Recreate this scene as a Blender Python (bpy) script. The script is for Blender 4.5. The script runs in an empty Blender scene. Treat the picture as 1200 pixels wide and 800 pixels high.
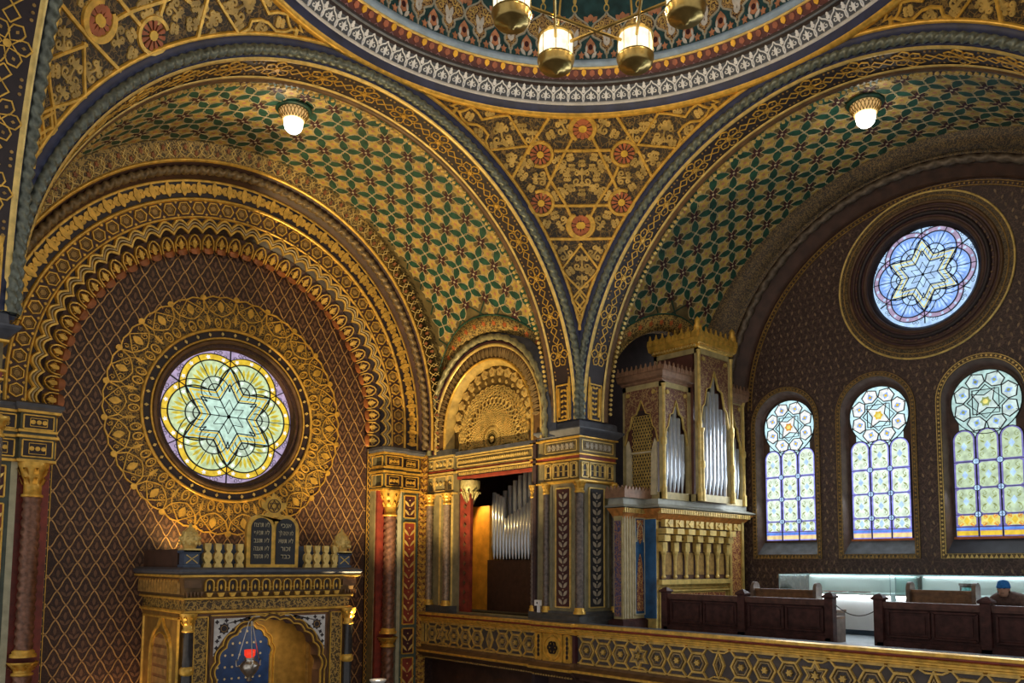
import bpy, math, random
import numpy as np
from mathutils import Vector, Matrix
random.seed(7); RNG = np.random.default_rng(7)
scn = bpy.context.scene; COL = scn.collection
PI = math.pi

# ------------------------------------------------------------------ camera
CP = np.array([-6.92424, -6.17654, 6.5])
RT = np.array([0.73094473, -0.6824173, 0.00514061])
UP = np.array([-0.06115754, -0.05800038, 0.99644152])
BK = np.array([-0.67969078, -0.72865807, -0.08413004])
FPX, PX0, PY0 = 936.373, 616.417, 582.133
cam = bpy.data.cameras.new('camera'); co = bpy.data.objects.new('camera', cam); COL.objects.link(co)
co.matrix_world = Matrix([[RT[0], UP[0], BK[0], CP[0]], [RT[1], UP[1], BK[1], CP[1]], [RT[2], UP[2], BK[2], CP[2]], [0, 0, 0, 1]])
cam.sensor_fit = 'HORIZONTAL'; cam.sensor_width = 36.0; cam.lens = FPX / 1200 * 36
cam.shift_x = -(PX0 - 600) / 1200; cam.shift_y = (PY0 - 400) / 1200
cam.clip_start = 0.1; cam.clip_end = 200
scn.camera = co
# ------------------------------------------------------------------ world, exposure
w = bpy.data.worlds.new('world'); scn.world = w; w.use_nodes = True
bg = w.node_tree.nodes['Background']; bg.inputs[0].default_value = (0.95, 0.92, 0.88, 1); bg.inputs[1].default_value = 0.44
scn.view_settings.view_transform = 'Standard'; scn.view_settings.look = 'None'
scn.view_settings.exposure = 0.55; scn.view_settings.gamma = 1.0; scn.view_settings.use_curve_mapping = False

# daylight entering through the three arched windows of the gallery wall, slanting down
for y_ in (3.13, 1.045, -1.04):
    L = bpy.data.lights.new('window_daylight', 'AREA'); L.shape = 'RECTANGLE'; L.size = 2.9; L.size_y = 1.1; L.energy = 55; L.color = (.84, .92, 1.); L.spread = math.radians(150)
    lo = bpy.data.objects.new('window_daylight', L); COL.objects.link(lo); lo.location = (9.72, y_, 8.7); lo.rotation_euler = (0, math.radians(65), 0)

ZC = 9.64          # springing height of all great arches
YA = 10.5          # ark wall
XB = 9.93          # window wall
FZ = 5.2           # gallery floor

# ------------------------------------------------------------------ materials
MATS = {}
def hexc(c): return (c[0], c[1], c[2], 1)
def mat(name, c, rough=.5, metal=0., var=.25, scale=6., bump=0., bscale=40., emit=None, estr=0., trans=0., spec=.5):
    if name in MATS: return MATS[name]
    m = bpy.data.materials.new(name); m.use_nodes = True; nt = m.node_tree; b = nt.nodes['Principled BSDF']
    b.inputs['Roughness'].default_value = rough; b.inputs['Metallic'].default_value = metal
    b.inputs['Specular IOR Level'].default_value = spec
    if trans: b.inputs['Transmission Weight'].default_value = trans
    tc = nt.nodes.new('ShaderNodeTexCoord')
    if var:
        n = nt.nodes.new('ShaderNodeTexNoise'); n.inputs['Scale'].default_value = scale; n.inputs['Detail'].default_value = 4
        nt.links.new(tc.outputs['Object'], n.inputs['Vector'])
        r = nt.nodes.new('ShaderNodeValToRGB'); nt.links.new(n.outputs['Fac'], r.inputs[0])
        r.color_ramp.elements[0].position = .3; r.color_ramp.elements[1].position = .7
        r.color_ramp.elements[0].color = hexc([x * (1 - var) for x in c]); r.color_ramp.elements[1].color = hexc([min(1, x * (1 + var)) for x in c])
        nt.links.new(r.outputs[0], b.inputs['Base Color'])
    else: b.inputs['Base Color'].default_value = hexc(c)
    if bump:
        n2 = nt.nodes.new('ShaderNodeTexNoise'); n2.inputs['Scale'].default_value = bscale
        nt.links.new(tc.outputs['Object'], n2.inputs['Vector'])
        bp = nt.nodes.new('ShaderNodeBump'); bp.inputs['Strength'].default_value = bump; bp.inputs['Distance'].default_value = .02
        nt.links.new(n2.outputs['Fac'], bp.inputs['Height']); nt.links.new(bp.outputs[0], b.inputs['Normal'])
    if emit is not None:
        b.inputs['Emission Color'].default_value = hexc(emit); b.inputs['Emission Strength'].default_value = estr
    MATS[name] = m; return m
def filigree(name, ground, line, scale=6., width=.05, warp=.35, second=None, rough=.55, metal=0.):
    """fine painted scroll-work: warped cell outlines over a ground colour"""
    if name in MATS: return MATS[name]
    m = bpy.data.materials.new(name); m.use_nodes = True; nt = m.node_tree; b = nt.nodes['Principled BSDF']
    b.inputs['Roughness'].default_value = rough; b.inputs['Metallic'].default_value = metal
    N, L = nt.nodes.new, nt.links.new
    tc = N('ShaderNodeTexCoord')
    nz = N('ShaderNodeTexNoise'); nz.inputs['Scale'].default_value = scale * .9; L(tc.outputs['Object'], nz.inputs['Vector'])
    sub = N('ShaderNodeVectorMath'); sub.operation = 'SUBTRACT'; sub.inputs[1].default_value = (.5, .5, .5); L(nz.outputs['Color'], sub.inputs[0])
    sc = N('ShaderNodeVectorMath'); sc.operation = 'SCALE'; sc.inputs['Scale'].default_value = warp; L(sub.outputs[0], sc.inputs[0])
    ad = N('ShaderNodeVectorMath'); L(tc.outputs['Object'], ad.inputs[0]); L(sc.outputs[0], ad.inputs[1])
    v = N('ShaderNodeTexVoronoi'); v.feature = 'DISTANCE_TO_EDGE'; v.inputs['Scale'].default_value = scale; L(ad.outputs[0], v.inputs['Vector'])
    lt = N('ShaderNodeMath'); lt.operation = 'LESS_THAN'; lt.inputs[1].default_value = width; L(v.outputs['Distance'], lt.inputs[0])
    v2 = N('ShaderNodeTexVoronoi'); v2.feature = 'F1'; v2.inputs['Scale'].default_value = scale * 2.3; L(ad.outputs[0], v2.inputs['Vector'])
    l2 = N('ShaderNodeMath'); l2.operation = 'LESS_THAN'; l2.inputs[1].default_value = .28; L(v2.outputs['Distance'], l2.inputs[0])
    mx = N('ShaderNodeMix'); mx.data_type = 'RGBA'; mx.inputs[6].default_value = hexc(ground); mx.inputs[7].default_value = hexc(second or [(a + c) / 2 for a, c in zip(ground, line)])
    L(l2.outputs[0], mx.inputs[0])
    mx2 = N('ShaderNodeMix'); mx2.data_type = 'RGBA'; mx2.inputs[7].default_value = hexc(line); L(mx.outputs[2], mx2.inputs[6]); L(lt.outputs[0], mx2.inputs[0])
    L(mx2.outputs[2], b.inputs['Base Color'])
    bp = N('ShaderNodeBump'); bp.inputs['Strength'].default_value = .5; bp.inputs['Distance'].default_value = .02; L(lt.outputs[0], bp.inputs['Height']); L(bp.outputs[0], b.inputs['Normal'])
    MATS[name] = m; return m
def glow(name, c, s):
    if name in MATS: return MATS[name]
    m = bpy.data.materials.new(name); m.use_nodes = True; nt = m.node_tree; b = nt.nodes['Principled BSDF']
    N, L = nt.nodes.new, nt.links.new
    tc = N('ShaderNodeTexCoord'); n = N('ShaderNodeTexNoise'); n.inputs['Scale'].default_value = 9; n.inputs['Detail'].default_value = 3; L(tc.outputs['Object'], n.inputs['Vector'])
    r = N('ShaderNodeValToRGB'); L(n.outputs['Fac'], r.inputs[0])
    r.color_ramp.elements[0].color = hexc([x * .72 for x in c]); r.color_ramp.elements[1].color = hexc([min(1, x * 1.15) for x in c])
    r.color_ramp.elements[0].position = .35; r.color_ramp.elements[1].position = .65
    L(r.outputs[0], b.inputs['Emission Color']); b.inputs['Emission Strength'].default_value = s
    b.inputs['Base Color'].default_value = hexc([x * .3 for x in c]); b.inputs['Roughness'].default_value = .2
    MATS[name] = m; return m
GOLD = mat('gilt', (.72, .42, .07), .36, .4, .3, 9)
GOLDL = mat('gilt_pale', (.76, .54, .17), .4, .3, .25, 9)
GOLDD = mat('gilt_dull', (.36, .21, .055), .5, .25, .35, 12)
OCHRE = mat('ochre_paint', (.48, .33, .09), .6, .05, .35, 5)
TAN = mat('tan_paint', (.52, .41, .22), .6, 0, .3, 8)
NAVY = mat('navy_paint', (.016, .022, .07), .5, 0, .4, 5)
BLACKB = mat('black_brown_paint', (.022, .012, .014), .5, 0, .3, 6)
BROWN = mat('brown_paint', (.075, .035, .022), .55, 0, .35, 4)
BROWNM = mat('brown_moulding', (.13, .068, .028), .5, .1, .35, 6)
MAROON = mat('maroon_paint', (.055, .012, .016), .55, 0, .3, 8)
RED = mat('red_paint', (.23, .035, .02), .5, 0, .35, 6)
ORANGE = mat('vermilion_paint', (.5, .13, .035), .5, .1, .3, 6)
GREEN = mat('green_paint', (.014, .078, .048), .5, 0, .45, 7)
TEAL = mat('teal_paint', (.02, .065, .075), .5, 0, .4, 7)
BLUE = mat('blue_paint', (.02, .09, .21), .5, 0, .4, 4)
CREAM = mat('cream_paint', (.55, .47, .30), .55, 0, .2, 7)
WHITEP = mat('white_paint', (.62, .60, .58), .55, 0, .15, 9)
GREYB = mat('blue_grey_paint', (.15, .17, .20), .5, 0, .3, 6)
GREYG = mat('grey_green_paint', (.17, .17, .125), .55, 0, .3, 6)
STONE = mat('dark_grey_paint', (.075, .075, .075), .5, 0, .3, 6)
ROPE = mat('silver_green_rope', (.13, .145, .115), .4, .25, .5, 14)
SKYB = mat('pale_blue_paint', (.26, .36, .50), .55, 0, .2, 6)
PINK = mat('salmon_paint', (.50, .22, .12), .55, 0, .3, 8)
WOOD = mat('dark_walnut', (.055, .020, .017), .6, 0, .45, 9, .25, 30, spec=.25)
WOODM = mat('worn_oak', (.18, .085, .032), .45, 0, .4, 9, .2, 30)
OAK = mat('golden_oak', (.62, .28, .03), .5, 0, .25, 5)
TIN = mat('tin_pipe', (.60, .65, .72), .25, .55, .1, 9)
BRASS = mat('brass', (.42, .30, .10), .28, .85, .25, 9)
SILVER = mat('silver', (.6, .56, .5), .3, .9, .2, 20)
DARK = mat('dark_void_paint', (.012, .009, .008), .8, 0, .2, 4)
LEAD = mat('lead', (.012, .016, .022), .5, 0, 0)
CASEW = mat('white_lacquer', (.78, .82, .82), .35, 0, .04, 3)
FPEND = filigree('pendentive_scrollwork', (.032, .022, .010), (.20, .12, .03), 8.5, .07, .32, (.085, .04, .016))
FPENDR = filigree('pendentive_scrollwork_red', (.095, .028, .016), (.36, .22, .055), 6.5, .07, .4, (.17, .08, .03))
FFLOR = filigree('floral_border', (.10, .07, .025), (.50, .33, .09), 11, .11, .25, (.30, .15, .04))
FDARK = filigree('dark_floral', (.05, .035, .022), (.22, .14, .05), 12, .08, .3, (.12, .065, .03))
FOCH = filigree('gilt_filigree', (.07, .04, .012), (.46, .28, .06), 10, .10, .25, (.24, .14, .035))
FWALL = filigree('wall_damask', (.040, .016, .012), (.085, .038, .022), 9, .06, .3, (.065, .026, .017))
FWALLS = filigree('wall_damask_south', (.050, .026, .023), (.115, .068, .05), 8, .06, .3, (.078, .043, .034))
FRED = filigree('red_arabesque', (.20, .03, .015), (.66, .36, .10), 11, .08, .3, (.45, .2, .06))
FCASE = filigree('organ_case_paint', (.15, .055, .035), (.36, .23, .10), 8, .07, .35, (.23, .10, .06))

# ------------------------------------------------------------------ mesh collecting
class G:
    def __init__(s): s.V = []; s.F = []; s.M = []; s.n = 0
    def add(s, V, F, mi=0):
        V = np.asarray(V, float).reshape(-1, 3); s.V.append(V)
        for f in F: s.F.append(tuple(int(i) + s.n for i in f)); s.M.append(mi)
        s.n += len(V); return s
    def addq(s, V, Q, mi=0):
        V = np.asarray(V, float).reshape(-1, 3); s.V.append(V); Q = np.asarray(Q) + s.n
        s.F.extend(map(tuple, Q.tolist())); s.M.extend([mi] * len(Q)); s.n += len(V); return s
    def grid(s, P, cu=False, cv=False, mi=0):
        P = np.asarray(P, float); a, b = P.shape[:2]
        i = np.arange(a if cu else a - 1); j = np.arange(b if cv else b - 1)
        I, J = np.meshgrid(i, j, indexing='ij'); I2 = (I + 1) % a; J2 = (J + 1) % b
        return s.addq(P.reshape(-1, 3), np.stack([I * b + J, I2 * b + J, I2 * b + J2, I * b + J2], -1).reshape(-1, 4), mi)
    def box(s, x0, x1, y0, y1, z0, z1, mi=0):
        V = [(x, y, z) for z in (z0, z1) for x, y in ((x0, y0), (x1, y0), (x1, y1), (x0, y1))]
        return s.add(V, [(3, 2, 1, 0), (4, 5, 6, 7), (0, 1, 5, 4), (1, 2, 6, 5), (2, 3, 7, 6), (3, 0, 4, 7)], mi)
    def loft(s, x0, x1, y0, y1, prof, mi=0, caps=True):
        P = np.array([[(x0 - o, y0 - o, z), (x1 + o, y0 - o, z), (x1 + o, y1 + o, z), (x0 - o, y1 + o, z)] for o, z in prof])
        s.grid(P, cv=True, mi=mi)
        if caps: n = s.n; s.F.append((n - 4, n - 3, n - 2, n - 1)); s.M.append(mi); k = n - 4 * len(prof); s.F.append((k + 3, k + 2, k + 1, k)); s.M.append(mi)
        return s
    def lathe(s, c, prof, n=20, mi=0, ax='Z', a0=0, a1=2 * PI):
        full = abs(a1 - a0 - 2 * PI) < 1e-6
        a = np.linspace(a0, a1, n, endpoint=not full); pr = np.array(prof, float)
        r, z = pr[:, 0][:, None], pr[:, 1][:, None]
        X, Y, Zz = r * np.cos(a), r * np.sin(a), z + 0 * a
        P = np.stack({'Z': [X, Y, Zz], 'X': [Zz, X, Y], 'Y': [X, Zz, Y]}[ax], -1) + np.array(c, float)
        return s.grid(P, cv=full, mi=mi)
    def tube(s, pts, r, n=6, mi=0, closed=False):
        p = np.asarray(pts, float); m = len(p); r = np.broadcast_to(np.asarray(r, float), (m,))
        t = np.roll(p, -1, 0) - np.roll(p, 1, 0) if closed else np.gradient(p, axis=0)
        t /= np.linalg.norm(t, axis=1)[:, None] + 1e-12
        u = np.array([0, 0, 1.]) if abs(t[0, 2]) < .9 else np.array([1., 0, 0]); U = []
        for k in range(m):
            u = u - t[k] * (u @ t[k]); u /= np.linalg.norm(u) + 1e-12; U.append(u)
        U = np.array(U); W = np.cross(t, U); a = np.linspace(0, 2 * PI, n, endpoint=False)
        P = p[:, None] + r[:, None, None] * (U[:, None] * np.cos(a)[None, :, None] + W[:, None] * np.sin(a)[None, :, None])
        s.grid(P, cu=closed, cv=True, mi=mi)
        if not closed and m > 1:
            k = s.n - m * n; s.F.append(tuple(range(k + n - 1, k - 1, -1))); s.M.append(mi); s.F.append(tuple(range(s.n - n, s.n))); s.M.append(mi)
        return s
    # raised band along a polyline on a surface; S maps (u,v) to point and normal
    def strap(s, S, pts, w=.03, h=.012, closed=False, mi=0, base=0.):
        pts = np.asarray(pts, float)
        if len(pts) < 2: return s
        P, Nn = S(pts); return s.strap3(P, Nn, w, h, closed, mi, base)
    def strap3(s, P, Nn, w=.03, h=.012, closed=False, mi=0, base=0.):
        if closed: t = np.roll(P, -1, 0) - np.roll(P, 1, 0)
        else: t = np.gradient(P, axis=0)
        t /= np.linalg.norm(t, axis=1)[:, None] + 1e-12
        sd = np.cross(Nn, t); sd /= np.linalg.norm(sd, axis=1)[:, None] + 1e-12
        k = np.ones(len(P))
        if len(P) > 2:
            d = np.diff(P, axis=0); d /= np.linalg.norm(d, axis=1)[:, None] + 1e-12
            c = np.clip((d[:-1] * d[1:]).sum(1), -1, 1); k[1:-1] = 1 / np.maximum(np.sqrt((1 + c) / 2), .45)
        sd = sd * k[:, None]
        X = np.stack([P - sd * w / 2 + Nn * (base - .004), P - sd * w * .32 + Nn * (base + h), P + sd * w * .32 + Nn * (base + h), P + sd * w / 2 + Nn * (base - .004)], 1)
        return s.grid(X, cu=closed, mi=mi)
    def plate(s, S, poly, h=.01, mi=0, c=None):
        poly = np.asarray(poly, float); n = len(poly); c = poly.mean(0) if c is None else np.asarray(c, float)
        P, Nn = S(np.vstack([poly, c[None]]))
        top = P + Nn * h; V = np.vstack([top, P[:n] - Nn[:n] * .004])
        F = [(i, (i + 1) % n, n) for i in range(n)] + [((i + 1) % n, i, n + 1 + i, n + 1 + (i + 1) % n) for i in range(n)]
        return s.add(V, F, mi)
    def obj(s, name, mats, parent=None, smooth=False):
        me = bpy.data.meshes.new(name); V = np.vstack(s.V) if s.V else np.zeros((0, 3))
        if parent is not None:
            mw = np.array(WORLD(parent).inverted()); V = V @ mw[:3, :3].T + mw[:3, 3]
        me.from_pydata(V.tolist(), [], s.F)
        for m in (mats if isinstance(mats, (list, tuple)) else [mats]): me.materials.append(m)
        if s.M and max(s.M) > 0: me.polygons.foreach_set('material_index', s.M)
        if smooth: me.polygons.foreach_set('use_smooth', [True] * len(me.polygons))
        me.update(); o = bpy.data.objects.new(name, me); COL.objects.link(o)
        if parent is not None: o.parent = parent
        return o
def WORLD(o):
    m = o.matrix_basis.copy()
    return WORLD(o.parent) @ m if o.parent else m
def tag(o, label, cat, group=None, kind=None):
    if label: o['label'] = label
    if cat: o['category'] = cat
    if group: o['group'] = group
    if kind: o['kind'] = kind
    return o
def stuff(o): o['kind'] = 'stuff'; return o
def thing(name, loc, label, cat, group=None, rz=0., kind=None):
    o = bpy.data.objects.new(name, None); COL.objects.link(o); o.location = loc; o.rotation_euler.z = rz; o.empty_display_size = .1
    return tag(o, label, cat, group, kind)
def place(src, parent, m=None, name=None):
    """copy of a part with the same mesh, optionally with another local matrix"""
    o = src.copy(); COL.objects.link(o); o.parent = parent
    if m is not None: o.matrix_basis = m
    return o
def copy_tree(o, parent=None, m=None):
    c = o.copy(); COL.objects.link(c); c.parent = parent
    if m is not None: c.matrix_basis = m
    for ch in list(o.children): copy_tree(ch, c)
    return c
# ------------------------------------------------------------------ surfaces (u,v) -> point, normal
def plane(O, U, V):
    O, U, V = (np.array(a, float) for a in (O, U, V)); N = np.cross(U, V); N /= np.linalg.norm(N)
    def S(p):
        p = np.asarray(p, float); return O + p[:, :1] * U + p[:, 1:] * V, np.broadcast_to(N, (len(p), 3))
    return S
SE = plane((0, YA, 0), (1, 0, 0), (0, 0, 1))                     # ark wall, normal -Y
SW = plane((XB, 0, 0), (0, -1, 0), (0, 0, 1))                    # window wall, u = -Y, normal -X
def S_soffit(R, y0=0.):                                          # u arc length from crown to +X, v depth Y
    def S(p):
        p = np.asarray(p, float); a = p[:, 0] / R; a = np.clip(a, -9, 9)
        sn, cs = np.sin(a), np.cos(a); over = np.maximum(np.abs(p[:, 0]) - R * PI / 2, 0)
        st = np.abs(p[:, 0]) > R * PI / 2
        X = np.where(st, np.sign(p[:, 0]) * R, R * sn); Z = np.where(st, ZC - over, ZC + R * cs)
        Nn = np.stack([np.where(st, -np.sign(p[:, 0]), -sn), 0 * a, np.where(st, 0, -cs)], -1)
        return np.stack([X, p[:, 1] + y0, Z], -1), Nn
    return S
def S_polar(O, U, V, N):                                         # u angle, v radius on a plane
    O, U, V, N = (np.array(a, float) for a in (O, U, V, N))
    def S(p):
        p = np.asarray(p, float); return O + (p[:, 1:] * np.cos(p[:, :1])) * U + (p[:, 1:] * np.sin(p[:, :1])) * V, np.broadcast_to(N, (len(p), 3))
    return S
# ------------------------------------------------------------------ 2-d shapes
def circ(u, v, r, n=16, a0=0.): a = np.linspace(0, 2 * PI, n, endpoint=False) + a0; return np.stack([u + r * np.cos(a), v + r * np.sin(a)], -1)
def arc(u, v, r, a0, a1, n=12): a = np.linspace(a0, a1, n); return np.stack([u + r * np.cos(a), v + r * np.sin(a)], -1)
def starp(u, v, r1, r2, n, rot=0.): a = np.arange(2 * n) * PI / n + rot; r = np.where(np.arange(2 * n) % 2 == 0, r1, r2); return np.stack([u + r * np.cos(a), v + r * np.sin(a)], -1)
def lens(u, v, l, wd, ang, n=4):
    t = np.linspace(0, 1, n + 1); x = t * l; y = wd / 2 * np.sin(PI * t)
    p = np.vstack([np.stack([x, y], -1), np.stack([x[-2:0:-1], -y[-2:0:-1]], -1)])
    c, s_ = math.cos(ang), math.sin(ang); return np.stack([u + p[:, 0] * c - p[:, 1] * s_, v + p[:, 0] * s_ + p[:, 1] * c], -1)
def spiral(u, v, r, turns, a0, d=1, n=14):
    t = np.linspace(0, 1, n); a = a0 + d * t * turns * 2 * PI; rr = r * (1 - .82 * t); return np.stack([u + rr * np.cos(a), v + rr * np.sin(a)], -1)
def rect(u0, u1, v0, v1): return np.array([(u0, v0), (u1, v0), (u1, v1), (u0, v1)])
def frame(g, S, u0, u1, v0, v1, w=.03, h=.02, mi=0):
    for a in ((u0, v0, u1, v0), (u0, v1, u1, v1)): g.strap(S, [a[:2], a[2:]], w, h, mi=mi)
    for a in ((u0, v0, u0, v1), (u1, v0, u1, v1)): g.strap(S, [a[:2], a[2:]], w, h, mi=mi)
def arch_poly(u, hw, v0, v1, n=14):
    """round headed opening outline from bottom left, up and over to bottom right"""
    a = np.linspace(PI, 0, n); zc = v1 - hw
    return np.vstack([[(u - hw, v0)], np.stack([u + hw * np.cos(a), zc + hw * np.sin(a)], -1), [(u + hw, v0)]])
def scroll_fill(g, S, u, v, sx, sy, w=.014, h=.01, mi=0):
    """a symmetric palmette: stem, two pairs of volutes and three leaves"""
    f = lambda p: np.stack([u + np.asarray(p)[:, 0] * sx, v + np.asarray(p)[:, 1] * sy], -1)
    for k in (-1, 1):
        g.strap(S, f(spiral(k * .27, -.2, .24, 1.2, PI if k > 0 else 0, k, 12)), w, h, mi=mi)
        g.strap(S, f(spiral(k * .24, .22, .18, 1.1, PI if k > 0 else 0, -k, 10)), w, h, mi=mi)
        g.plate(S, f(lens(0, .1, .5, .16, PI / 2 - k * .75)), h, mi)
        g.plate(S, f(lens(0, -.45, .4, .14, PI / 2 - k * 1.1)), h, mi)
    g.plate(S, f(lens(0, .05, .5, .2, PI / 2)), h, mi)
    g.strap(S, f(np.array([(0, -.5), (0, -.2), (0, .1)])), w, h, mi=mi)
# pixel of the photograph -> viewing ray; the surface it meets gives the distance
def ray(x, y):
    return -BK + RT * ((x - PX0) / FPX) - UP * ((y - PY0) / FPX)
# ================================================================== crossing: floor, arches, pendentives, dome
def struct(o, label, cat): o['kind'] = 'structure'; o['label'] = label; o['category'] = cat; return o
g = G(); g.box(-9, 12, -9, 12, -.2, 0); struct(g.obj('floor', mat('floor_stone', (.12, .09, .07), .5, 0, .3, 2)), 'dark stone floor of the hall below the galleries', 'floor')

SEG = 96
def half_path(n=SEG, leg=.14):
    a = np.linspace(-PI / 2, PI / 2, n); return a
def ringpts(r, y, n=SEG, zb=9.5):
    """semicircular arch line in the ark-arch frame with short legs to the impost"""
    a = np.linspace(0, PI, n); X = r * np.cos(a); Z = ZC + r * np.sin(a)
    X = np.concatenate([[r], X, [-r]]); Z = np.concatenate([[zb], Z, [zb]]); return np.stack([X, 0 * X + y, Z], -1)
def sweep(g, prof, mi=0, n=SEG, zb=9.5):
    g.grid(np.stack([ringpts(r, y, n, zb) for r, y in prof]), mi=mi)
def rope(g, r, y, rad, n=420, m=8, twist=90, mi=0, zb=9.5, amp=.22, strands=2):
    L = PI * r; leg = ZC - zb
    s = np.linspace(-leg, L + leg, n); a = np.clip(s / r, 0, PI)
    X = r * np.cos(a); Z = ZC + r * np.sin(a) + np.where(s < 0, s, 0) + np.where(s > L, -(s - L), 0)
    b = np.linspace(0, 2 * PI, m, endpoint=False)
    rr = rad * (1 + amp * np.cos(strands * b[None] + twist * (s / L)[:, None] * 2))
    er = np.stack([np.cos(a), 0 * a, np.sin(a)], -1); ey = np.array([0, 1., 0])
    P = np.stack([X, 0 * X + y, Z], -1)[:, None] + rr[..., None] * (er[:, None] * np.cos(b)[None, :, None] + ey * np.sin(b)[None, :, None])
    g.grid(P, cv=True, mi=mi)

ARCH = thing('trim_1', (0, 0, 0), 'great arch before the ark with navy edge and gilt star chain', 'arch', kind='structure')
g = G(); sweep(g, [(5.34, 5.0), (5.30, 4.94), (5.24, 4.93), (5.12, 4.94), (5.1, 5.06), (4.99, 5.06), (4.97, 5.1)]); ob = g.obj('navy_band', NAVY, ARCH, True)
g = G(); sweep(g, [(5.29, 4.95), (5.27, 4.89), (5.22, 4.89), (5.215, 4.94)]); g.obj('gilt_edge', GOLD, ARCH, True)
g = G(); rope(g, 5.06, 5.0, .075, n=1000, m=10, twist=330, amp=.2); g.obj('rope_moulding', ROPE, ARCH, True)
g = G(); sweep(g, [(4.97, 5.07), (4.945, 5.1), (4.945, 5.14), (4.96, 5.15)]); sweep(g, [(4.93, 5.62), (4.915, 5.63), (4.915, 5.67), (4.93, 5.68)]); g.obj('gilt_fillet', GOLDL, ARCH, True)
g = G(); sweep(g, [(4.95, 5.1), (4.94, 5.68)]); g.obj('soffit', BLACKB, ARCH, True)
g = G(); sweep(g, [(4.94, 5.67), (4.90, 5.70), (4.90, 5.78), (4.95, 5.82)]); g.obj('brown_fillet', BROWNM, ARCH, True)
# star chain on the soffit
SS = S_soffit(4.945); g = G(); gd = G(); yc = 5.385; pitch = .815; n_st = 17
for k in range(-9, 10):
    u = k * pitch
    if abs(u) > 4.945 * PI / 2 - .75: continue
    pet = []
    for i in range(6):
        a = i * PI / 3 + PI / 2; ca, sa = math.cos(a), math.sin(a)
        # petal: pointed hexagonal lobe
        q = np.array([(.05, 0), (.12, .075), (.20, .075), (.255, 0), (.20, -.075), (.12, -.075)])
        q = np.stack([u + q[:, 0] * ca - q[:, 1] * sa, yc + q[:, 0] * sa * .98 + q[:, 1] * ca], -1)
        g.strap(SS, q, .021, .014, True)
        dq = np.array([(.14, 0), (.165, .02), (.19, 0), (.165, -.02)]); gd.plate(SS, np.stack([u + dq[:, 0] * ca - dq[:, 1] * sa, yc + dq[:, 0] * sa + dq[:, 1] * ca], -1), .012)
    g.plate(SS, circ(u, yc, .045, 8), .02)
    if abs(u + pitch) <= 4.945 * PI / 2 - .7:
        u0, u1 = u + .22, u + pitch - .22; um = (u0 + u1) / 2
        for sgn in (-1, 1):
            g.strap(SS, [(u0, yc), (u0 + .09, yc + sgn * .085), (um, yc), (u1 - .09, yc - sgn * .085), (u1, yc)], .021, .013)
    for sgn in (-1, 1):
        for du in (.33, .41, .49): gd.plate(SS, circ(u + du, yc + sgn * .19, .02, 6), .012)
for sgn in (-1, 1):                                             # framed end panels above the imposts
    u0, u1 = sgn * (4.945 * PI / 2 - .62), sgn * (4.945 * PI / 2 + .12); ua, ub = min(u0, u1), max(u0, u1)
    frame(g, SS, ua, ub, 5.19, 5.57, .035, .02)
    for v in (5.25, 5.51): g.strap(SS, [(ua + .06, v), (ub - .06, v)], .05, .03)
    for i in range(6):
        um = ua + .1 + i * .11
        for q in (-1, 1): g.plate(SS, lens(um, 5.38, .1, .05, q * 1.1), .015)
stuff(g.obj('star_chain', GOLD, ARCH)); stuff(gd.obj('petal_fill', GOLDD, ARCH))
g = G(); SB = S_soffit(4.90)
for k in range(150):
    u = -4.9 * PI / 2 + (k + .5) * 4.9 * PI / 150; g.plate(SB, lens(u, 5.80, .09, .07, PI / 2), .025)
stuff(g.obj('leaf_edge', GOLDL, ARCH))
RIGHT = Matrix.Rotation(-PI / 2, 4, 'Z'); LEFT = Matrix.Rotation(PI / 2, 4, 'Z')
o = copy_tree(ARCH, None, RIGHT); o.name = 'trim_2'; o['label'] = 'great arch before the window gallery with gilt star chain'
o = copy_tree(ARCH, None, LEFT); o.name = 'trim_3'; o['label'] = 'shadowed great arch at the left pier, seen edge on'

# ---------------------------------------------------------------- pendentives
RS = 7.20
def sph(x, y):
    d = ray(x, y); o = CP - np.array([0, 0, ZC]); a = d @ d; b = 2 * o @ d; c = o @ o - RS * RS
    return CP + d * ((-b + math.sqrt(b * b - 4 * a * c)) / (2 * a))
PEND = None
g = G(); na, nt = 49, 24; P = np.zeros((na, nt, 3))
for i, a in enumerate(np.linspace(-PI / 4, PI / 4, na)):
    rmax = 5.0 / math.cos(PI / 4 - abs(a)); az = PI / 4 + a
    for j, t in enumerate(np.linspace(0, 1, nt)):
        r = 4.96 + (rmax - 4.96) * t; P[i, j] = (r * math.cos(az), r * math.sin(az), ZC + math.sqrt(max(RS * RS - r * r, 0)))
g.grid(P); PEND = g.obj('ceiling_pendentive', FPEND, None, True)
struct(PEND, 'gilt scrollwork pendentive with hexagram between the two lit arches', 'pendentive')
def trace(px, smooth=True, dens=7.):
    """pixel polyline -> sphere points, both halves (mirrored in the diagonal plane)"""
    px = np.array(px, float); out = [px[0]]
    for a, b in zip(px[:-1], px[1:]):
        n = max(1, int(np.linalg.norm(b - a) / dens))
        out += [a + (b - a) * k / n for k in range(1, n + 1)]
    return np.array([sph(*p) for p in out])
def nin(P): N = np.array([0, 0, ZC]) - P; return N / np.linalg.norm(N, axis=1)[:, None]
def both(g, P, w, h, closed=False, mi=0):
    g.strap3(P, nin(P), w, h, closed, mi); Q = P[:, [1, 0, 2]].copy(); g.strap3(Q, nin(Q), w, h, closed, mi)
def flip(px, c=682.): return [(2 * c - x, y) for x, y in px]
g = G(); W1 = .066
both(g, trace([(649, 176.6), (682, 176.6)]), W1, .03)
both(g, trace([(671, 161), (645, 211), (640, 222)]), W1, .03)
both(g, trace([(639, 196), (645, 211), (662, 238), (669, 253)]), W1, .03)
both(g, trace([(648, 241), (682, 241)]), W1, .03)
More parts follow.
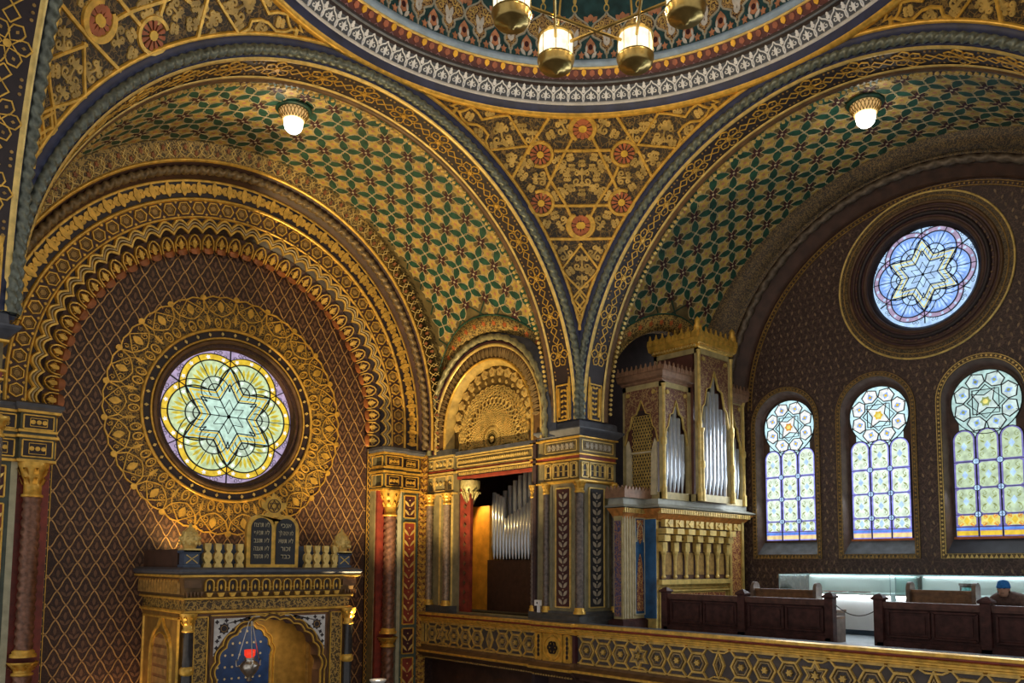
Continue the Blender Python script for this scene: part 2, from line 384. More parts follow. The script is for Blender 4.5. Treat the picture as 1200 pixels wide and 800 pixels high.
both(g, trace([(644, 137), (621, 171), (600, 209)]), W1, .03)
both(g, trace([(596, 135), (618, 171), (573, 176), (569, 165), (572, 158), (566, 150), (559, 146), (548, 145), (541, 138), (538, 131), (545, 129), (552, 125), (560, 132), (565, 140), (574, 138), (584, 136), (596, 135)]), W1 * .8, .03)
both(g, trace([(538, 131), (533, 127), (530, 133), (535, 126), (529, 124), (536, 121)]), W1 * .7, .03)
both(g, trace([(641, 280), (682, 280)]), W1, .03)
both(g, trace([(682, 285), (658, 316), (668, 328), (680, 340), (690, 352), (682, 362), (674, 352), (682, 341)]), W1 * .8, .03)
both(g, trace([(682, 362), (676, 372), (682, 386)]), W1 * .6, .03)
stuff(g.obj('gilt_strapwork', GOLD, PEND))
# fan roundels at the six hexagram points
gr = G(); gf = G(); gw = G()
for cx, cy, op in ((682, 151, -90), (633, 181, -30), (634, 238, 30), (682, 264, 90)):
    n = 22; a = np.radians(op) + np.linspace(.62, 2 * PI - .62, n)   # gap towards the centre of the star
    # image y is down: op is the outward direction in image space
    a = np.radians(op) + np.linspace(-PI + .55, PI - .55, n)
    pts = np.stack([cx + 14.2 * np.cos(a), cy + 14.2 * np.sin(a)], -1); Pq = np.array([sph(*p) for p in pts]); both(gr, Pq, .075, .035)
    for k in range(12):
        aa = np.radians(op) + k * PI / 6
        q = [(cx + r * math.cos(aa) + s * math.sin(aa), cy + r * math.sin(aa) - s * math.cos(aa)) for r, s in ((3, 0), (8, 1.35), (11.2, 1.9), (12.2, 0), (11.2, -1.9), (8, -1.35))]
        for mir in (0, 1):
            Q = np.array([sph(*p) for p in q]);  Q = Q[:, [1, 0, 2]] if mir else Q
            gf.plate(lambda p, Q=Q: (np.vstack([Q, Q.mean(0)]), nin(np.vstack([Q, Q.mean(0)]))), np.zeros((len(q), 2)), .02)
    Q = np.array([sph(cx + 4.2 * math.cos(t), cy + 4.2 * math.sin(t)) for t in np.linspace(0, 2 * PI, 10)[:-1]])
    for mir in (0, 1):
        R_ = Q[:, [1, 0, 2]] if mir else Q; gw.plate(lambda p, R_=R_: (np.vstack([R_, R_.mean(0)]), nin(np.vstack([R_, R_.mean(0)]))), np.zeros((len(Q), 2)), .03)
gr.obj('roundel_ring', GOLD, PEND); stuff(gf.obj('roundel_petals', mat('brick_paint', (.42, .12, .04), .5, .1, .3, 6), PEND)); stuff(gw.obj('roundel_boss', mat('gilt_bright', (.75, .45, .05), .4, .2, .2, 9), PEND))
# scroll fill traced as palmettes on the sphere
def S_img(cx, cy, sc):
    def S(p):
        p = np.asarray(p, float); Q = np.array([sph(cx + a * sc, cy - b * sc) for a, b in p]); return Q, nin(Q)
    return S
def S_mir(S):
    def T(p): P, N = S(p); return P[:, [1, 0, 2]], N[:, [1, 0, 2]]
    return T
g = G()
for cx, cy, s, rot in ((660, 148, 19, .5), (624, 160, 17, 0), (588, 158, 24, .2), (606, 190, 20, 1.2), (632, 209, 17, 1.57), (660, 262, 16, 2.2), (655, 190, 16, .6), (654, 228, 16, 2.), (662, 296, 17, .6), (550, 136, 10, 1.), (560, 155, 12, 1.5), (574, 131, 11, 0), (640, 262, 10, 1.2), (612, 150, 12, 0), (603, 146, 11, .4), (645, 158, 11, 2.), (612, 205, 12, .8), (620, 192, 10, 2.2), (640, 225, 9, 0), (650, 252, 10, .3), (662, 200, 12, 1.), (664, 222, 12, 2.4), (668, 184, 9, .2), (585, 148, 10, 1.3), (596, 168, 12, 2.), (598, 184, 11, .3), (578, 170, 9, 1.7), (648, 290, 9, .9), (668, 318, 10, 2.2), (565, 168, 10, .8), (590, 196, 10, 1.4), (622, 220, 9, 1.)):
    S0 = S_img(cx, cy, s)
    def SR(p, S0=S0, rot=rot): p = np.asarray(p); c, q = math.cos(rot), math.sin(rot); return S0(np.stack([p[:, 0] * c - p[:, 1] * q, p[:, 0] * q + p[:, 1] * c], -1))
    scroll_fill(g, SR, 0, 0, 1., 1., .045, .02); scroll_fill(g, S_mir(SR), 0, 0, 1., 1., .045, .02)
for cx, cy, s in ((682, 208, 19), (682, 308, 17), (682, 330, 14), (682, 375, 9)):
    S0 = S_img(cx, cy, s); scroll_fill(g, S0, 0, 0, 1.2, 1.2, .04, .018)
for k in range(8):
    S0 = S_img(682 + 17 * math.cos(k * PI / 4), 208 + 17 * math.sin(k * PI / 4), 9); scroll_fill(g, S0, 0, 0, 1, 1, .035, .016)
stuff(g.obj('scroll_relief', mat('scroll_gilt', (.52, .34, .09), .45, .2, .4, 5), PEND))
for m, lab in ((RIGHT, 'gilt scrollwork pendentive above the window gallery arch'), (LEFT, 'shadowed scrollwork pendentive above the left pier')):
    o = copy_tree(PEND, None, m); o['label'] = lab

# ---------------------------------------------------------------- dome ring and dome
DOME = thing('ceiling', (0, 0, 0), 'painted dome above the crossing with white, red and blue cornice rings', 'dome', kind='structure')
def ringband(name, prof, m, smooth=True, n=192): g = G(); g.lathe((0, 0, 0), prof, n); return g.obj(name, m, DOME, smooth)
ringband('gilt_ring', [(5.30, 14.88), (5.08, 14.80), (4.98, 14.765), (4.90, 14.775), (4.88, 14.83)], GOLD)
ringband('navy_ring', [(4.90, 14.80), (4.86, 14.84), (4.83, 14.93)], NAVY)
ringband('white_edge_ring', [(4.86, 14.93), (4.81, 14.94), (4.81, 14.985), (4.84, 15.0)], WHITEP)
ringband('ornament_ring', [(4.84, 14.98), (4.67, 15.20)], mat('ring_ground', (.07, .08, .10), .5, 0, .2, 5))
ringband('dark_moulding', [(4.70, 15.18), (4.66, 15.19), (4.64, 15.235), (4.60, 15.235), (4.60, 15.26), (4.58, 15.27)], BLACKB)
ringband('bead_moulding', [(4.645, 15.225), (4.62, 15.215), (4.60, 15.235), (4.61, 15.255)], GREYB)
ringband('red_ring', [(4.62, 15.25), (4.49, 15.42)], mat('dark_red_paint', (.10, .02, .018), .5, 0, .3, 6))
ringband('gilt_line', [(4.51, 15.41), (4.47, 15.405), (4.455, 15.43), (4.47, 15.44)], GOLDL)
ringband('blue_line', [(4.48, 15.43), (4.40, 15.45), (4.38, 15.52), (4.42, 15.53)], SKYB)
# dome shell
a = np.linspace(0, PI / 2, 30); ringband('dome_shell', [(4.44 * math.cos(t), 15.50 + 5.0 * math.sin(t)) for t in a], TEAL)
def S_cone(r0, z0, r1, z1):                                     # u angle*4.7, v 0..1 up
    sl = np.array([r1 - r0, z1 - z0]); L = np.linalg.norm(sl); nr, nz = -(z1 - z0) / L, (r1 - r0) / L
    def S(p):
        p = np.asarray(p, float); a = p[:, 0]; v = p[:, 1]; r = r0 + (r1 - r0) * v; z = z0 + (z1 - z0) * v
        return np.stack([r * np.cos(a), r * np.sin(a), z], -1), np.stack([nr * np.cos(a), nr * np.sin(a), nz + 0 * a], -1)
    return S
SWH = S_cone(4.84, 14.98, 4.67, 15.20); g = G()
for k in range(108):
    a0 = k * 2 * PI / 108; da = 2 * PI / 108; f = lambda q: np.stack([a0 + np.asarray(q)[:, 0] * da, np.asarray(q)[:, 1]], -1)
    for sg in (-1, 1):
        g.strap(SWH, f([(sg * .5, .05), (sg * .44, .25), (sg * .46, .5), (sg * .3, .68), (sg * .1, .80), (0, .98)]), .026, .012)
        g.strap(SWH, f(spiral(sg * .2, .38, .17, 1.1, PI / 2, sg, 9)), .02, .01)
    g.plate(SWH, f([(-.09, .3), (0, .1), (.09, .3), (.1, .5), (0, .72), (-.1, .5)]), .01)
    g.plate(SWH, f(circ(.5, .72, .13, 6) * 1.0), .012); g.plate(SWH, f([(.4, .86), (.5, .78), (.6, .86), (.5, 1.04)]), .012)
stuff(g.obj('white_palmettes', mat('bright_white_paint', (.80, .81, .84), .5, 0, .1, 9), DOME))
SRD = S_cone(4.62, 15.25, 4.49, 15.42); g = G(); g2 = G(); g3 = G()
for k in range(96):
    a0 = k * 2 * PI / 96; da = 2 * PI / 96; f = lambda q: np.stack([a0 + np.asarray(q)[:, 0] * da, np.asarray(q)[:, 1]], -1)
    g.plate(SRD, f([(-.14, .62), (0, .42), (.14, .62), (.13, .86), (0, .98), (-.13, .86)]), .03)
    g2.plate(SRD, f([(.34, .55), (.5, .38), (.66, .55), (.64, .8), (.5, .92), (.36, .8)]), .02)
    g3.strap(SRD, f([(0, .35), (.1, .18), (.3, .12), (.45, .25), (.5, .12), (.6, .12), (.75, .15), (.9, .2), (1, .35)]), .014, .01)
stuff(g.obj('gilt_drops', mat('gilt_drop', (.85, .45, .04), .35, .3, .2, 9), DOME)); stuff(g2.obj('red_drops', mat('terracotta_paint', (.33, .10, .05), .5, 0, .3, 9), DOME)); stuff(g3.obj('lilac_scrolls', mat('lilac_paint', (.30, .17, .2), .5, 0, .2, 9), DOME))
def S_dome(p):
    p = np.asarray(p, float); a = p[:, 0]; t = np.arcsin(np.clip(p[:, 1] / 5.0, 0, .99)); r = 4.44 * np.cos(t); z = 15.5 + 5 * np.sin(t)
    N = -np.stack([np.cos(t) * np.cos(a) / 4.44, np.cos(t) * np.sin(a) / 4.44, np.sin(t) / 5.0], -1); N /= np.linalg.norm(N, axis=1)[:, None]
    return np.stack([r * np.cos(a), r * np.sin(a), z], -1), N
g = G(); gfl = G(); gt = G(); gin = G(); gwh = G(); gtop = G(); NO = 48; H = .80
for k in range(NO):
    a0 = (k + .3) * 2 * PI / NO; da = 2 * PI / NO; f = lambda q: np.stack([a0 + np.asarray(q)[:, 0] * da, .05 + np.asarray(q)[:, 1] * H], -1)
    cart = [(.045, .14), (.05, .2), (.18, .29), (.2, .36), (.17, .42), (.27, .47), (.42, .53), (.49, .62), (.47, .72), (.38, .82), (.2, .90), (.07, .97), (0, 1.06)]
    full = [(-x, y) for x, y in cart] + cart[::-1]
    gin.plate(S_dome, f(full), .008)
    for sg in (-1, 1): g.strap(S_dome, f([(0, 0), (0, .1)] + [(sg * x, y) for x, y in cart]), .036, .024)
    # white palmette and scrolls inside the cartouche
    for sg in (-1, 1):
        gwh.plate(S_dome, f(lens(sg * .02, .42, .3, .13, PI / 2 - sg * .3)), .02); gwh.plate(S_dome, f(lens(0, .3, .2, .1, PI / 2 - sg * .5)), .02)
        gtop.strap(S_dome, f(spiral(sg * .28, .66, .13, 1.3, 0 if sg > 0 else PI, sg, 10)), .022, .014); gtop.strap(S_dome, f(spiral(sg * .16, .82, .1, 1.2, 0 if sg > 0 else PI, -sg, 9)), .02, .014)
        gtop.strap(S_dome, f(spiral(sg * .1, .6, .09, 1.1, 0 if sg > 0 else PI, -sg, 9)), .018, .014)
    # tulip between the stems
    ft = lambda q: np.stack([a0 + (np.asarray(q)[:, 0] + .5) * da, .05 + np.asarray(q)[:, 1] * H], -1)
    gt.plate(S_dome, ft([(-.17, .28), (-.12, .18), (0, .12), (.12, .18), (.17, .28), (.12, .38), (0, .5), (-.12, .38)]), .018)
    for sg in (-1, 1):
        gwh.plate(S_dome, ft(lens(sg * .03, .03, .22, .1, PI / 2 - sg * .85)), .024); gwh.plate(S_dome, ft(lens(sg * .14, .14, .2, .07, PI / 2 + sg * .15)), .026)
        gt.plate(S_dome, ft(starp(sg * .28, .1, .1, .05, 5, .3)), .018)
    gfl.plate(S_dome, ft(circ(0, .28, .07, 8)), .026)
    # finials above the cartouche tips
    gtop.strap(S_dome, f(circ(0, 1.14, .075, 12)), .024, .02, True); gtop.plate(S_dome, f(lens(0, 1.2, .2, .12, PI / 2)), .02)
    gt.plate(S_dome, ft(lens(0, .86, .16, .2, PI / 2)), .02)
    for sg in (-1, 1): gt.plate(S_dome, ft(lens(sg * .06, .84, .2, .12, PI / 2 - sg * .9)), .02)
stuff(g.obj('cartouche_lines', mat('ivory_line', (.42, .40, .33), .5, 0, .2, 9), DOME)); stuff(gin.obj('cartouche_fill', filigree('cartouche_scrolls', (.05, .025, .02), (.50, .32, .13), 14, .11, .25, (.22, .10, .055)), DOME))
stuff(gt.obj('tulips', PINK, DOME)); stuff(gwh.obj('white_leaves', WHITEP, DOME)); stuff(gtop.obj('gilt_scrolls', GOLDL, DOME)); stuff(gfl.obj('tulip_hearts', MAROON, DOME))

# ---------------------------------------------------------------- chandelier
CH = thing('chandelier', (0, 0, 13.2), 'brass hexagram chandelier hanging under the dome with round lamps', 'chandelier')
lampang = [math.radians(14 + 60 * k) for k in range(6)]; LR = 1.06; CZ = 13.3
g = G()
for t in (0, 1):
    pts = [(LR * math.cos(lampang[(2 * k + t) % 6]), LR * math.sin(lampang[(2 * k + t) % 6]), CZ + .12) for k in range(3)]
    for a, b in zip(pts, pts[1:] + pts[:1]): g.tube([a, b], .022, 6)
g.obj('star_frame', BRASS, CH)
for k in range(6):
    a = lampang[k]; x, y = LR * math.cos(a), LR * math.sin(a)
    g = G(); g.tube([(x, y, CZ - .1), (x * .75, y * .75, CZ + 1.6), (x * .2, y * .2, CZ + 4.2)], .014, 5); g.obj('hanging_rod', BRASS, CH)
    g = G(); g.lathe((x, y, CZ), [(.0, -.26), (.03, -.255), (.05, -.22), (.12, -.215), (.14, -.19), (.20, -.185), (.23, -.15), (.23, -.11), (.25, -.08), (.25, -.05), (.21, -.045), (.0, -.04)], 24); bowl = g.obj('lamp_bowl', BRASS, CH, True)
    g = G(); g.lathe((x, y, CZ), [(.20, -.045), (.225, .0), (.23, .14), (.215, .24)], 20); g.obj('glass_shade', glow('lamp_glass', (1., .80, .52), 1.15), bowl, True)
    g = G(); g.lathe((x, y, CZ), [(.215, .23), (.245, .235), (.245, .26), (.215, .265)], 20)
    for q in range(8):
        b = q * PI / 4; g.tube([(x + .236 * math.cos(b), y + .236 * math.sin(b), CZ - .05), (x + .236 * math.cos(b), y + .236 * math.sin(b), CZ + .24)], .006, 4)
    g.obj('shade_cage', BRASS, bowl)
    L = bpy.data.lights.new('chandelier_bulb', 'POINT'); L.energy = 31; L.color = (1, .78, .5); L.shadow_soft_size = .1
    lo = bpy.data.objects.new('chandelier_bulb', L); COL.objects.link(lo); lo.parent = CH; lo.location = (x, y, CZ - 13.2 + .45)
g = G(); g.lathe((0, 0, CZ), [(0, 4.1), (.12, 4.15), (.2, 4.3), (.05, 4.5), (.02, 7.3)], 12); g.obj('hanging_stem', BRASS, CH, True)
# ================================================================== barrel vaults of the two arms
RV = 5.30; LY, LZ, RL = 7.92, 9.70, 2.2          # lunette centre (Y, z) and radius where it cuts the vault
VEND = 10.3
SV = S_soffit(RV); U0V, V0V = 2.421, 8.10
def cut_angle(Y):
    d = RL * RL - (Y - LY) ** 2
    if d <= 0: return 0.
    return math.asin(min(.99, max(0, (LZ - ZC) + math.sqrt(d)) / RV))
ys = np.unique(np.concatenate([np.linspace(5.72, VEND, 40), LY - RL * np.cos(np.linspace(0, PI, 60))])); ys = ys[(ys >= 5.72) & (ys <= VEND)]
P = np.zeros((len(ys), 97, 3))
for i, Y in enumerate(ys):
    a = np.linspace(cut_angle(Y), PI, 97); P[i, :, 0] = RV * np.cos(a); P[i, :, 1] = Y; P[i, :, 2] = ZC + RV * np.sin(a)
g = G(); g.grid(P); VAULT = g.obj('ceiling_vault', mat('vault_ground', (.15, .11, .04), .62, .0, .4, 3), None, True)
struct(VAULT, 'barrel vault over the ark painted with gold stars and green leaves', 'vault')
def clear(u, v, m=.16):
    """is the vault point clear of the lunette and the borders"""
    Y = v; z = ZC + RV * math.cos(u / RV)
    return (not (u > 0 and (Y - LY) ** 2 + (z - LZ) ** 2 < (RL + .30 + m) ** 2)) and 5.86 + m * .5 < Y < 9.25 + .4 * abs(math.sin(u / RV)) ** 4 - m * .3 and abs(u) < RV * PI / 2 - .02
gleaf = G(); gflw = G(); gstar = G(); gdot = G(); gline = G(); DU, DV = .57, .70
u0, v0 = U0V, V0V
glat = G()
for i in range(-40, 34):
    for sg in (-1, 1):
        run = []
        for t in np.linspace(-4, 4, 65):
            uq, vq = u0 + (i + sg * t) * DU, v0 + t * DV
            if clear(uq, vq, .0): run.append((uq, vq))
            else:
                if len(run) > 1: glat.strap(SV, run, .05, .007)
                run = []
        if len(run) > 1: glat.strap(SV, run, .05, .007)
stuff(glat.obj('green_lattice', mat('deep_green_paint', (.012, .045, .03), .5, 0, .4, 7), VAULT))
for i in range(-22, 16):
    for j in range(-4, 4):
        u, v = u0 + i * DU, v0 + j * DV
        if clear(u, v, .1):
            gflw.plate(SV, starp(u, v, .145, .085, 6, .3), .012); gdot.plate(SV, circ(u, v, .028, 6), .02)
        if clear(u + DU / 2, v + DV / 2, .1):
            uc, vc = u + DU / 2, v + DV / 2; gdot.plate(SV, circ(uc, vc, .024, 6), .022)
            for su in (-1, 1):
                for sv in (-1, 1):
                    an = math.atan2(sv * DV, su * DU); L = math.hypot(DU, DV) / 2 - .10
                    q = np.array([(.02, .0), (.06, .07), (.14, .095), (.25, .08), (L + .03, 0), (.25, -.08), (.14, -.095), (.06, -.07)])
                    q = np.stack([uc + q[:, 0] * math.cos(an) - q[:, 1] * math.sin(an), vc + q[:, 0] * math.sin(an) + q[:, 1] * math.cos(an)], -1)
                    if clear(*q[4], .02): gleaf.plate(SV, q, .012); gline.strap(SV, q, .02, .016, True)
        for du, dv in ((DU / 2, 0), (0, DV / 2)):
            if clear(u + du, v + dv, .1):
                us, vs = u + du, v + dv; st_ = starp(us, vs, .165, .10, 6, PI / 6 if dv == 0 else 0); gstar.plate(SV, st_, .010); gline.strap(SV, st_, .016, .014, True); gdot.plate(SV, starp(us, vs, .05, .025, 6), .014, 1)
stuff(gleaf.obj('green_leaves', GREEN, VAULT)); stuff(gflw.obj('maroon_flowers', MAROON, VAULT)); stuff(gstar.obj('gold_stars', mat('star_gold', (.56, .38, .09), .5, .1, .3, 8), VAULT))
stuff(gdot.obj('pale_dots', [CREAM, PINK], VAULT)); stuff(gline.obj('leaf_outlines', TAN, VAULT))
# floral borders of the vault: along the ark arch, the great arch and round the lunette
def vborder(ulist, vlist, w): g = G(); g.strap(SV, np.stack([ulist, vlist], -1), w, .02); return g
uu = np.linspace(-RV * PI / 2, RV * (PI / 2 - .0), 160)
th = np.linspace(.02, PI - .02, 90)
def lun(R, k=0):
    Y = LY + R * np.cos(th); z = LZ + R * np.sin(th); u = RV * np.arccos(np.clip((z - ZC) / RV, -1, 1)); return np.stack([u, Y], -1)
g = G(); A, NA = SV(lun(RL - .02)); B, NB = SV(lun(RL + .32)); g.grid(np.stack([A + NA * .0, A + NA * .02, B + NB * .02, B])); g.obj('lunette_border', FFLOR, VAULT, True)
g = G(); g.strap(SV, lun(RL + .33), .035, .03); g.obj('green_line', GREEN, VAULT, True)
gd = G(); go = G()
for k in range(22):
    t = (k + .5) / 22 * PI; q = lambda R: (RV * math.acos(min(1, (LZ + R * math.sin(t) - ZC) / RV)), LY + R * math.cos(t))
    c = q(RL + .16); go.plate(SV, starp(c[0], c[1], .075, .04, 5, t), .035)
stuff(go.obj('border_flowers', ORANGE, VAULT))
# tunnel of the lunette from the vault to the wall
g = G(); xs = []
A = np.array([(RV * math.sqrt(max(0, 1 - ((LZ + RL * math.sin(t) - ZC) / RV) ** 2)), LY + RL * math.cos(t), LZ + RL * math.sin(t)) for t in th]); B = A.copy(); B[:, 0] = 4.98
B[:, 1] = LY + (RL - .05) * np.cos(th); B[:, 2] = LZ + (RL - .05) * np.sin(th)
g.grid(np.stack([A, B])); g.obj('lunette_tunnel', FFLOR, VAULT, True)
# the vault of the window gallery is its mirror image in the diagonal
SWAP = Matrix(((0, 1, 0, 0), (1, 0, 0, 0), (0, 0, 1, 0), (0, 0, 0, 1)))
V2 = copy_tree(VAULT, None, SWAP); V2['label'] = 'barrel vault over the window gallery with green leaf lattice'
# ---------------------------------------------------------------- bowl lamps on the vaults
BL1, BL2 = (-.43, 7.16), (7.05, -.2)
def bowl_lamp(x, y, zt, label):
    t = thing('ceiling_lamp', (x, y, zt), label, 'lamp', 'bowl lamps on the vaults')
    g = G(); g.lathe((x, y, zt), [(.0, .0), (.30, -.005), (.34, -.03), (.31, -.06), (.0, -.06)], 28); g.obj('ceiling_plate', GREEN, t, True)
    g = G(); g.lathe((x, y, zt), [(.22, -.04), (.265, -.08), (.25, -.14), (.19, -.24), (.17, -.25), (.18, -.22), (.235, -.13)], 28); r = g.obj('lattice_collar', mat('collar_lit', (.75, .5, .2), .4, .3, .3, 30, emit=(1, .62, .25), estr=.35), t, True)
    g = G()
    for k in range(24):
        a = k * PI / 12
        for sg in (-1, 1): g.tube([(x + rr * math.cos(a + sg * q), y + rr * math.sin(a + sg * q), zt + z) for rr, z, q in ((.268, -.08, 0), (.256, -.14, .13), (.197, -.24, .26))], .008, 4)
    g.obj('collar_lattice', BRASS, r)
    g = G(); g.lathe((x, y, zt), [(.165, -.24), (.17, -.32), (.15, -.40), (.10, -.455), (.0, -.475)], 24); g.obj('glass_bowl', glow('bowl_glass', (1., .93, .80), 7.), t, True)
    L = bpy.data.lights.new('bowl_bulb', 'POINT'); L.energy = 7; L.color = (1, .88, .68); L.shadow_soft_size = .16
    lo = bpy.data.objects.new('bowl_bulb', L); COL.objects.link(lo); lo.parent = t; lo.location = (0, 0, -.62)
bowl_lamp(BL1[0], BL1[1], 14.915, 'lit glass bowl lamp on the vault before the ark')
bowl_lamp(BL2[0], BL2[1], 14.93, 'lit glass bowl lamp on the vault of the window gallery')

# ================================================================== ark wall
ZA = 9.72
ARKW = None
def ann(g, S, r0, r1, n=64, a0=0, a1=2 * PI, h=0., mi=0):
    a = np.linspace(a0, a1, n); P0, N0 = S(np.stack([a, 0 * a + r0], -1)); P1, N1 = S(np.stack([a, 0 * a + r1], -1)); g.grid(np.stack([P0 + N0 * h, P1 + N1 * h]), mi=mi)
# the wall sheet with its round opening
g = G(); n = 72; a = np.linspace(0, 2 * PI, n + 1); R0 = 1.48
Pin = np.stack([R0 * np.cos(a), 0 * a + YA, ZC + R0 * np.sin(a)], -1); Pm = np.stack([2.7 * np.cos(a), 0 * a + YA, ZC + 2.7 * np.sin(a)], -1)
def sq(t, hw=5.6, zl=0., zh=15.6):
    d = np.array([math.cos(t), math.sin(t)]); k = min(hw / max(abs(d[0]), 1e-9), ((zh - ZC) if d[1] > 0 else (ZC - zl)) / max(abs(d[1]), 1e-9)); return (d[0] * k, YA, ZC + d[1] * k)
a = np.concatenate([a, [math.atan2(15.6 - ZC, 5.6), PI - math.atan2(15.6 - ZC, 5.6), PI + math.atan2(ZC, 5.6), 2 * PI - math.atan2(ZC, 5.6)]]); a = np.unique(np.round(a, 6))
Pin = np.stack([R0 * np.cos(a), 0 * a + YA, ZC + R0 * np.sin(a)], -1); Po = np.array([sq(t) for t in a]); g.grid(np.stack([Pin, Po]))
Pk = Pin.copy(); Pk[:, 1] += .35; g.grid(np.stack([Pk, Pin])); ARKW = g.obj('wall_east', FWALL); struct(ARKW, 'brown ark wall with gilt ogee lattice around the round window', 'wall')
gl = G(); gm = G(); LW, LH = .157, .262                          # ogee lattice
def inside(u, z, m=0.):
    if abs(u) > 3.34 - m or z < .3: return False
    if z > ZA and math.hypot(u, (z - ZA) / 1.035) > 3.42 - m: return False
    return math.hypot(u, z - ZC) > 2.5 + m
zs = np.arange(.2, 13.4, LH / 6)
for k in range(-80, 81):
    for sg in (-1, 1):
        run = []
        for i, z in enumerate(zs):
            ph = (z - ZC) / LH; u = sg * (z - ZC) * LW / LH + k * 2 * LW + sg * .009 * math.sin(2 * PI * ph)
            if inside(u, z): run.append((u, z))
            else:
                if len(run) > 1: gl.strap(SE, run, .026, .012)
                run = []
        if len(run) > 1: gl.strap(SE, run, .026, .012)
for i in range(-23, 24):
    for j in range(-40, 30):
        u, z = i * LW, ZC + j * LH
        if (i + j) % 2 == 0 or not inside(u, z, .12): continue
        if z < 3.2: continue
        gm.plate(SE, lens(u, z - .02, .15, .06, PI / 2), .006)
        for sg in (-1, 1): gm.plate(SE, lens(u, z - .11, .14, .05, PI / 2 - sg * .7), .006)
stuff(gl.obj('gilt_lattice', mat('lattice_gilt', (.55, .32, .12), .42, .35, .3, 6), ARKW)); stuff(gm.obj('lattice_leaves', mat('lattice_leaf', (.17, .085, .045), .5, .1, .3, 8), ARKW))
# concentric archivolt, stepped towards the hall
AV = thing('trim_4', (0, YA, ZA), 'stepped gilt archivolt with hexagons and scallops around the ark wall', 'archivolt', kind='structure')
KZ = 1.035                                                       # the wall arch is slightly taller than a semicircle
def YB(y, a): return y + (10.5 - y) * .32 * np.abs(np.cos(a)) ** 4      # the splay dies into the wall towards the springing
def asweep(g, prof, n=110, zb=9.3, mi=0, lim=None):
    rows = []
    for r, y in prof:
        a = np.linspace(0, PI, n); rr = np.full(n, r); X = np.concatenate([[rr[0]], rr * np.cos(a), [-rr[-1]]]); Z = np.concatenate([[zb], ZA + KZ * rr * np.sin(a), [zb]]); a3 = np.concatenate([[0], a, [PI]]); Yv = YB(y, a3) + (0 if lim is None else lim(r, a3)); rows.append(np.stack([X, Yv, Z], -1))
    g.grid(np.stack(rows), mi=mi)
g = G(); asweep(g, [(5.45, 9.24), (5.05, 9.27), (4.77, 9.42)], lim=lambda r, a: max(0, r - 4.8) * 1.1 * np.clip((np.cos(a) - .45) / .4, 0, 1)); g.obj('floral_border', FFLOR, AV, True)
SFB = lambda p: S_av(4.78, 9.41, 5.06, 9.26)(p)
g = G(); asweep(g, [(4.77, 9.41), (4.74, 9.43), (4.70, 9.62), (4.56, 9.72), (4.53, 9.86)]); g.obj('dark_hollow', BROWN, AV, True)

g = G(); asweep(g, [(4.79, 9.41), (4.77, 9.38), (4.74, 9.40), (4.73, 9.44)]); asweep(g, [(4.55, 9.84), (4.52, 9.82), (4.49, 9.84)]); asweep(g, [(4.235, 9.98), (4.21, 9.92), (4.17, 9.93), (4.16, 10.0)]); asweep(g, [(3.905, 10.08), (3.88, 10.03), (3.855, 10.05), (3.85, 10.1)]); g.obj('gilt_fillet', GOLD, AV, True)
def arope(g, r, y, rad, n=420, m=8, twist=100, zb=9.3):
    L = PI * r; leg = ZA - zb; s = np.linspace(-leg, L + leg, n); a = np.clip(s / r, 0, PI)
    X = r * np.cos(a); Z = ZA + KZ * r * np.sin(a) + np.where(s < 0, s, 0) + np.where(s > L, -(s - L), 0); b = np.linspace(0, 2 * PI, m, endpoint=False)
    rr = rad * (1 + .25 * np.cos(2 * b[None] + twist * (s / L)[:, None] * 2)); er = np.stack([np.cos(a), 0 * a, np.sin(a)], -1)
    g.grid(np.stack([X, YB(y, a), Z], -1)[:, None] + rr[..., None] * (er[:, None] * np.cos(b)[None, :, None] + np.array([0, 1., 0]) * np.sin(b)[None, :, None]), cv=True)
g = G(); arope(g, 4.63, 9.58, .08, n=900, m=10, twist=260); g.obj('rope_moulding', mat('bronze_rope', (.22, .15, .07), .45, .3, .5, 14), AV, True)
g = G(); asweep(g, [(4.53, 9.86), (4.23, 9.95)]); g.obj('foliate_ground', BLACKB, AV, True)
g = G(); asweep(g, [(4.18, 9.99), (3.89, 10.06)]); g.obj('hexagon_ground', BROWN, AV, True)
g = G(); asweep(g, [(3.87, 10.08), (3.60, 10.2), (3.60, 10.3)]); g.obj('scallop_ground', BLACKB, AV, True)
g = G(); asweep(g, [(3.60, 10.26), (3.33, 10.42), (3.33, 10.5)]); g.obj('niche_ground', BROWN, AV, True)
def S_av(r0, y0, r1, y1):                                       # u angle, v 0..1 from inner to outer radius
    sl = np.array([r1 - r0, y1 - y0]); L = np.linalg.norm(sl); nr, ny = (y1 - y0) / L, -(r1 - r0) / L
    def S(p):
        p = np.asarray(p, float); a = p[:, 0]; r = r0 + (r1 - r0) * p[:, 1]; y = y0 + (y1 - y0) * p[:, 1]
        leg = np.where(a < 0, a, np.where(a > PI, PI - a, 0)) * 4.; ac = np.clip(a, 0, PI)
        return np.stack([r * np.cos(ac), YB(y, ac), ZA + KZ * r * np.sin(ac) + leg], -1), np.stack([nr * np.cos(ac), ny + 0 * a, nr * np.sin(ac)], -1)
    return S
AL = (ZA - 9.3) / 4.
g = G(); g2 = G()
for k in range(76):
    a = -AL + (k + .5) * (PI + 2 * AL) / 76; S_ = S_av(4.78, 9.41, 5.06, 9.26); f = lambda q: np.stack([a + np.asarray(q)[:, 0] * .042, np.asarray(q)[:, 1]], -1)
    g.plate(S_, f(starp(0, .5 + (.16 if k % 2 else -.16), .22, .10, 5, a) * np.array([1, 1])), .02)
    for sg in (-1, 1): g2.strap(S_, f([(sg * 1., .1), (sg * .6, .3), (sg * .35, .6), (sg * .7, .9)]), .02, .015)
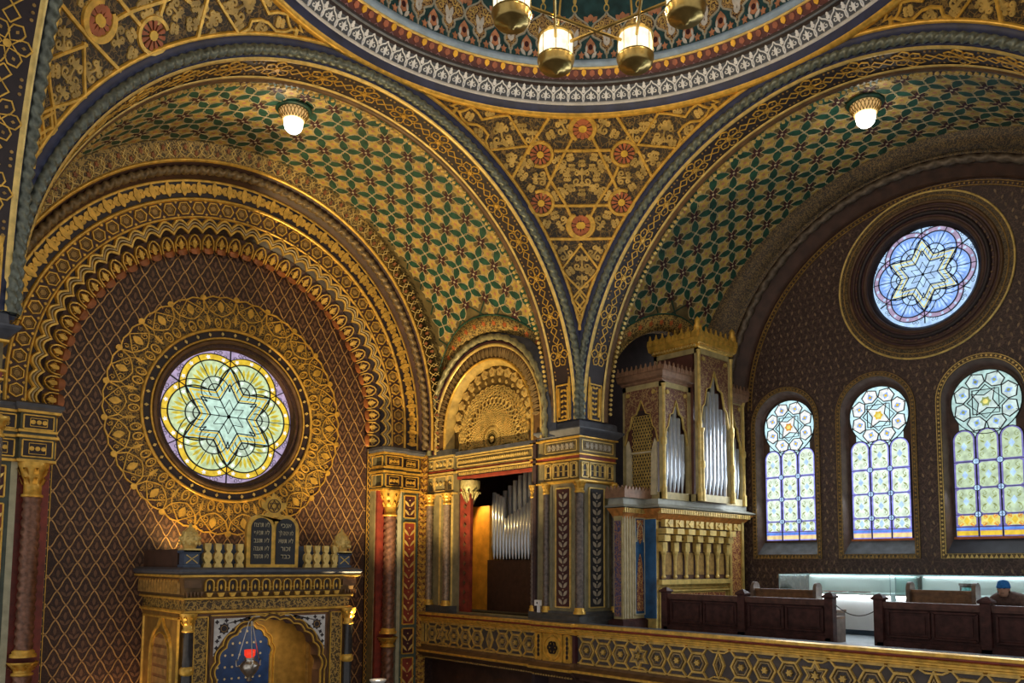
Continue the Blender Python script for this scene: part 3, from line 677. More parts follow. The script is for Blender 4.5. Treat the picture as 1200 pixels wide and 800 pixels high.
stuff(g.obj('border_flowers', mat('rust_paint', (.34, .12, .035), .5, .1, .3, 6), AV)); stuff(g2.obj('border_scrolls', GOLDL, AV))
SF = S_av(4.23, 9.95, 4.53, 9.86); g = G(); NF = 46; da = (PI + 2 * AL) / NF
for k in range(NF):
    f = lambda q: np.stack([-AL + (k + .5 + np.asarray(q)[:, 0]) * da, np.asarray(q)[:, 1]], -1)
    g.plate(SF, f([(-.2, .5), (-.12, .2), (0, .05), (.12, .2), (.2, .5), (.12, .8), (0, .95), (-.12, .8)]), .04)
    for sg in (-1, 1):
        g.plate(SF, f(lens(sg * .5, .5, .42, .28, PI / 2 - sg * 2.2)), .03); g.plate(SF, f(lens(sg * .5, .5, .42, .28, -PI / 2 + sg * 2.2)), .03)
    g.plate(SF, f(circ(.5, .5, .14, 6)), .045)
stuff(g.obj('gilt_foliage', GOLD, AV))
# hexagons: one part each
SH = S_av(3.89, 10.06, 4.18, 9.99); NH = 44; da = (PI + 2 * AL - .04) / NH; gh = G(); hx0 = None
O_hex = Vector((0, YA, ZA))
for k in range(NH):
    a = -AL + .02 + (k + .5) * da
    f = lambda q: np.stack([a + np.asarray(q)[:, 0] * da, np.asarray(q)[:, 1]], -1)
    gh = G(); gh.strap(SH, f(circ(0, .5, .40, 6)), .035, .035, True); gh.strap(SH, f(circ(0, .5, .27, 6)), .018, .02, True, 1); gh.plate(SH, f(circ(0, .5, .2, 6)), .02, 1); gh.plate(SH, f(circ(.5, .9, .1, 4)), .02); gh.plate(SH, f(circ(.5, .1, .1, 4)), .02)
    gh.obj('hexagon', [GOLD, GOLDD], AV)
# nested scalloped lines
SC = S_av(3.60, 10.2, 3.87, 10.08); NSC = 40; g = G(); gi = G()
t = np.linspace(-AL, PI + AL, NSC * 10 + 1); ph = (t + AL) / (PI + 2 * AL) * NSC * PI; lob = np.abs(np.sin(ph))
for off, wd, m_ in ((.52, .055, 0), (.30, .035, 1), (.08, .055, 0)):
    (g if m_ == 0 else gi).strap(SC, np.stack([t, off + lob * .38], -1), wd, .05)
stuff(g.obj('scalloped_line', GOLD, AV)); stuff(gi.obj('scalloped_inner_line', TAN, AV))
# niche row: one little horseshoe niche part per lobe
SN = S_av(3.33, 10.42, 3.60, 10.26)
da = (PI + 2 * AL) / NSC
for k in range(NSC):
    a = -AL + (k + .5) * da; f = lambda q: np.stack([a + np.asarray(q)[:, 0] * da, np.asarray(q)[:, 1]], -1)
    gn = G(); gn.strap(SN, f([(-.4, .0), (-.42, .3), (-.38, .6), (-.2, .88), (0, .98), (.2, .88), (.38, .6), (.42, .3), (.4, .0)]), .035, .05)
    gn.plate(SN, f([(-.12, .2), (0, .05), (.12, .2), (.16, .5), (0, .8), (-.16, .5)]), .05)
    for sg in (-1, 1): gn.strap(SN, f(spiral(sg * .2, .4, .16, 1., PI / 2, sg, 8)), .02, .03)
    # projecting lip under the niche
    ang = np.linspace(-.46, .46, 7); lip = f(np.stack([ang, 0 * ang], -1)); P, Nn = SN(lip); ca = np.array([0, -1., 0])
    er = np.stack([np.cos(np.clip(lip[:, 0], 0, PI)), 0 * ang, np.sin(np.clip(lip[:, 0], 0, PI))], -1); bul = np.sqrt(np.maximum(0, 1 - (ang / .46) ** 2))
    rows = [P + er * .05 + ca * .02, P - er * .01 + ca * (.03 + .05 * bul)[:, None], P - er * (.03 + .09 * bul)[:, None] + ca * (.02 + .05 * bul)[:, None], P - er * (.01 + .04 * bul)[:, None]]
    gn.grid(np.stack(rows), mi=1)
    gn.obj('scallop_niche', [GOLD, mat('copper_lip', (.34, .11, .03), .45, .2, .3, 6)], AV)
# ---------------------------------------------------------------- rose of the ark wall: gilt lace and rings
LACE = thing('trim_5', (0, YA, ZC), 'round window surround of gilt lace relief and stepped rings', 'surround', kind='structure')
SP = S_polar((0, YA, ZC), (1, 0, 0), (0, 0, 1), (0, -1, 0))
g = G(); ann(g, SP, 1.84, 2.44, 96, h=.012); g.obj('lace_ground', filigree('lace_ground', (.035, .02, .008), (.30, .18, .035), 12, .09, .25, (.10, .055, .015)), LACE)
NL = 22; da = 2 * PI / NL; ga = G()
for k in range(NL):
    f = lambda q: np.stack([(k + np.asarray(q)[:, 0]) * da, 1.86 + np.asarray(q)[:, 1] * .68], -1)
    for sg in (-1, 1):
        th_ = np.linspace(0, 2 * PI, 13); ga.strap(SP, f(np.stack([sg * (.17 + .13 * np.cos(th_ + PI / 2) * .9), .2 + .15 * np.sin(th_ + PI / 2) - .02], -1)), .036, .035)
        ga.strap(SP, f(spiral(sg * .17, .14, .07, 1.1, 0, sg, 8)), .02, .03)
        ga.strap(SP, f([(0, .38), (sg * .2, .45), (sg * .42, .62), (sg * .5, .92)]), .034, .03)
        ga.strap(SP, f([(sg * .5, .45), (sg * .4, .62), (sg * .2, .78), (0, .96)]), .024, .026)
        ga.strap(SP, f([(sg * .5, .92), (sg * .35, .98), (sg * .2, 1.02), (0, .98)]), .035, .03)
        ga.strap(SP, f(spiral(sg * .25, .62, .11, 1.2, PI / 2, sg, 9)), .018, .022); ga.strap(SP, f(spiral(sg * .4, .3, .09, 1.2, PI / 2, -sg, 9)), .018, .022)
        ga.strap(SP, f(spiral(sg * .34, .84, .08, 1.1, PI / 2, sg, 8)), .016, .022)
    ga.plate(SP, f(lens(0, .5, .36, .22, PI / 2)), .03); ga.plate(SP, f(circ(.5, .98, .09, 8)), .04); ga.plate(SP, f(lens(.5, .1, .4, .12, PI / 2)), .02)
stuff(ga.obj('gilt_lace', GOLD, LACE))
def tor(name, r, rad, y, m, sq=1.): g = G(); b = np.linspace(0, 2 * PI, 9); g.lathe((0, YA, ZC), [(r + rad * math.cos(t), y + rad * sq * math.sin(t)) for t in b], 96, ax='Y'); return g.obj(name, m, LACE, True)
tor('gilt_ring', 1.84, .032, -.03, GOLD); tor('gilt_ring', 1.655, .022, -.03, GOLD); tor('bronze_ring', 1.585, .045, -.02, BROWNM); tor('bronze_ring', 1.52, .028, .03, GOLDD)
g = G(); ann(g, SP, 1.64, 1.84, 96, h=.012); g.obj('dark_ring', BLACKB, LACE); g = G(); g.lathe((0, YA, ZC), [(1.66, -.01), (1.60, -.015), (1.55, .03), (1.50, .08), (1.44, .12), (1.44, .3)], 96, ax='Y'); g.obj('splay', BROWN, LACE, True)
g = G()
for k in range(40): g.plate(SP, np.stack([k * 2 * PI / 40 + np.array([-.018, 0, .018, 0]), np.array([1.745, 1.70, 1.745, 1.79])], -1), .035)
stuff(g.obj('gilt_beads', GOLDL, LACE))
# ================================================================== stained glass
import bmesh
AQUA = glow('glass_pale_aqua', (.60, .86, .74), .62); LIME = glow('glass_lime', (.62, .78, .30), .55); YEL = glow('glass_yellow', (.95, .62, .05), .6); YELL = glow('glass_lemon', (.92, .80, .22), .6)
LILAC = glow('glass_lilac', (.58, .46, .70), .5); WHT = glow('glass_white', (.88, .95, .93), .75); ORG = glow('glass_orange', (.95, .38, .05), .55)
ICE = glow('glass_ice_blue', (.24, .42, .92), .75); ICEW = glow('glass_ice_white', (.42, .62, .95), .8); VIO = glow('glass_violet_blue', (.30, .30, .85), .7); BLU = glow('glass_blue', (.10, .28, .85), .7)
PGRN = glow('glass_pale_green', (.74, .88, .72), .78); GRN = glow('glass_moss', (.38, .46, .16), .5); SKYG = glow('glass_sky', (.55, .82, .92), .85)
def pane(poly, m, S, par, h=.01, c=None, name='pane'):
    g = G(); g.plate(S, poly, h, 0, c); return g.obj(name, m, par)
def pol(r, deg): return (r * math.cos(math.radians(deg)), r * math.sin(math.radians(deg)))
def rose(name, O, U, V, N, R, pal, label, rot=0.):
    W = thing(name, O, label, 'window', kind='structure'); S0 = plane(O, U, V)
    cr, sr = math.cos(rot), math.sin(rot)
    def S(p): p = np.asarray(p, float) * R; return S0(np.stack([p[:, 0] * cr - p[:, 1] * sr, p[:, 0] * sr + p[:, 1] * cr], -1))
    lead = G(); gold = G()
    for k in range(6):
        t = 90 + 60 * k; a0, a1 = t - 30, t + 30                 # tip direction, neighbouring notches
        # corner glass behind the lobes
        pane(np.vstack([[pol(.55, t)], arc(0, 0, 1.02, math.radians(t - 30), math.radians(t + 30), 14)]), pal['corner'], S, W, .004, pol(.9, t))
        pane([(0, 0), pol(.27, a0), pol(.49, t), pol(.27, a1)], pal['star'], S, W, .03)
        pane([pol(.27, a0), pol(.427, a0), pol(.74, t), pol(.49, t)], pal['star2'], S, W, .03)
        pane([pol(.27, a1), pol(.49, t), pol(.74, t), pol(.427, a1)], pal['star2'], S, W, .03)
        for b in (a0, a1):
            gold.strap(S, [pol(.392, b), pol(.68, t)], .03 * R, .038); gold.strap(S, [pol(.305, b), pol(.545, t)], .026 * R, .038)
            lead.strap(S, [pol(.427, b), pol(.745, t)], .026 * R, .045); lead.strap(S, [pol(.27, b), pol(.49, t)], .022 * R, .045); lead.strap(S, [(0, 0), pol(.427, b)], .018 * R, .045); lead.strap(S, [pol(.135, b), pol(.26, t)], .012 * R, .042); lead.strap(S, [((pol(.27, b)[0] + pol(.49, t)[0]) / 2, (pol(.27, b)[1] + pol(.49, t)[1]) / 2), ((pol(.427, b)[0] + pol(.74, t)[0]) / 2, (pol(.427, b)[1] + pol(.74, t)[1]) / 2)], .010 * R, .034)
        lead.strap(S, [pol(.74, t), pol(1., t)], .018 * R, .04)
        for q in (-13, -9, -5, 5, 9, 13): lead.strap(S, circ(*pol(.965 if abs(q) > 6 else .90, t + q), .025, 8), .008 * R, .012, True)
        for b, sg in ((a0, 1), (a1, -1)):
            # border band of the lobe next to this tip (half a lobe)
            c = np.array(pol(.482, b)); ba = math.radians(b); e = math.radians(113.4) * sg
            o_ = c + np.stack([.498 * np.cos(ba + np.linspace(0, e * .97, 12)), .498 * np.sin(ba + np.linspace(0, e * .97, 12))], -1)
            i_ = c + np.stack([.403 * np.cos(ba + np.linspace(e, 0, 12)), .403 * np.sin(ba + np.linspace(e, 0, 12))], -1)
            g = G(); nn = 12; P0, N0 = S(o_); P1, N1 = S(i_[::-1]); g.grid(np.stack([P0 + N0 * .016, P1 + N1 * .016]))
            for q in (.16, .42, .68, .92):
                pt = c + .45 * np.array([math.cos(ba + e * q), math.sin(ba + e * q)]); g.plate(S, starp(pt[0], pt[1], .036, .02, 5, ba), .02, 1)
            g.obj('pane', [pal['border'], pal['bead']], W)
            lead.strap(S, c + np.stack([.403 * np.cos(ba + np.linspace(0, e, 14)), .403 * np.sin(ba + np.linspace(0, e, 14))], -1), .025 * R, .04)
            lead.strap(S, c + np.stack([.498 * np.cos(ba + np.linspace(0, e * .9, 14)), .498 * np.sin(ba + np.linspace(0, e * .9, 14))], -1), .016 * R, .04)
            # fan glass of the half lobe
            nt = np.array(pol(.427, b)); ee = math.radians(86) * sg
            ia = nt + np.stack([.21 * np.cos(ba + np.linspace(ee, 0, 8)), .21 * np.sin(ba + np.linspace(ee, 0, 8))], -1)
            oa = c + np.stack([.403 * np.cos(ba + np.linspace(0, e, 12)), .403 * np.sin(ba + np.linspace(0, e, 12))], -1)
            poly = np.vstack([oa, ia]); g = G(); g.plate(S, poly, .018, 0, c + .30 * np.array([math.cos(ba + e * .42), math.sin(ba + e * .42)]))
            for q in range(7):
                an = ba + ee * (.07 + q * .143); p0 = nt + .225 * np.array([math.cos(an), math.sin(an)]); ln = .19 - .016 * q
                g.plate(S, lens(p0[0], p0[1], ln, .045, an), .03, 1)
            g.obj('pane', [pal['fan'], pal['ray']], W)
            g = G(); ib = nt + np.stack([.21 * np.cos(ba + np.linspace(0, math.radians(119) * sg, 9)), .21 * np.sin(ba + np.linspace(0, math.radians(119) * sg, 9))], -1)
            g.plate(S, np.vstack([[nt], ib]), .02); g.obj('pane', pal['eye'], W)
            for rr in (.21, .10): lead.strap(S, nt + np.stack([rr * np.cos(ba + np.linspace(0, math.radians(118) * sg, 10)), rr * np.sin(ba + np.linspace(0, math.radians(118) * sg, 10))], -1), .02 * R, .04)
        lead.strap(S, [pol(.427, a0), pol(.98, a0)], .013 * R, .04)
    lead.plate(S, circ(0, 0, .03, 8), .045)
    lead.obj('lead_lines', LEAD, W); gold.obj('yellow_star_lines', pal['line'], W)
    g = G(); P, Nn = S(circ(0, 0, 1.06, 48)); g.add(np.vstack([P - Nn * .02]), [tuple(range(48))]); g.obj('backing_glass', pal['corner'], W)
    return W
rose('window_1', (0, YA + .2, ZC), (1, 0, 0), (0, 0, 1), (0, -1, 0), 1.44, dict(corner=LILAC, star=AQUA, star2=glow('glass_sea_white', (.50, .78, .68), .6), border=YEL, bead=WHT, fan=glow('glass_pale_lime', (.66, .82, .46), .6), ray=glow('glass_olive_yellow', (.74, .60, .06), .55), eye=glow('glass_willow', (.60, .76, .58), .6), line=YEL), 'round stained-glass window above the ark with green and yellow hexagram')
ZR = 12.47
rose('window_2', (XB + .14, 0, ZR + .05), (0, -1, 0), (0, 0, 1), (-1, 0, 0), 1.03, dict(corner=ICEW, star=ICEW, star2=ICEW, border=LILAC, bead=ICEW, fan=ICE, ray=ICEW, eye=ICEW, line=YELL), 'round blue stained-glass window with yellow-edged hexagram', .0)
# ---------------------------------------------------------------- window wall with its openings
WY = [3.13, 1.045, -1.04, -3.125]
WZ0, WZ1, WHW = 6.76, 10.53, .745
def fill(loops, x):
    bm = bmesh.new(); ed = []
    for lp in loops:
        vs = [bm.verts.new((x, y, z)) for y, z in lp]; ed += [bm.edges.new((vs[i], vs[(i + 1) % len(vs)])) for i in range(len(vs))]
    bmesh.ops.triangle_fill(bm, edges=ed, use_beauty=True); bm.verts.index_update()
    V = [tuple(v.co) for v in bm.verts]; F = [tuple(v.index for v in f.verts) for f in bm.faces]; bm.free(); return V, F
loops = [[(-6.5, 0), (5.6, 0), (5.6, 15.6), (-6.5, 15.6)]]
for y in WY: loops.append([tuple(p) for p in arch_poly(y, WHW, WZ0, WZ1, 20)])
loops.append([tuple(p) for p in circ(0, ZR, 1.18, 48)])
g = G(); g.add(*fill(loops, XB)); WW = g.obj('wall_south', FWALLS); struct(WW, 'dark brown damask wall with arched windows and a round one', 'wall')
# small gilt drops of the damask
g = G(); gq = G()
def wallfree(y, z, m=.1):
    if math.hypot(y, z - ZR) < 1.8 + m: return False
    if z > 10.2 and math.hypot(y, z - 10.2) > 3.95 - m: return False
    if abs(y) > 4.2: return False
    for wy in WY:
        if abs(y - wy) < .87 + m and 6.6 - m < z < 9.75: return False
        if math.hypot(y - wy, z - 9.78) < .87 + m and z >= 9.7: return False
    return True
for i in range(-24, 25):
    for j in range(60):
        y, z = (i + .5 * (j % 2)) * .17, 5.3 + j * .16
        if wallfree(y, z, .03): g.plate(SW, lens(-y, z - .05, .10, .042, PI / 2 + (.35 if j % 2 else -.35), 3), .008)
stuff(g.obj('damask_drops', mat('drop_gilt', (.24, .16, .09), .5, .2, .4, 3), WW))
for i in range(-40, 41):                                        # ogee lattice between and below the windows
    for sg in (-1, 1):
        run = []
        for z in np.arange(5.25, 9.2, .07):
            y = sg * (z - 6) * .6 + i * .34 + .02 * math.sin(z * 22)
            if wallfree(y, z, .0): run.append((-y, z))
            else:
                if len(run) > 2: gq.strap(SW, run, .02, .008)
                run = []
        if len(run) > 2: gq.strap(SW, run, .02, .008)
stuff(gq.obj('damask_lattice', mat('damask_line', (.13, .075, .06), .5, .1, .3, 3), WW))
for wi, y in enumerate(WY):
    wj = wi if wi < 3 else 1
    W = thing('window_%d' % (wi + 3), (XB + .2, y, WZ0), ['arched stained-glass window beside the organ case', 'arched stained-glass window between the two others', 'arched stained-glass window with amber bottom panes and sunlit sill', 'arched stained-glass window next to the one with amber panes, away from the organ'][wi], 'window', kind='structure')
    # border, reveal, sill, backing
    g = G(); out = arch_poly(y, WHW + .105, WZ0 - .105, WZ1 + .105, 24); inn = arch_poly(y, WHW, WZ0, WZ1, 24)
    f = lambda p: np.stack([-p[:, 0], p[:, 1]], -1); P0, N0 = SW(f(out)); P1, N1 = SW(f(inn))
    rows = np.stack([P0, P0 + N0 * .03, P1 + N1 * .03, P1]); g.grid(np.concatenate([rows, rows[:, :1]], 1)); fr = g.obj('border', FDARK, W)
    g = G()
    for p in (arch_poly(y, WHW + .095, WZ0 - .095, WZ1 + .095, 24), arch_poly(y, WHW + .012, WZ0 - .012, WZ1 + .012, 24)): g.strap(SW, f(p), .018, .04, True)
    per = arch_poly(y, WHW + .053, WZ0 - .053, WZ1 + .053, 60); seg = np.linalg.norm(np.diff(per, axis=0), axis=1); cum = np.concatenate([[0], np.cumsum(seg)])
    for s_ in np.arange(.05, cum[-1], .085):
        i = min(np.searchsorted(cum, s_) - 1, len(seg) - 1); q = per[i] + (per[i + 1] - per[i]) * (s_ - cum[i]) / seg[i]; g.plate(SW, circ(-q[0], q[1], .024, 4), .04)
    for s_ in np.arange(-WHW, WHW, .085): g.plate(SW, [(-y + s_, WZ0 - .09), (-y + s_ + .07, WZ0 - .09), (-y + s_ + .035, WZ0 - .02)], .04)
    stuff(g.obj('gilt_border_lines', GOLDL if wi == 2 else GOLDD, fr))
    gi_ = arch_poly(y, .675, 7.06, 10.42, 24); P2 = np.stack([0 * gi_[:, 0] + XB + .22, gi_[:, 0], gi_[:, 1]], -1)
    g = G(); g.grid(np.stack([P1, P2])); g.obj('reveal', mat('reveal_mauve', (.15, .095, .08), .55, 0, .3, 6), W)
    g = G(); g.add([P1[0], P1[-1], P2[-1], P2[0]], [(0, 1, 2, 3)]); g.obj('sill', [GREYB, GREYB, mat('sill_dark', (.05, .055, .075), .4, 0, .2, 5)][wj], W)
    g = G(); g.box(XB + .17, XB + .215, y - .66, y + .66, 7.04, 7.085); g.obj('sill_edge', BROWN if wi == 0 else ORANGE, W)
    g = G(); g.add(P2, [tuple(range(len(P2)))]); g.obj('backing_panel', BROWN, W)
    # glass; coordinates relative to the window axis
    S0 = plane((XB + .205, y, 0), (0, -1, 0), (0, 0, 1)); lead = G()
    zc, rc = 9.72, .63
    pane(circ(0, zc, rc, 40), [SKYG, SKYG, glow('glass_dim_aqua', (.46, .68, .66), .7)][wj], S0, W, .004, name='roundel_pane'); lead.strap(S0, circ(0, zc, rc, 40), .02, .025, True)
    pane(rect(-.5, .5, 8.95, 9.4), [SKYG, SKYG, glow('glass_dim_aqua', (.46, .68, .66), .7)][wj], S0, W, .002, name='neck_pane')
    hexm = [WHT, WHT, glow('glass_dim_white', (.62, .78, .76), .68)][wj]
    for k in range(8):
        t = k * PI / 4 + PI / 8; ct, st = math.cos(t), math.sin(t)
        q = np.array([(.31, 0), (.37, .145), (.51, .165), (.61, 0), (.51, -.165), (.37, -.145)]); q = np.stack([q[:, 0] * ct - q[:, 1] * st, zc + q[:, 0] * st + q[:, 1] * ct], -1)
        g = G(); g.plate(S0, q, .010); c0 = (.44 * ct, zc + .44 * st); dq = np.array([(-.08, 0), (0, .06), (.08, 0), (0, -.06)]); g.plate(S0, np.stack([c0[0] + dq[:, 0] * ct - dq[:, 1] * st, c0[1] + dq[:, 0] * st + dq[:, 1] * ct], -1), .013, 1); g.plate(S0, circ(c0[0], c0[1], .032, 8), .016, 2)
        g.obj('hexagon_pane', [hexm, ICE, GRN if wi == 2 else YEL], W); lead.strap(S0, q, .026, .024, True)
        lead.strap(S0, [(.56 * ct, zc + .56 * st), (.62 * ct, zc + .62 * st)], .014, .022)
    st4 = starp(0, zc, .30, .13, 4, PI / 4 + .2); g = G(); g.plate(S0, st4, .012); g.plate(S0, starp(0, zc, .105, .075, 6), .015, 1); g.plate(S0, circ(0, zc, .05, 8), .018, 2)
    g.obj('star_pane', [hexm, [ORG, YEL, GRN][wj], YELL], W); lead.strap(S0, st4, .024, .026, True); lead.strap(S0, circ(0, zc, .335, 4, PI / 4), .02, .024, True); lead.strap(S0, circ(0, zc, .335, 4, 0), .02, .024, True)
    # three round-headed lights
    rows_ = [9.17, 8.56, 8.04, 7.52, 7.28]
    for ci in range(3):
        uc = (ci - 1) * .42
        ap = arch_poly(uc, .205, 7.07, 9.2, 12); pane(ap, [VIO, VIO, glow('glass_dim_violet', (.22, .20, .55), .6)][wj], S0, W, .010, (uc, 8.2), 'light_border'); lead.strap(S0, ap, .018, .03, True)
        for ri in range(4):
            z1, z0 = rows_[ri], rows_[ri + 1]; hw = .165; b = .05
            if ri == 0: q = arch_poly(uc, hw, z0 + .03, z1, 10)
            else: q = np.array([(uc - hw, z0 + b), (uc - hw + b, z0 + .02), (uc + hw - b, z0 + .02), (uc + hw, z0 + b), (uc + hw, z1 - b), (uc + hw - b, z1 - .02), (uc - hw + b, z1 - .02), (uc - hw, z1 - b)])
            zm = (z0 + z1) / 2; g = G(); g.plate(S0, q, .014, 0, (uc, zm)); hh = (z1 - z0) / 2
            g.plate(S0, [(uc - .055, zm), (uc, zm - .085), (uc + .055, zm), (uc, zm + .085)], .020, 2)
            for sx in (-1, 1):
                for sz in (-1, 1):
                    g.plate(S0, lens(uc + sx * .05, zm + sz * .05, .1, .034, math.atan2(sz * .7, sx)), .018, 1); g.strap(S0, spiral(uc + sx * .095, zm + sz * hh * .55, .055, 1., PI / 2 * sz, sx, 8), .014, .018, mi=1)
            amber = wi == 2 and ri == 3
            g.obj('panel_pane', [[PGRN, PGRN, glow('glass_dim_green', (.52, .66, .45), .7)][wj] if not amber else YELL, GRN if not amber else ORG, ICEW if not amber else YEL], W)
            lead.strap(S0, [(uc - .205, z0), (uc + .205, z0)], .014, .03)
        g = G(); g.plate(S0, rect(uc - .19, uc + .19, 7.11, 7.20), .014); g.obj('amber_strip', YEL if wi == 2 else glow('glass_pale_amber', (.9, .66, .32), .75), W)
        g = G(); g.plate(S0, rect(uc - .2, uc + .2, 7.22, 7.26), .014); g.obj('blue_strip', BLU, W)
    for ux in (-.21, .21):
        for z in rows_[1:4]: pane(circ(ux, z, .055, 8), ICEW, S0, W, .03, name='round_pane'); lead.strap(S0, circ(ux, z, .062, 8), .014, .034, True)
    lead.obj('lead_lines', LEAD, W)
# round window surround
RO = thing('trim_6', (XB, 0, ZR), 'stepped brown surround of the round blue window with gilt line', 'surround', kind='structure')
SPR = S_polar((XB, 0, ZR), (0, -1, 0), (0, 0, 1), (-1, 0, 0))
g = G(); ann(g, SPR, 1.50, 1.72, 96, h=.02); g.obj('gilt_band', FDARK, RO)
g = G(); ann(g, SPR, 1.2, 1.5, 96, h=.012); g.obj('brown_band', mat('plum_paint', (.075, .03, .035), .5, 0, .3, 8), RO)
def torx(name, r, rad, x, m): g = G(); b = np.linspace(0, 2 * PI, 9); g.lathe((XB, 0, ZR), [(r + rad * math.cos(t), x + rad * math.sin(t)) for t in b], 96, ax='X'); return g.obj(name, m, RO, True)
torx('gilt_ring', 1.72, .022, -.02, GOLDL); torx('gilt_ring', 1.62, .012, -.03, GOLDD); torx('brown_ring', 1.50, .035, -.03, BROWNM); torx('brown_ring', 1.40, .03, -.03, BROWN); torx('dark_ring', 1.28, .05, -.02, BLACKB); torx('dark_ring', 1.17, .05, .02, BROWN)
g = G(); g.lathe((XB, 0, ZR), [(1.2, -.01), (1.12, .03), (1.04, .12), (1.04, .2)], 96, ax='X'); g.obj('splay', BLACKB, RO, True)
g = G()
for k in range(60): g.plate(SPR, np.stack([k * 2 * PI / 60 + np.array([-.02, 0, .02, 0]), np.array([1.34, 1.31, 1.34, 1.37])], -1), .03)
stuff(g.obj('beads', BROWNM, RO))
# arch of the window wall: hollow, rope, gilt border line
AW = thing('trim_7', (XB, 0, 10.2), 'dark rope-moulded wall arch above the window wall', 'arch', kind='structure'); ZW = 10.2
def wpts(r, x, zc, n=110, zb=10.15): a = np.linspace(0, PI, n); Y = np.concatenate([[r], r * np.cos(a), [-r]]); Z = np.concatenate([[zb], zc + r * np.sin(a), [zb]]); return np.stack([0 * Y + x, Y, Z], -1)
g = G(); g.grid(np.stack([wpts(5.5, 9.1, ZC), wpts(5.2, 9.12, ZC), wpts(4.62, 9.28, 10.0), wpts(4.5, 9.36, ZW), wpts(4.40, 9.40, ZW)])); g.obj('floral_band', FDARK, AW, True)
g = G(); g.grid(np.stack([wpts(4.40, 9.40, ZW), wpts(4.42, 9.52, ZW), wpts(4.26, 9.58, ZW), wpts(4.24, 9.72, ZW), wpts(4.12, 9.74, ZW), wpts(4.10, 9.94, ZW)])); g.obj('hollow', BROWN, AW, True)
g = G(); n, m = 500, 8; r = 4.33; L = PI * r; leg = .1; s = np.linspace(-leg, L + leg, n); a = np.clip(s / r, 0, PI); b = np.linspace(0, 2 * PI, m, endpoint=False)
Yy = r * np.cos(a); Zz = ZW + r * np.sin(a) + np.where(s < 0, s, 0) + np.where(s > L, -(s - L), 0); rr = .085 * (1 + .22 * np.cos(2 * b[None] + 260 * (s / L)[:, None])); er = np.stack([0 * a, np.cos(a), np.sin(a)], -1)
g.grid(np.stack([0 * Yy + 9.47, Yy, Zz], -1)[:, None] + rr[..., None] * (er[:, None] * np.cos(b)[None, :, None] + np.array([1., 0, 0]) * np.sin(b)[None, :, None]), cv=True); g.obj('rope_moulding', mat('dull_bronze_rope', (.13, .095, .065), .45, .3, .5, 14), AW, True)
SAW = S_polar((XB - .01, 0, ZW), (0, -1, 0), (0, 0, 1), (-1, 0, 0)); g = G()
for r in (3.97, 4.06): a = np.linspace(0, PI, 100); g.strap(SAW, np.stack([a, 0 * a + r], -1), .02, .02)
for k in range(140): g.plate(SAW, np.stack([k * PI / 140 + np.array([-.006, 0, .006, 0]), np.array([4.015, 3.99, 4.015, 4.04])], -1), .02)
stuff(g.obj('gilt_border', GOLDD, AW))
# ================================================================== piers, side wall, pilasters
def SPX(x): return plane((x, 0, 0), (0, -1, 0), (0, 0, 1))      # faces -X, u = -Y
def SNY(y): return plane((0, y, 0), (1, 0, 0), (0, 0, 1))       # faces -Y, u = X
def PT(ax, val, x, y): d = ray(x, y); i = 'XYZ'.index(ax); return CP + d * ((val - CP[i]) / d[i])
def twisted(g, x, y, r, z0, z1, turns, n=14, amp=.12, k=3, mi=0):
    zs = np.linspace(z0, z1, max(12, int((z1 - z0) / .045))); a = np.linspace(0, 2 * PI, n, endpoint=False)
    rr = r * (1 + amp * np.cos(k * (a[None] - (zs[:, None] - z0) / (z1 - z0) * turns * 2 * PI / k * 1.)))
    g.grid(np.stack([x + rr * np.cos(a), y + rr * np.sin(a), zs[:, None] + 0 * a], -1), cv=True, mi=mi)
def column(parent, x, y, r, z0, z1, zcap, mshaft, turns=8, bell=True):
    """shaft, moulded base and leafy capital as three parts"""
    g = G(); twisted(g, x, y, r, z0 + .1, z1, turns); g.obj('column_shaft', mshaft, parent, True)
    g = G(); g.lathe((x, y, 0), [(r * 1.5, z0), (r * 1.5, z0 + .05), (r * 1.2, z0 + .07), (r * 1.3, z0 + .1), (r, z0 + .13)], 14); g.obj('column_base', GOLD, parent, True)
    h = zcap - z1; g = G(); g.lathe((x, y, 0), [(r, z1 - .01), (r * 1.25, z1), (r * 1.25, z1 + .03), (r * 1.0, z1 + .05), (r * 1.05, z1 + h * .45), (r * 1.5, z1 + h * .75), (r * 1.75, z1 + h * .92), (r * 1.75, zcap)], 14)
    for k in range(8):
        a = k * PI / 4; ca, sa = math.cos(a), math.sin(a)
        for zz, rr, s in ((.35, 1.15, .5), (.62, 1.45, .45)):
            p = np.array([x + r * rr * ca, y + r * rr * sa, z1 + h * zz]); t = np.array([-sa, ca, 0]); o_ = np.array([ca, sa, 0])
            g.add([p - t * r * .3, p + t * r * .3, p + t * r * .3 * .6 + o_ * r * .35 + np.array([0, 0, h * .2]), p - t * r * .18 + o_ * r * .35 + np.array([0, 0, h * .2]), p + o_ * r * .45 + np.array([0, 0, h * .1])], [(0, 1, 2, 3), (3, 2, 4)])
    g.obj('capital', GOLD, parent, True)
def leaf_panel(parent, S, u0, u1, z0, z1, ground, leafm, n, framem=GOLDL):
    g = G(); g.plate(S, rect(u0, u1, z0, z1), .006); g.obj('panel', ground, parent)
    g = G(); frame(g, S, u0, u1, z0, z1, .035, .025); g.obj('panel_frame', framem, parent)
    g = G(); um = (u0 + u1) / 2; L = (u1 - u0) * .40; dz = (z1 - z0 - .12) / n
    for k in range(n):
        z = z0 + .06 + k * dz
        for sg in (-1, 1): g.plate(S, lens(um + sg * .015, z, dz * .95, L * .42, PI / 2 - sg * .72), .02)
        g.plate(S, circ(um, z + dz * .75, .018, 5), .02)
    stuff(g.obj('panel_leaves', leafm, parent))
LEAFP = mat('pale_leaf', (.42, .36, .27), .5, .1, .2, 9)
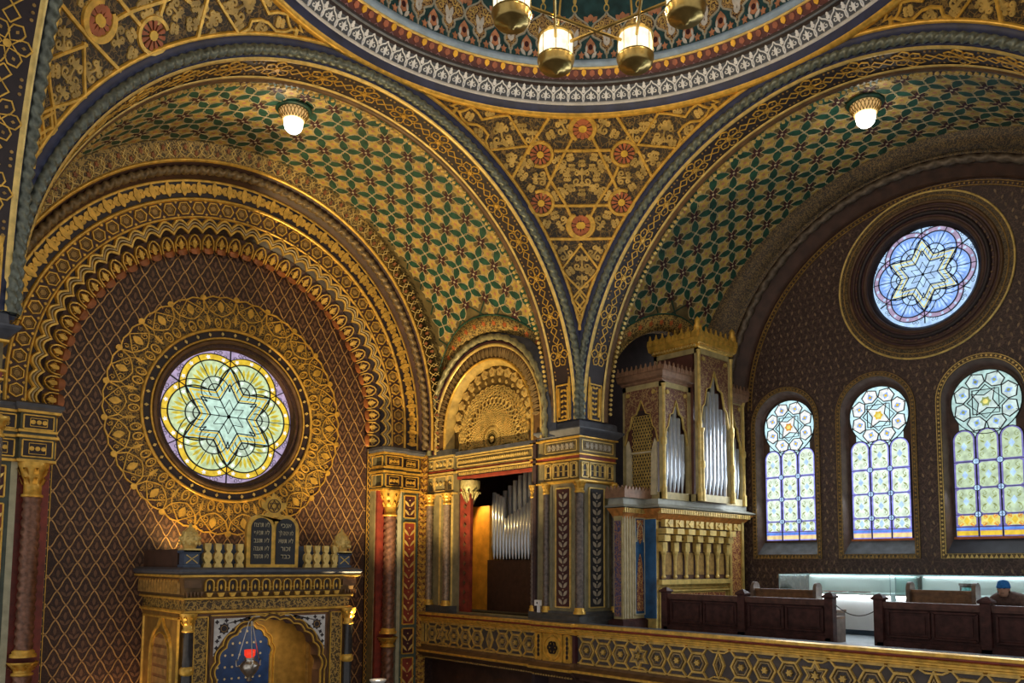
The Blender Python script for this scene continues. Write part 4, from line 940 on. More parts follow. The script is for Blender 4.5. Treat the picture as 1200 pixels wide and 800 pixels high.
PIERM = mat('pier_paint', (.25, .22, .125), .5, .05, .3, 5)
PIER = thing('trim_8', (5.6, 5.6, FZ), 'square crossing pier with twisted corner columns and blind arcade frieze', 'pier', kind='structure')
g = G(); g.box(5.06, 6.2, 5.06, 6.34, FZ, 9.5); g.obj('pier_core', PIERM, PIER)
g = G(); g.loft(5.0, 6.1, 5.0, 6.06, [(.10, FZ), (.10, FZ + .14), (.06, FZ + .17), (.06, FZ + .24), (.0, FZ + .30), (0, FZ + .34)]); g.box(4.98, 5.3, 6.06, 6.5, FZ, FZ + .3); g.obj('pier_base', STONE, PIER)
g = G()
g.loft(5.02, 6.1, 5.02, 6.06, [(0, 8.26), (0, 8.66)]); g.loft(5.02, 6.1, 5.02, 6.06, [(.02, 8.80), (.02, 9.13)]); g.box(5.06, 5.3, 6.06, 6.48, 8.26, 9.13); g.obj('frieze_block', mat('frieze_ground', (.17, .125, .05), .5, .1, .3, 6), PIER)
g = G(); g.loft(5.02, 6.1, 5.02, 6.06, [(.02, 8.20), (.05, 8.22), (.05, 8.25), (0, 8.27)]); g.loft(5.02, 6.1, 5.02, 6.06, [(0, 8.655), (.04, 8.665), (.04, 8.69), (0, 8.70)]); g.loft(5.02, 6.1, 5.02, 6.06, [(.02, 8.755), (.06, 8.765), (.06, 8.79), (.02, 8.805)]); g.loft(5.02, 6.1, 5.02, 6.06, [(.02, 9.12), (.07, 9.13), (.07, 9.155), (.05, 9.16)])
for z0 in (8.2, 8.66, 8.76, 9.12): g.box(5.0, 5.3, 6.06, 6.5, z0, z0 + .035)
g.obj('gilt_fillet', GOLD, PIER)
g = G(); g.loft(5.02, 6.1, 5.02, 6.06, [(.02, 8.69), (.03, 8.76)]); g.box(5.03, 5.3, 6.06, 6.5, 8.69, 8.76); g.obj('red_fillet', RED, PIER)
g = G(); g.loft(5.02, 6.1, 5.02, 6.06, [(.03, 9.155), (.05, 9.18), (.15, 9.27), (.17, 9.30), (.17, 9.325), (.06, 9.345), (.05, 9.47), (.03, 9.50), (0, 9.51)]); g.box(5.02, 5.3, 6.06, 6.5, 9.155, 9.45); g.obj('cornice', mat('slate_paint', (.07, .075, .095), .45, 0, .3, 6), PIER)
g = G()
for S, us in ((SPX(5.0), [(-5.95, -5.5), (-5.45, -5.08)]), (SNY(5.0), [(5.08, 5.5), (5.55, 6.05)])):
    for u0, u1 in us: frame(g, S, u0, u1, 9.375, 9.445, .015, .02)
g.obj('cornice_inlay', RED, PIER)
g = G(); gd = G(); gl_ = G()
for S, us, sg_ in ((SPX(5.02), (-6.02, -5.06), -1), (SNY(5.02), (5.06, 6.06), 1)):
    a0, a1 = us
    frame(g, S, a0 + .02, a1 - .02, 8.86, 9.08, .025, .03)
    n = 6
    for k in range(n): c = a0 + .09 + (k + .5) * (a1 - a0 - .18) / n; gl_.plate(S, starp(c, 8.97, .078, .05, 6), .04); gl_.strap(S, circ(c, 8.97, .05, 8), .015, .05, True)
    wdt = a1 - a0
    for f0, f1, nn in ((.02, .20, 1), (.26, .74, 3), (.80, .98, 1)):
        b0, b1 = a0 + wdt * f0, a0 + wdt * f1; frame(g, S, b0, b1, 8.31, 8.62, .028, .03)
        for k in range(nn):
            c = b0 + (k + .5) * (b1 - b0) / nn; hw = min(.042, (b1 - b0) / nn * .34); gd.plate(S, arch_poly(c, hw, 8.35, 8.58, 8), .008); g.strap(S, arch_poly(c, hw + .015, 8.35, 8.595, 8), .02, .025); g.strap(S, [(c - hw, 8.45), (c + hw, 8.45)], .015, .02)
g.obj('gilt_frames', GOLDL, PIER); gd.obj('blind_arches', BLACKB, PIER); stuff(gl_.obj('rosettes', LEAFP, PIER))
SHAFT = mat('mauve_bronze_shaft', (.13, .10, .085), .4, .2, .5, 16)
column(PIER, 5.03, 5.03, .085, FZ + .3, 7.98, 8.22, SHAFT, 26); column(PIER, 5.03, 6.0, .065, FZ + .3, 8.0, 8.22, SHAFT, 26); column(PIER, 5.05, 6.42, .06, FZ + .3, 7.95, 8.22, SHAFT, 26); column(PIER, 6.1, 5.03, .06, FZ + .3, 8.0, 8.22, SHAFT, 26)
leaf_panel(PIER, SPX(5.05), -5.72, -5.30, 5.62, 8.1, MAROON, LEAFP, 14); leaf_panel(PIER, SNY(5.05), 5.34, 5.80, 5.62, 8.1, mat('dark_panel', (.03, .03, .035), .5, 0, .3, 6), LEAFP, 14)
g = G(); S = SPX(5.05)
for u in (-5.86, -5.17): g.strap(S, [(u, 5.6), (u, 8.15)], .04, .02)
S = SNY(5.05)
for u in (5.2, 5.95): g.strap(S, [(u, 5.6), (u, 8.15)], .04, .02)
g.obj('corner_fillet', mat('olive_grey_paint', (.24, .22, .15), .5, 0, .2, 6), PIER)
PL = copy_tree(PIER, None, Matrix.Translation((-.1, 0, 0)) @ Matrix.Rotation(PI / 2, 4, 'Z') @ Matrix.Translation((5.6, 5.6, FZ))); PL['label'] = 'shadowed crossing pier with blue-grey cornice beside the left arch'; PL.name = 'trim_9'

o = copy_tree(PIER, None, Matrix.Rotation(-PI / 2, 4, 'Z') @ Matrix.Translation((5.6, 5.6, FZ))); o['label'] = 'crossing pier at the far end of the long pew, away from the organ'; o.name = 'trim_13'
# ---------------------------------------------------------------- side wall of the ark arm with lunette and organ loft opening
SIDE = thing('wall_loft', (5.3, 8.1, FZ), 'side wall with gilt arabesque lunette above the organ loft opening', 'wall', kind='structure')
g = G(); g.box(5.12, 5.6, 9.18, 10.52, 5.2, 9.2); g.box(5.12, 5.6, 6.35, 6.5, 5.2, 9.2); g.box(5.12, 5.6, 6.5, 9.18, 8.62, 9.2); g.box(5.12, 5.6, 6.5, 9.18, 5.2, 5.36); g.obj('wall_masonry', PIERM, SIDE)
LDX = -.15
SL = S_polar((5.0, LY, LZ), (0, -1, 0), (0, 0, 1), (-1, 0, 0))
def lsweep(name, prof, m, n=72, zb=9.2):
    rows = []
    for r, x in prof:
        a = np.linspace(0, PI, n); Y = np.concatenate([[LY + r], LY + r * np.cos(a), [LY - r]]); Z = np.concatenate([[zb], LZ + r * np.sin(a), [zb]]); rows.append(np.stack([0 * Y + x + LDX, Y, Z], -1))
    g = G(); g.grid(np.stack(rows)); return g.obj(name, m, SIDE, True)
lsweep('outer_hollow', [(2.3, 5.10), (2.16, 5.02), (2.13, 4.98), (2.12, 5.06), (2.0, 5.07)], mat('slate_paint', (.07, .075, .095)))
lsweep('plum_fillet', [(2.0, 5.06), (1.96, 5.0), (1.93, 5.06)], MAROON); lsweep('gilt_fillet', [(1.94, 5.06), (1.91, 5.02), (1.87, 5.03), (1.85, 5.08)], GOLDL)
lsweep('leaf_ground', [(1.86, 5.06), (1.60, 5.10)], BROWNM); lsweep('inner_gilt_fillet', [(1.61, 5.09), (1.585, 5.05), (1.555, 5.06), (1.55, 5.12)], GOLD); lsweep('inner_splay', [(1.555, 5.1), (1.45, 5.26), (1.45, 5.32)], OCHRE)
g = G(); r = 2.07; L = PI * r; s = np.linspace(-.5, L + .5, 300); a = np.clip(s / r, 0, PI); b = np.linspace(0, 2 * PI, 8, endpoint=False); Yy = LY + r * np.cos(a); Zz = LZ + r * np.sin(a) + np.where(s < 0, s, 0) + np.where(s > L, L - s, 0); rr = .07 * (1 + .22 * np.cos(2 * b[None] + 130 * (s / L)[:, None])); er = np.stack([0 * a, np.cos(a), np.sin(a)], -1)
g.grid(np.stack([0 * Yy + 4.99 + LDX, Yy, Zz], -1)[:, None] + rr[..., None] * (er[:, None] * np.cos(b)[None, :, None] + np.array([1., 0, 0]) * np.sin(b)[None, :, None]), cv=True); g.obj('rope_moulding', mat('olive_rope', (.30, .27, .14), .45, .2, .4, 14), SIDE, True)
SLF = S_polar((5.08 + LDX, LY, LZ), (0, -1, 0), (0, 0, 1), (-1, 0, 0)); g = G()
for k in range(36):
    a0 = (k + .5) * PI / 36; q = lambda p: np.stack([a0 + np.asarray(p)[:, 0] * PI / 36, 1.61 + np.asarray(p)[:, 1] * .24], -1)
    g.plate(SLF, q([(-.3, .4), (-.2, .12), (0, .02), (.2, .12), (.3, .4), (.2, .7), (0, .95), (-.2, .7)]), .04); g.plate(SLF, q(lens(.5, .1, .85, .25, PI / 2)), .03)
stuff(g.obj('leaf_relief', mat('bronze_leaf', (.30, .2, .085), .5, .2, .3, 9), SIDE))
g = G(); ST = S_polar((5.30 + LDX, LY, LZ), (0, -1, 0), (0, 0, 1), (-1, 0, 0)); ann(g, ST, .0, 1.46, 48, 0, PI); S2 = plane((5.30 + LDX, LY, LZ), (0, -1, 0), (0, 0, 1)); g.plate(S2, rect(-1.46, 1.46, -.6, 0), .0); TY = g.obj('tympanum', mat('tympanum_ground', (.15, .09, .022), .55, .1, .3, 10), SIDE)
g = G(); gp = G(); C0 = (0, -.28)
for k in range(40):                                              # interlaced rosette
    t = k * 2 * PI / 40
    for sg in (-1, 1):
        rr = np.linspace(.08, 1.28, 16); aa = t + sg * .55 * np.sin(rr / 1.28 * PI * 2.1); pts = np.stack([C0[0] + rr * np.cos(aa), C0[1] + rr * np.sin(aa)], -1)
        pts = pts[(pts[:, 1] > -.52) & (np.hypot(pts[:, 0], np.maximum(pts[:, 1], 0)) < 1.27)]
        if len(pts) > 2: g.strap(S2, pts, .026, .03)
for k in range(15):
    t = (k + .5) * PI / 15; c = (1.32 * math.cos(t), 1.32 * math.sin(t) * 1.0); gp.plate(S2, starp(c[0], c[1], .12, .085, 5, t), .05); gp.plate(S2, circ(c[0] * .96, c[1] * .96, .05, 6), .07)
    for rr, q in ((1.14, .0), (.95, .1), (.78, 0)): gp.plate(S2, lens(rr * math.cos(t + q), rr * math.sin(t + q) - .08, .1, .07, t), .03)
g.plate(S2, starp(C0[0], C0[1], .13, .05, 8), .03); stuff(g.obj('interlace', GOLDL, TY)); stuff(gp.obj('palmettes', mat('gilt_palmette', (.72, .52, .18), .4, .3, .2, 9), TY))
# entablature over the opening and the column pair beside it
g = G(); y0, y1 = 6.4, 9.2
g.box(5.0, 5.2, y0, y1, 9.13, 9.22); g.obj('ledge', mat('slate_paint', (.07, .075, .095)), SIDE)
g = G(); g.box(5.06, 5.2, y0, y1, 8.80, 9.10); g.obj('frieze', mat('frieze_ground', (.17, .125, .05)), SIDE)
g = G(); S = SPX(5.055); frame(g, S, -y1 + .08, -y0 - .05, 8.86, 9.06, .025, .02); g.box(5.02, 5.2, y0, y1, 9.10, 9.135); g.box(5.03, 5.2, y0, y1, 8.73, 8.76)
for k in range(34): u = -y1 + .1 + k * .075; g.plate(S, circ(u, 8.96, .035, 6), .02)
g.obj('gilt_frieze_lines', GOLDL, SIDE)
g = G(); g.box(5.05, 5.2, y0, y1, 8.76, 8.80); g.box(5.08, 5.25, y0, y1, 8.56, 8.625); g.obj('red_fillet', RED, SIDE)
g = G(); g.box(5.08, 5.2, y0, y1, 8.62, 8.73); g.obj('bead_ground', BLACKB, SIDE)
g = G()
for k in range(44): y = y0 + .05 + k * .06; g.box(5.05, 5.09, y, y + .032, 8.645, 8.705)
stuff(g.obj('dentils', GOLDL, SIDE))
# pilaster with two slim columns left of the opening
g = G(); g.box(4.98, 5.15, 9.16, 10.25, 5.33, 9.2); g.obj('pilaster', mat('olive_paint', (.26, .22, .11), .5, 0, .25, 6), SIDE)
g = G(); S = SPX(4.98)
for z0, z1 in ((8.30, 8.66), (8.84, 9.08)):
    for a, b in ((9.2, 9.4), (9.44, 9.92), (9.97, 10.2)):
        frame(g, S, -b, -a, z0, z1, .028, .03); n = max(1, int((b - a) / .15))
        for k in range(n): g.plate(S, starp(-b + (k + .5) * (b - a) / n, (z0 + z1) / 2, .05, .035, 4), .03)
for z in (8.2, 8.7, 9.12): g.box(4.93, 5.1, 9.15, 10.26, z, z + .04)
for u in (-9.68, -9.2, -10.2): g.strap(S, [(u, 5.5), (u, 8.15)], .04, .03)
g.obj('gilt_frames', GOLDL, SIDE)
g = G(); g.box(4.95, 5.1, 9.16, 10.25, 8.75, 8.80); g.obj('pilaster_red_fillet', RED, SIDE)
g = G(); g.box(4.90, 5.1, 9.14, 10.26, 9.16, 9.3); g.box(4.88, 5.1, 9.14, 10.25, 5.3, 5.5); g.obj('pilaster_ledge', STONE, SIDE)
SHAFT2 = mat('copper_shaft', (.27, .19, .13), .4, .25, .45, 16)
column(SIDE, 4.9, 9.32, .085, 5.5, 7.95, 8.22, SHAFT2, 24); column(SIDE, 4.9, 10.02, .085, 5.5, 7.95, 8.22, SHAFT2, 24)
# organ loft behind the opening
LOFT = thing('loft_chamber', (6.4, 7.7, FZ), 'dark organ loft chamber behind the opening', 'chamber', kind='structure')
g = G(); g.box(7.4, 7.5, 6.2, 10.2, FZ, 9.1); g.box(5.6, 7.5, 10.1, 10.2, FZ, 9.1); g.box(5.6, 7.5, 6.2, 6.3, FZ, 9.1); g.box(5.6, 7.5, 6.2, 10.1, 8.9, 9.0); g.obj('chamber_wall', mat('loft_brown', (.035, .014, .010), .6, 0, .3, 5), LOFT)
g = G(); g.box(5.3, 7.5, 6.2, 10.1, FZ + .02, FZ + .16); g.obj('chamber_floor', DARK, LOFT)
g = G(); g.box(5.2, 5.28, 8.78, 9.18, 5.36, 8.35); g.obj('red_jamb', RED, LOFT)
g = G(); S = SPX(5.195)
for k in range(12): g.plate(S, starp(-8.98, 5.6 + k * .23, .06, .03, 4), .02)
stuff(g.obj('jamb_leaves', BROWNM, LOFT))
g = G(); g.lathe((5.30, 8.92, 0), [(.02, 7.75), (.06, 7.8), (.05, 7.9), (.13, 8.1), (.20, 8.3), (.24, 8.34), (.24, 8.52)], 12)
for k in range(10): a = k * PI / 5; g.tube([(5.30 + .06 * math.cos(a), 8.92 + .06 * math.sin(a), 7.95), (5.30 + .2 * math.cos(a), 8.92 + .2 * math.sin(a), 8.25), (5.30 + .26 * math.cos(a), 8.92 + .26 * math.sin(a), 8.22)], .03, 5)
g.obj('corbel', mat('corbel_paint', (.45, .38, .16), .45, .2, .4, 12), LOFT, True)
PO = thing('organ_pipes', (6.3, 7.6, 5.9), 'rank of tin organ pipes inside the dark loft opening', 'organ pipes')
XPP = 6.2; yb = PT('X', XPP, 578, 655)
def pipe(parent, x, y, z0, z1, r, foot=.28, name='pipe'):
    g = G(); g.lathe((x, y, 0), [(r * .25, z0), (r, z0 + foot), (r, z1), (r * .8, z1)], 12); g.lathe((x, y, 0), [(r * 1.08, z0 + foot - .01), (r * 1.08, z0 + foot + .02)], 12)
    return g.obj(name, TIN, parent, True)
pxs = np.linspace(579, 634, 16)
for i, xp in enumerate(pxs):
    top = 577 + i * 1.9 if i < 4 else 607 - (i - 4) * 2.6; p = PT('X', XPP, xp, 655); zt = PT('X', XPP, xp, top)[2]; pipe(PO, XPP, p[1], p[2] + (0 if i % 2 else 0), zt, .06, .32)
for i, xp in enumerate(np.linspace(592, 640, 9)):
    p = PT('X', 6.5, xp, 600); zt = min(8.8, PT('X', 6.5, xp, 575 - i * 6)[2]); pipe(PO, 6.5, p[1], 6.9, zt, .07, .3, 'tall_pipe')
g = G(); pa = PT('X', 6.2, 576, 656); pb = PT('X', 6.2, 640, 656); g.box(6.05, 6.7, min(pa[1], pb[1]) - .1, pa[1] - .02, FZ + .16, pa[2] - .0); g.obj('wind_chest', mat('chest_brown', (.05, .022, .014), .5, 0, .3, 8), PO)
g = G(); pa = PT('X', 6.15, 552, 594); pb = PT('X', 6.15, 575, 655); g.box(6.15, 6.6, pb[1] + .06, pa[1], FZ + .16, pa[2]); tag(g.obj('wooden_casing', OAK), 'plain golden oak casing panel beside the loft organ pipes', 'casing')
# ---------------------------------------------------------------- pilasters either side of the ark wall
PIL = thing('trim_10', (4.1, 10.3, 0), 'ark wall pilaster with twisted copper column beside the organ loft', 'pilaster', kind='structure')
g = G(); g.box(3.42, 4.86, 10.2, 10.5, 0, 9.25); g.obj('pilaster_body', mat('olive_paint', (.26, .22, .11)), PIL)
g = G(); g.box(3.44, 3.98, 10.12, 10.3, 0, 8.25); g.obj('red_niche', RED, PIL)
g = G(); g.box(3.96, 4.06, 10.02, 10.3, 0, 8.25); g.obj('cream_strip', mat('pale_olive_paint', (.42, .40, .27), .5, 0, .2, 6), PIL)
g = G(); g.box(4.06, 4.56, 10.04, 10.3, 0, 8.25); g.obj('panel_ground', mat('green_grey_paint', (.07, .095, .075), .5, 0, .25, 6), PIL)
S = SNY(10.03)
for z0, z1, nn in ((7.62, 8.16, 2), (5.05, 7.5, 9), (4.35, 4.95, 2), (1.5, 4.25, 9)): leaf_panel(PIL, S, 4.14, 4.46, z0, z1, RED if nn == 9 else MAROON, GOLDL, nn, GOLD)
g = G(); g.box(4.6, 4.86, 10.08, 10.3, 0, 9.25); g.obj('patterned_strip', filigree('strip_pattern', (.16, .05, .015), (.55, .30, .06), 11, .1, .2, (.34, .15, .03)), PIL)
g = G(); S3 = SNY(10.075)
for k in range(58):
    for sg in (-1, 1): g.plate(S3, lens(4.73, .3 + k * .155, .13, .06, PI / 2 - sg * .8), .02)
stuff(g.obj('strip_leaves', GOLD, PIL))
g = G(); S4 = SNY(10.46); g.box(3.34, 3.44, 10.44, 10.5, 0, 9.25); g.obj('edge_strip', BLACKB, PIL); g = G(); S4 = SNY(10.438)
for u in (3.345, 3.435): g.strap(S4, [(u, 0), (u, 9.25)], .016, .012)
zz = np.arange(.1, 9.2, .07); g.strap(S4, np.stack([np.where(np.arange(len(zz)) % 2, 3.365, 3.415), zz], -1), .016, .01); stuff(g.obj('gilt_zigzag', GOLD, PIL))
# entablature: two framed blocks, ressaut over the column
g = G(); g.loft(3.44, 3.98, 9.86, 10.4, [(0, 8.28), (0, 9.12)]); g.loft(3.98, 4.56, 9.98, 10.4, [(0, 8.28), (0, 9.12)]); g.obj('entablature', mat('entablature_green', (.085, .085, .05), .5, .05, .3, 6), PIL)
g = G(); gd = G()
for z, o_ in ((8.24, .03), (8.66, .05), (8.76, .03), (9.10, .06)): g.loft(3.44, 3.98, 9.86, 10.4, [(o_, z), (o_, z + .045)]); g.loft(3.98, 4.56, 9.98, 10.4, [(o_, z), (o_, z + .045)])
for S, a, b in ((SNY(9.855), 3.48, 3.94), (SNY(9.975), 4.04, 4.50)):
    for z0, z1 in ((8.33, 8.62), (8.82, 9.06)):
        frame(g, S, a, b, z0, z1, .03, .025); frame(g, S, a + .1, b - .1, z0 + .05, z1 - .05, .015, .02); gd.plate(S, rect(a, b, z0, z1), .006)
        for k in range(3): g.plate(S, circ(a + .14 + k * (b - a - .28) / 2, (z0 + z1) / 2, .04, 8), .03)
S = plane((3.435, 0, 0), (0, -1, 0), (0, 0, 1))
for z0, z1 in ((8.33, 8.62), (8.82, 9.06)): frame(g, S, -10.35, -9.92, z0, z1, .03, .025)
g.obj('gilt_frames', GOLD, PIL); gd.obj('sunk_panels', BLACKB, PIL)
g = G(); g.loft(3.44, 3.98, 9.86, 10.4, [(.05, 9.14), (.1, 9.2), (.1, 9.26), (0, 9.3)]); g.loft(3.98, 4.56, 9.98, 10.4, [(.05, 9.14), (.1, 9.2), (.1, 9.26), (0, 9.3)]); g.obj('cornice', mat('slate_paint', (.07, .075, .095)), PIL)
g = G(); S = SNY(10.035); g.strap(S, [(3.72, 0), (3.72, .1)], .01, .01)
SHC = mat('copper_twist', (.20, .095, .06), .38, .3, .45, 14)
column(PIL, 3.72, 10.0, .14, 4.86, 7.64, 8.24, SHC, 17); column(PIL, 3.72, 10.0, .14, 1.4, 4.55, 4.78, SHC, 17)
PL2 = copy_tree(PIL, None, Matrix.Scale(-1, 4, (1, 0, 0)) @ Matrix.Translation((4.1, 10.3, 0))); PL2.name = 'trim_11'; PL2['label'] = 'shadowed ark wall pilaster with dark twisted column beside the lattice wall'
# ================================================================== gallery floor and parapet
g = G(); g.box(4.9, XB, -8, 10.4, FZ - .25, FZ); struct(g.obj('floor_gallery', mat('gallery_floor', (.13, .15, .17), .5, 0, .3, 3)), 'grey-blue gallery floor behind the parapet', 'floor')
g = G(); g.box(5.4, 5.5, -8, 10.5, 0, 4.2); struct(g.obj('wall_under_gallery', BROWN), 'dark wall below the gallery', 'wall')
PAR = thing('gallery_parapet', (4.8, 2, 4.3), 'gilt gallery parapet with interlaced hexagons and stars', 'parapet')
g = G(); g.box(4.78, 5.1, -8, 10.25, 4.42, 5.2); g.obj('parapet_wall', mat('parapet_ground', (.07, .055, .05), .5, 0, .3, 5), PAR)
def ysweep(name, prof, m, y0, y1):
    g = G(); g.grid(np.array([[(x, y0, z), (x, y1, z)] for x, z in prof])); n = len(prof)
    for y in (y0, y1): g.add([(x, y, z) for x, z in prof] + [(5.0, y, prof[-1][1]), (5.0, y, prof[0][1])], [tuple(range(n + 2))])
    return g.obj(name, m, PAR)
for y0, y1, dx in ((-8, 4.82, 0), (4.82, 6.0, -.09), (6.0, 10.3, 0)):
    ysweep('cap_moulding', [(4.78 + dx, 5.10), (4.74 + dx, 5.12), (4.74 + dx, 5.145), (4.70 + dx, 5.16), (4.70 + dx, 5.185), (4.66 + dx, 5.2), (4.655 + dx, 5.225), (4.69 + dx, 5.235)], GOLD, y0, y1)
    ysweep('cap_hollow', [(4.69 + dx, 5.23), (4.665 + dx, 5.25), (4.665 + dx, 5.27)], RED, y0, y1)
    ysweep('cap_edge', [(4.665 + dx, 5.27), (4.64 + dx, 5.28), (4.64 + dx, 5.325), (4.70 + dx, 5.34), (4.95, 5.34)], GOLD, y0, y1)
    ysweep('cap_top', [(4.70 + dx, 5.341), (4.95, 5.341), (5.1, 5.30), (5.12, 5.2)], mat('slate_paint', (.07, .075, .095)), y0, y1)
    ysweep('base_moulding', [(4.78 + dx, 4.56), (4.74 + dx, 4.55), (4.72 + dx, 4.50), (4.66 + dx, 4.47), (4.60 + dx, 4.44)], BROWNM, y0, y1)
    ysweep('base_edge', [(4.60 + dx, 4.44), (4.58 + dx, 4.43), (4.58 + dx, 4.395), (4.62 + dx, 4.385)], GOLD, y0, y1)
    ysweep('underside', [(4.62 + dx, 4.385), (4.70 + dx, 4.30), (4.78 + dx, 4.28), (4.80 + dx, 4.22), (5.0, 4.18), (5.45, 4.16)], BROWN, y0, y1)
g = G()
for k in range(70): y = 4.9 + k * .077; g.lathe((4.74 - (.09 if y < 6 else 0), y, 4.26), [(.0, -.025), (.03, -.01), (.03, .012), (0, .028)], 6)
stuff(g.obj('bead_row', GOLDD, PAR))
g = G(); g.box(4.69, 4.9, 4.84, 5.98, 4.5, 5.12); g.obj('pedestal_block', MAROON, PAR)
S = SPX(4.685); g = G(); uc = -5.43
g.plate(S, rect(uc - .27, uc + .27, 4.56, 5.09), .02); frame(g, S, uc - .27, uc + .27, 4.56, 5.09, .03, .04); g.strap(S, circ(uc, 4.825, .235, 28), .04, .07, True)
for a, b in ((-5.93, -5.75), (-5.11, -4.93)): frame(g, S, a, b, 4.56, 5.09, .03, .04); g.plate(S, rect(a, b, 4.56, 5.09), .02)
g.obj('medallion_frame', GOLD, PAR)
g = G()
for k in range(6): a = k * PI / 3; g.strap(S, circ(uc + .075 * math.cos(a), 4.825 + .075 * math.sin(a), .05, 10), .025, .06, True)
g.plate(S, circ(uc, 4.825, .03, 8), .06)
for a in (-5.84, -5.02):
    for k in range(5): g.plate(S, lens(a, 4.62 + k * .09, .09, .05, PI / 2), .045)
stuff(g.obj('medallion_flower', BLACKB, PAR))
# strapwork: each hexagon, star or diamond is a part
S = SPX(4.78); ZM = 4.83; STEP = .43
TANL = mat('parapet_gilt', (.62, .40, .10), .42, .3, .3, 9); BLG = mat('parapet_tan', (.36, .25, .11), .45, .2, .3, 9)
def nest(kind, u, par):
    g = G()
    if kind == 'hexagon':
        for r, wdt, mi in ((.19, .045, 0), (.13, .03, 1)): g.strap(S, circ(u, ZM, r, 6, 0), wdt, .04, True, mi)
        g.plate(S, starp(u, ZM, .06, .035, 6), .05)
    elif kind == 'star':
        for r, wdt, mi in ((.215, .045, 0), (.15, .03, 1)): g.strap(S, starp(u, ZM, r, r * .55, 6, PI / 6), wdt, .04, True, mi)
        g.plate(S, starp(u, ZM, .075, .035, 6, PI / 6), .05)
    else:
        g.strap(S, [(u - .10, ZM), (u, ZM + .23), (u + .10, ZM), (u, ZM - .23)], .045, .04, True); g.strap(S, [(u - .05, ZM), (u, ZM + .13), (u + .05, ZM), (u, ZM - .13)], .022, .04, True, 1)
    for sg in (-1, 1):                                           # trapezoid cells above and below
        z = ZM + sg * .215; q = [(u - STEP / 2 + .03, z + sg * .03), (u - .11, z - sg * .06 + (0 if kind == 'hexagon' else sg * .05)), (u + .11, z - sg * .06 + (0 if kind == 'hexagon' else sg * .05)), (u + STEP / 2 - .03, z + sg * .03), (u + STEP / 2 - .03, z + sg * .055), (u - STEP / 2 + .03, z + sg * .055)]
        g.strap(S, q, .036, .035, True, 0)
    return g.obj(kind + '_panel', [TANL, BLG], par)
seq = ['hexagon', 'hexagon', 'hexagon', 'star', 'hexagon', 'hexagon', 'hexagon', 'diamond']
y = 4.82 - .24; i = 0
while y > -4.2: nest(seq[i % 8], -y, PAR); y -= STEP; i += 1
y = 6.22; i = 1
while y < 9.85: nest(seq[(i + 3) % 8], -y, PAR); y += STEP; i += 1
g = G()
for z in (4.575, 5.085): g.strap(S, [(-10.2, z), (-6.0, z)], .03, .04); g.strap(S, [(-4.82, z), (8, z)], .03, .04)
for a, b in ((-10.2, -10.06), (-10.02, -9.9)): frame(g, S, a, b, 4.6, 5.06, .025, .05)
g.obj('panel_border', TANL, PAR)
# ================================================================== the ark
ARK = thing('torah_ark', (0, 9.3, 0), 'gilded canopied ark with blue starry niche below the round window', 'ark')
AX = -.04; AY = 8.2
def multifoil(cx, zc, R, n, amp, zb, m=10):
    a = np.linspace(PI, 0, n * m + 1); r = R - amp * (1 - np.abs(np.sin(a * n))); a_ = np.stack([cx + r * np.cos(a), zc + r * np.sin(a)], -1)
    return np.vstack([[(cx - R + amp, zb)], a_, [(cx + R - amp, zb)]])
def fill_xz(loops, y):
    V, F = fill([[(p[0], p[1]) for p in lp] for lp in loops], 0); return [(v[1], y, v[2]) for v in V], F
ARCHZ = 4.42; foil = multifoil(AX, ARCHZ, 1.06, 11, .05, 1.6)
V, F = fill_xz([[(-1.62 + AX, 1.0), (1.62 + AX, 1.0), (1.62 + AX, 5.62), (-1.62 + AX, 5.62)], [tuple(p) for p in foil]], AY)
g = G(); g.add(V, F); f2 = foil.copy(); P0 = np.stack([foil[:, 0], 0 * foil[:, 0] + AY, foil[:, 1]], -1); P1 = P0.copy(); P1[:, 1] += .3; g.grid(np.stack([P0, P1])); g.obj('front_wall', mat('ark_brown', (.16, .075, .03), .5, .1, .3, 6), ARK)
S = SNY(AY); g = G(); gp = G()
for R, wd, mm in ((1.075, .035, 0), (1.115, .018, 1), (1.155, .03, 0)): (g if mm == 0 else gp).strap(S, multifoil(AX, ARCHZ, R, 11, .05, 1.6), wd, .03)
g.obj('arch_line', GOLD, ARK); gp.obj('arch_inner_line', BROWNM, ARK)
for sg in (-1, 1):                                               # pierced white spandrels
    a = np.linspace(PI / 2 - .12, .25, 12); pts = [(1.1, 5.47), (1.1, ARCHZ + .3)] + [(1.17 * math.cos(t), ARCHZ + 1.17 * math.sin(t)) for t in a[::-1]][:]
    pts = [(1.10, ARCHZ + 1.17 * math.sin(.35) + .02)] + [(1.17 * math.cos(t), ARCHZ + 1.17 * math.sin(t)) for t in np.linspace(.36, 1.35, 10)] + [(.25, 5.50), (1.10, 5.50)]
    poly = np.array([(AX + sg * x, z) for x, z in pts]); g = G(); g.plate(S, poly, .012, 0, (AX + sg * 1.0, 5.38)); g.plate(S, starp(AX + sg * .92, 5.32, .11, .08, 8), .016, 1); g.strap(S, circ(AX + sg * .92, 5.32, .06, 8), .014, .02, True, 2)
    for x, z in ((.72, 5.43), (.6, 5.45), (1.04, 5.1), (1.05, 4.98), (.82, 5.2), (1.0, 5.17), (.75, 5.28), (.5, 5.46), (1.06, 4.88), (1.05, 5.44), (.88, 5.46)): g.plate(S, starp(AX + sg * x, z, .045, .025, 4, x * 9), .016, 1)
    g.obj('white_spandrel', [WHITEP, BLACKB, GOLDD], ARK); g = G(); frame(g, S, *sorted((AX + sg * 1.17, AX + sg * 1.18)), 1.5, 5.56, .03, .03); g.obj('spandrel_frame', BROWNM, ARK)
g = G(); g.strap(S, [(AX - 1.18, 5.56), (AX + 1.18, 5.56)], .03, .03); g.obj('panel_top_line', GOLD, ARK)
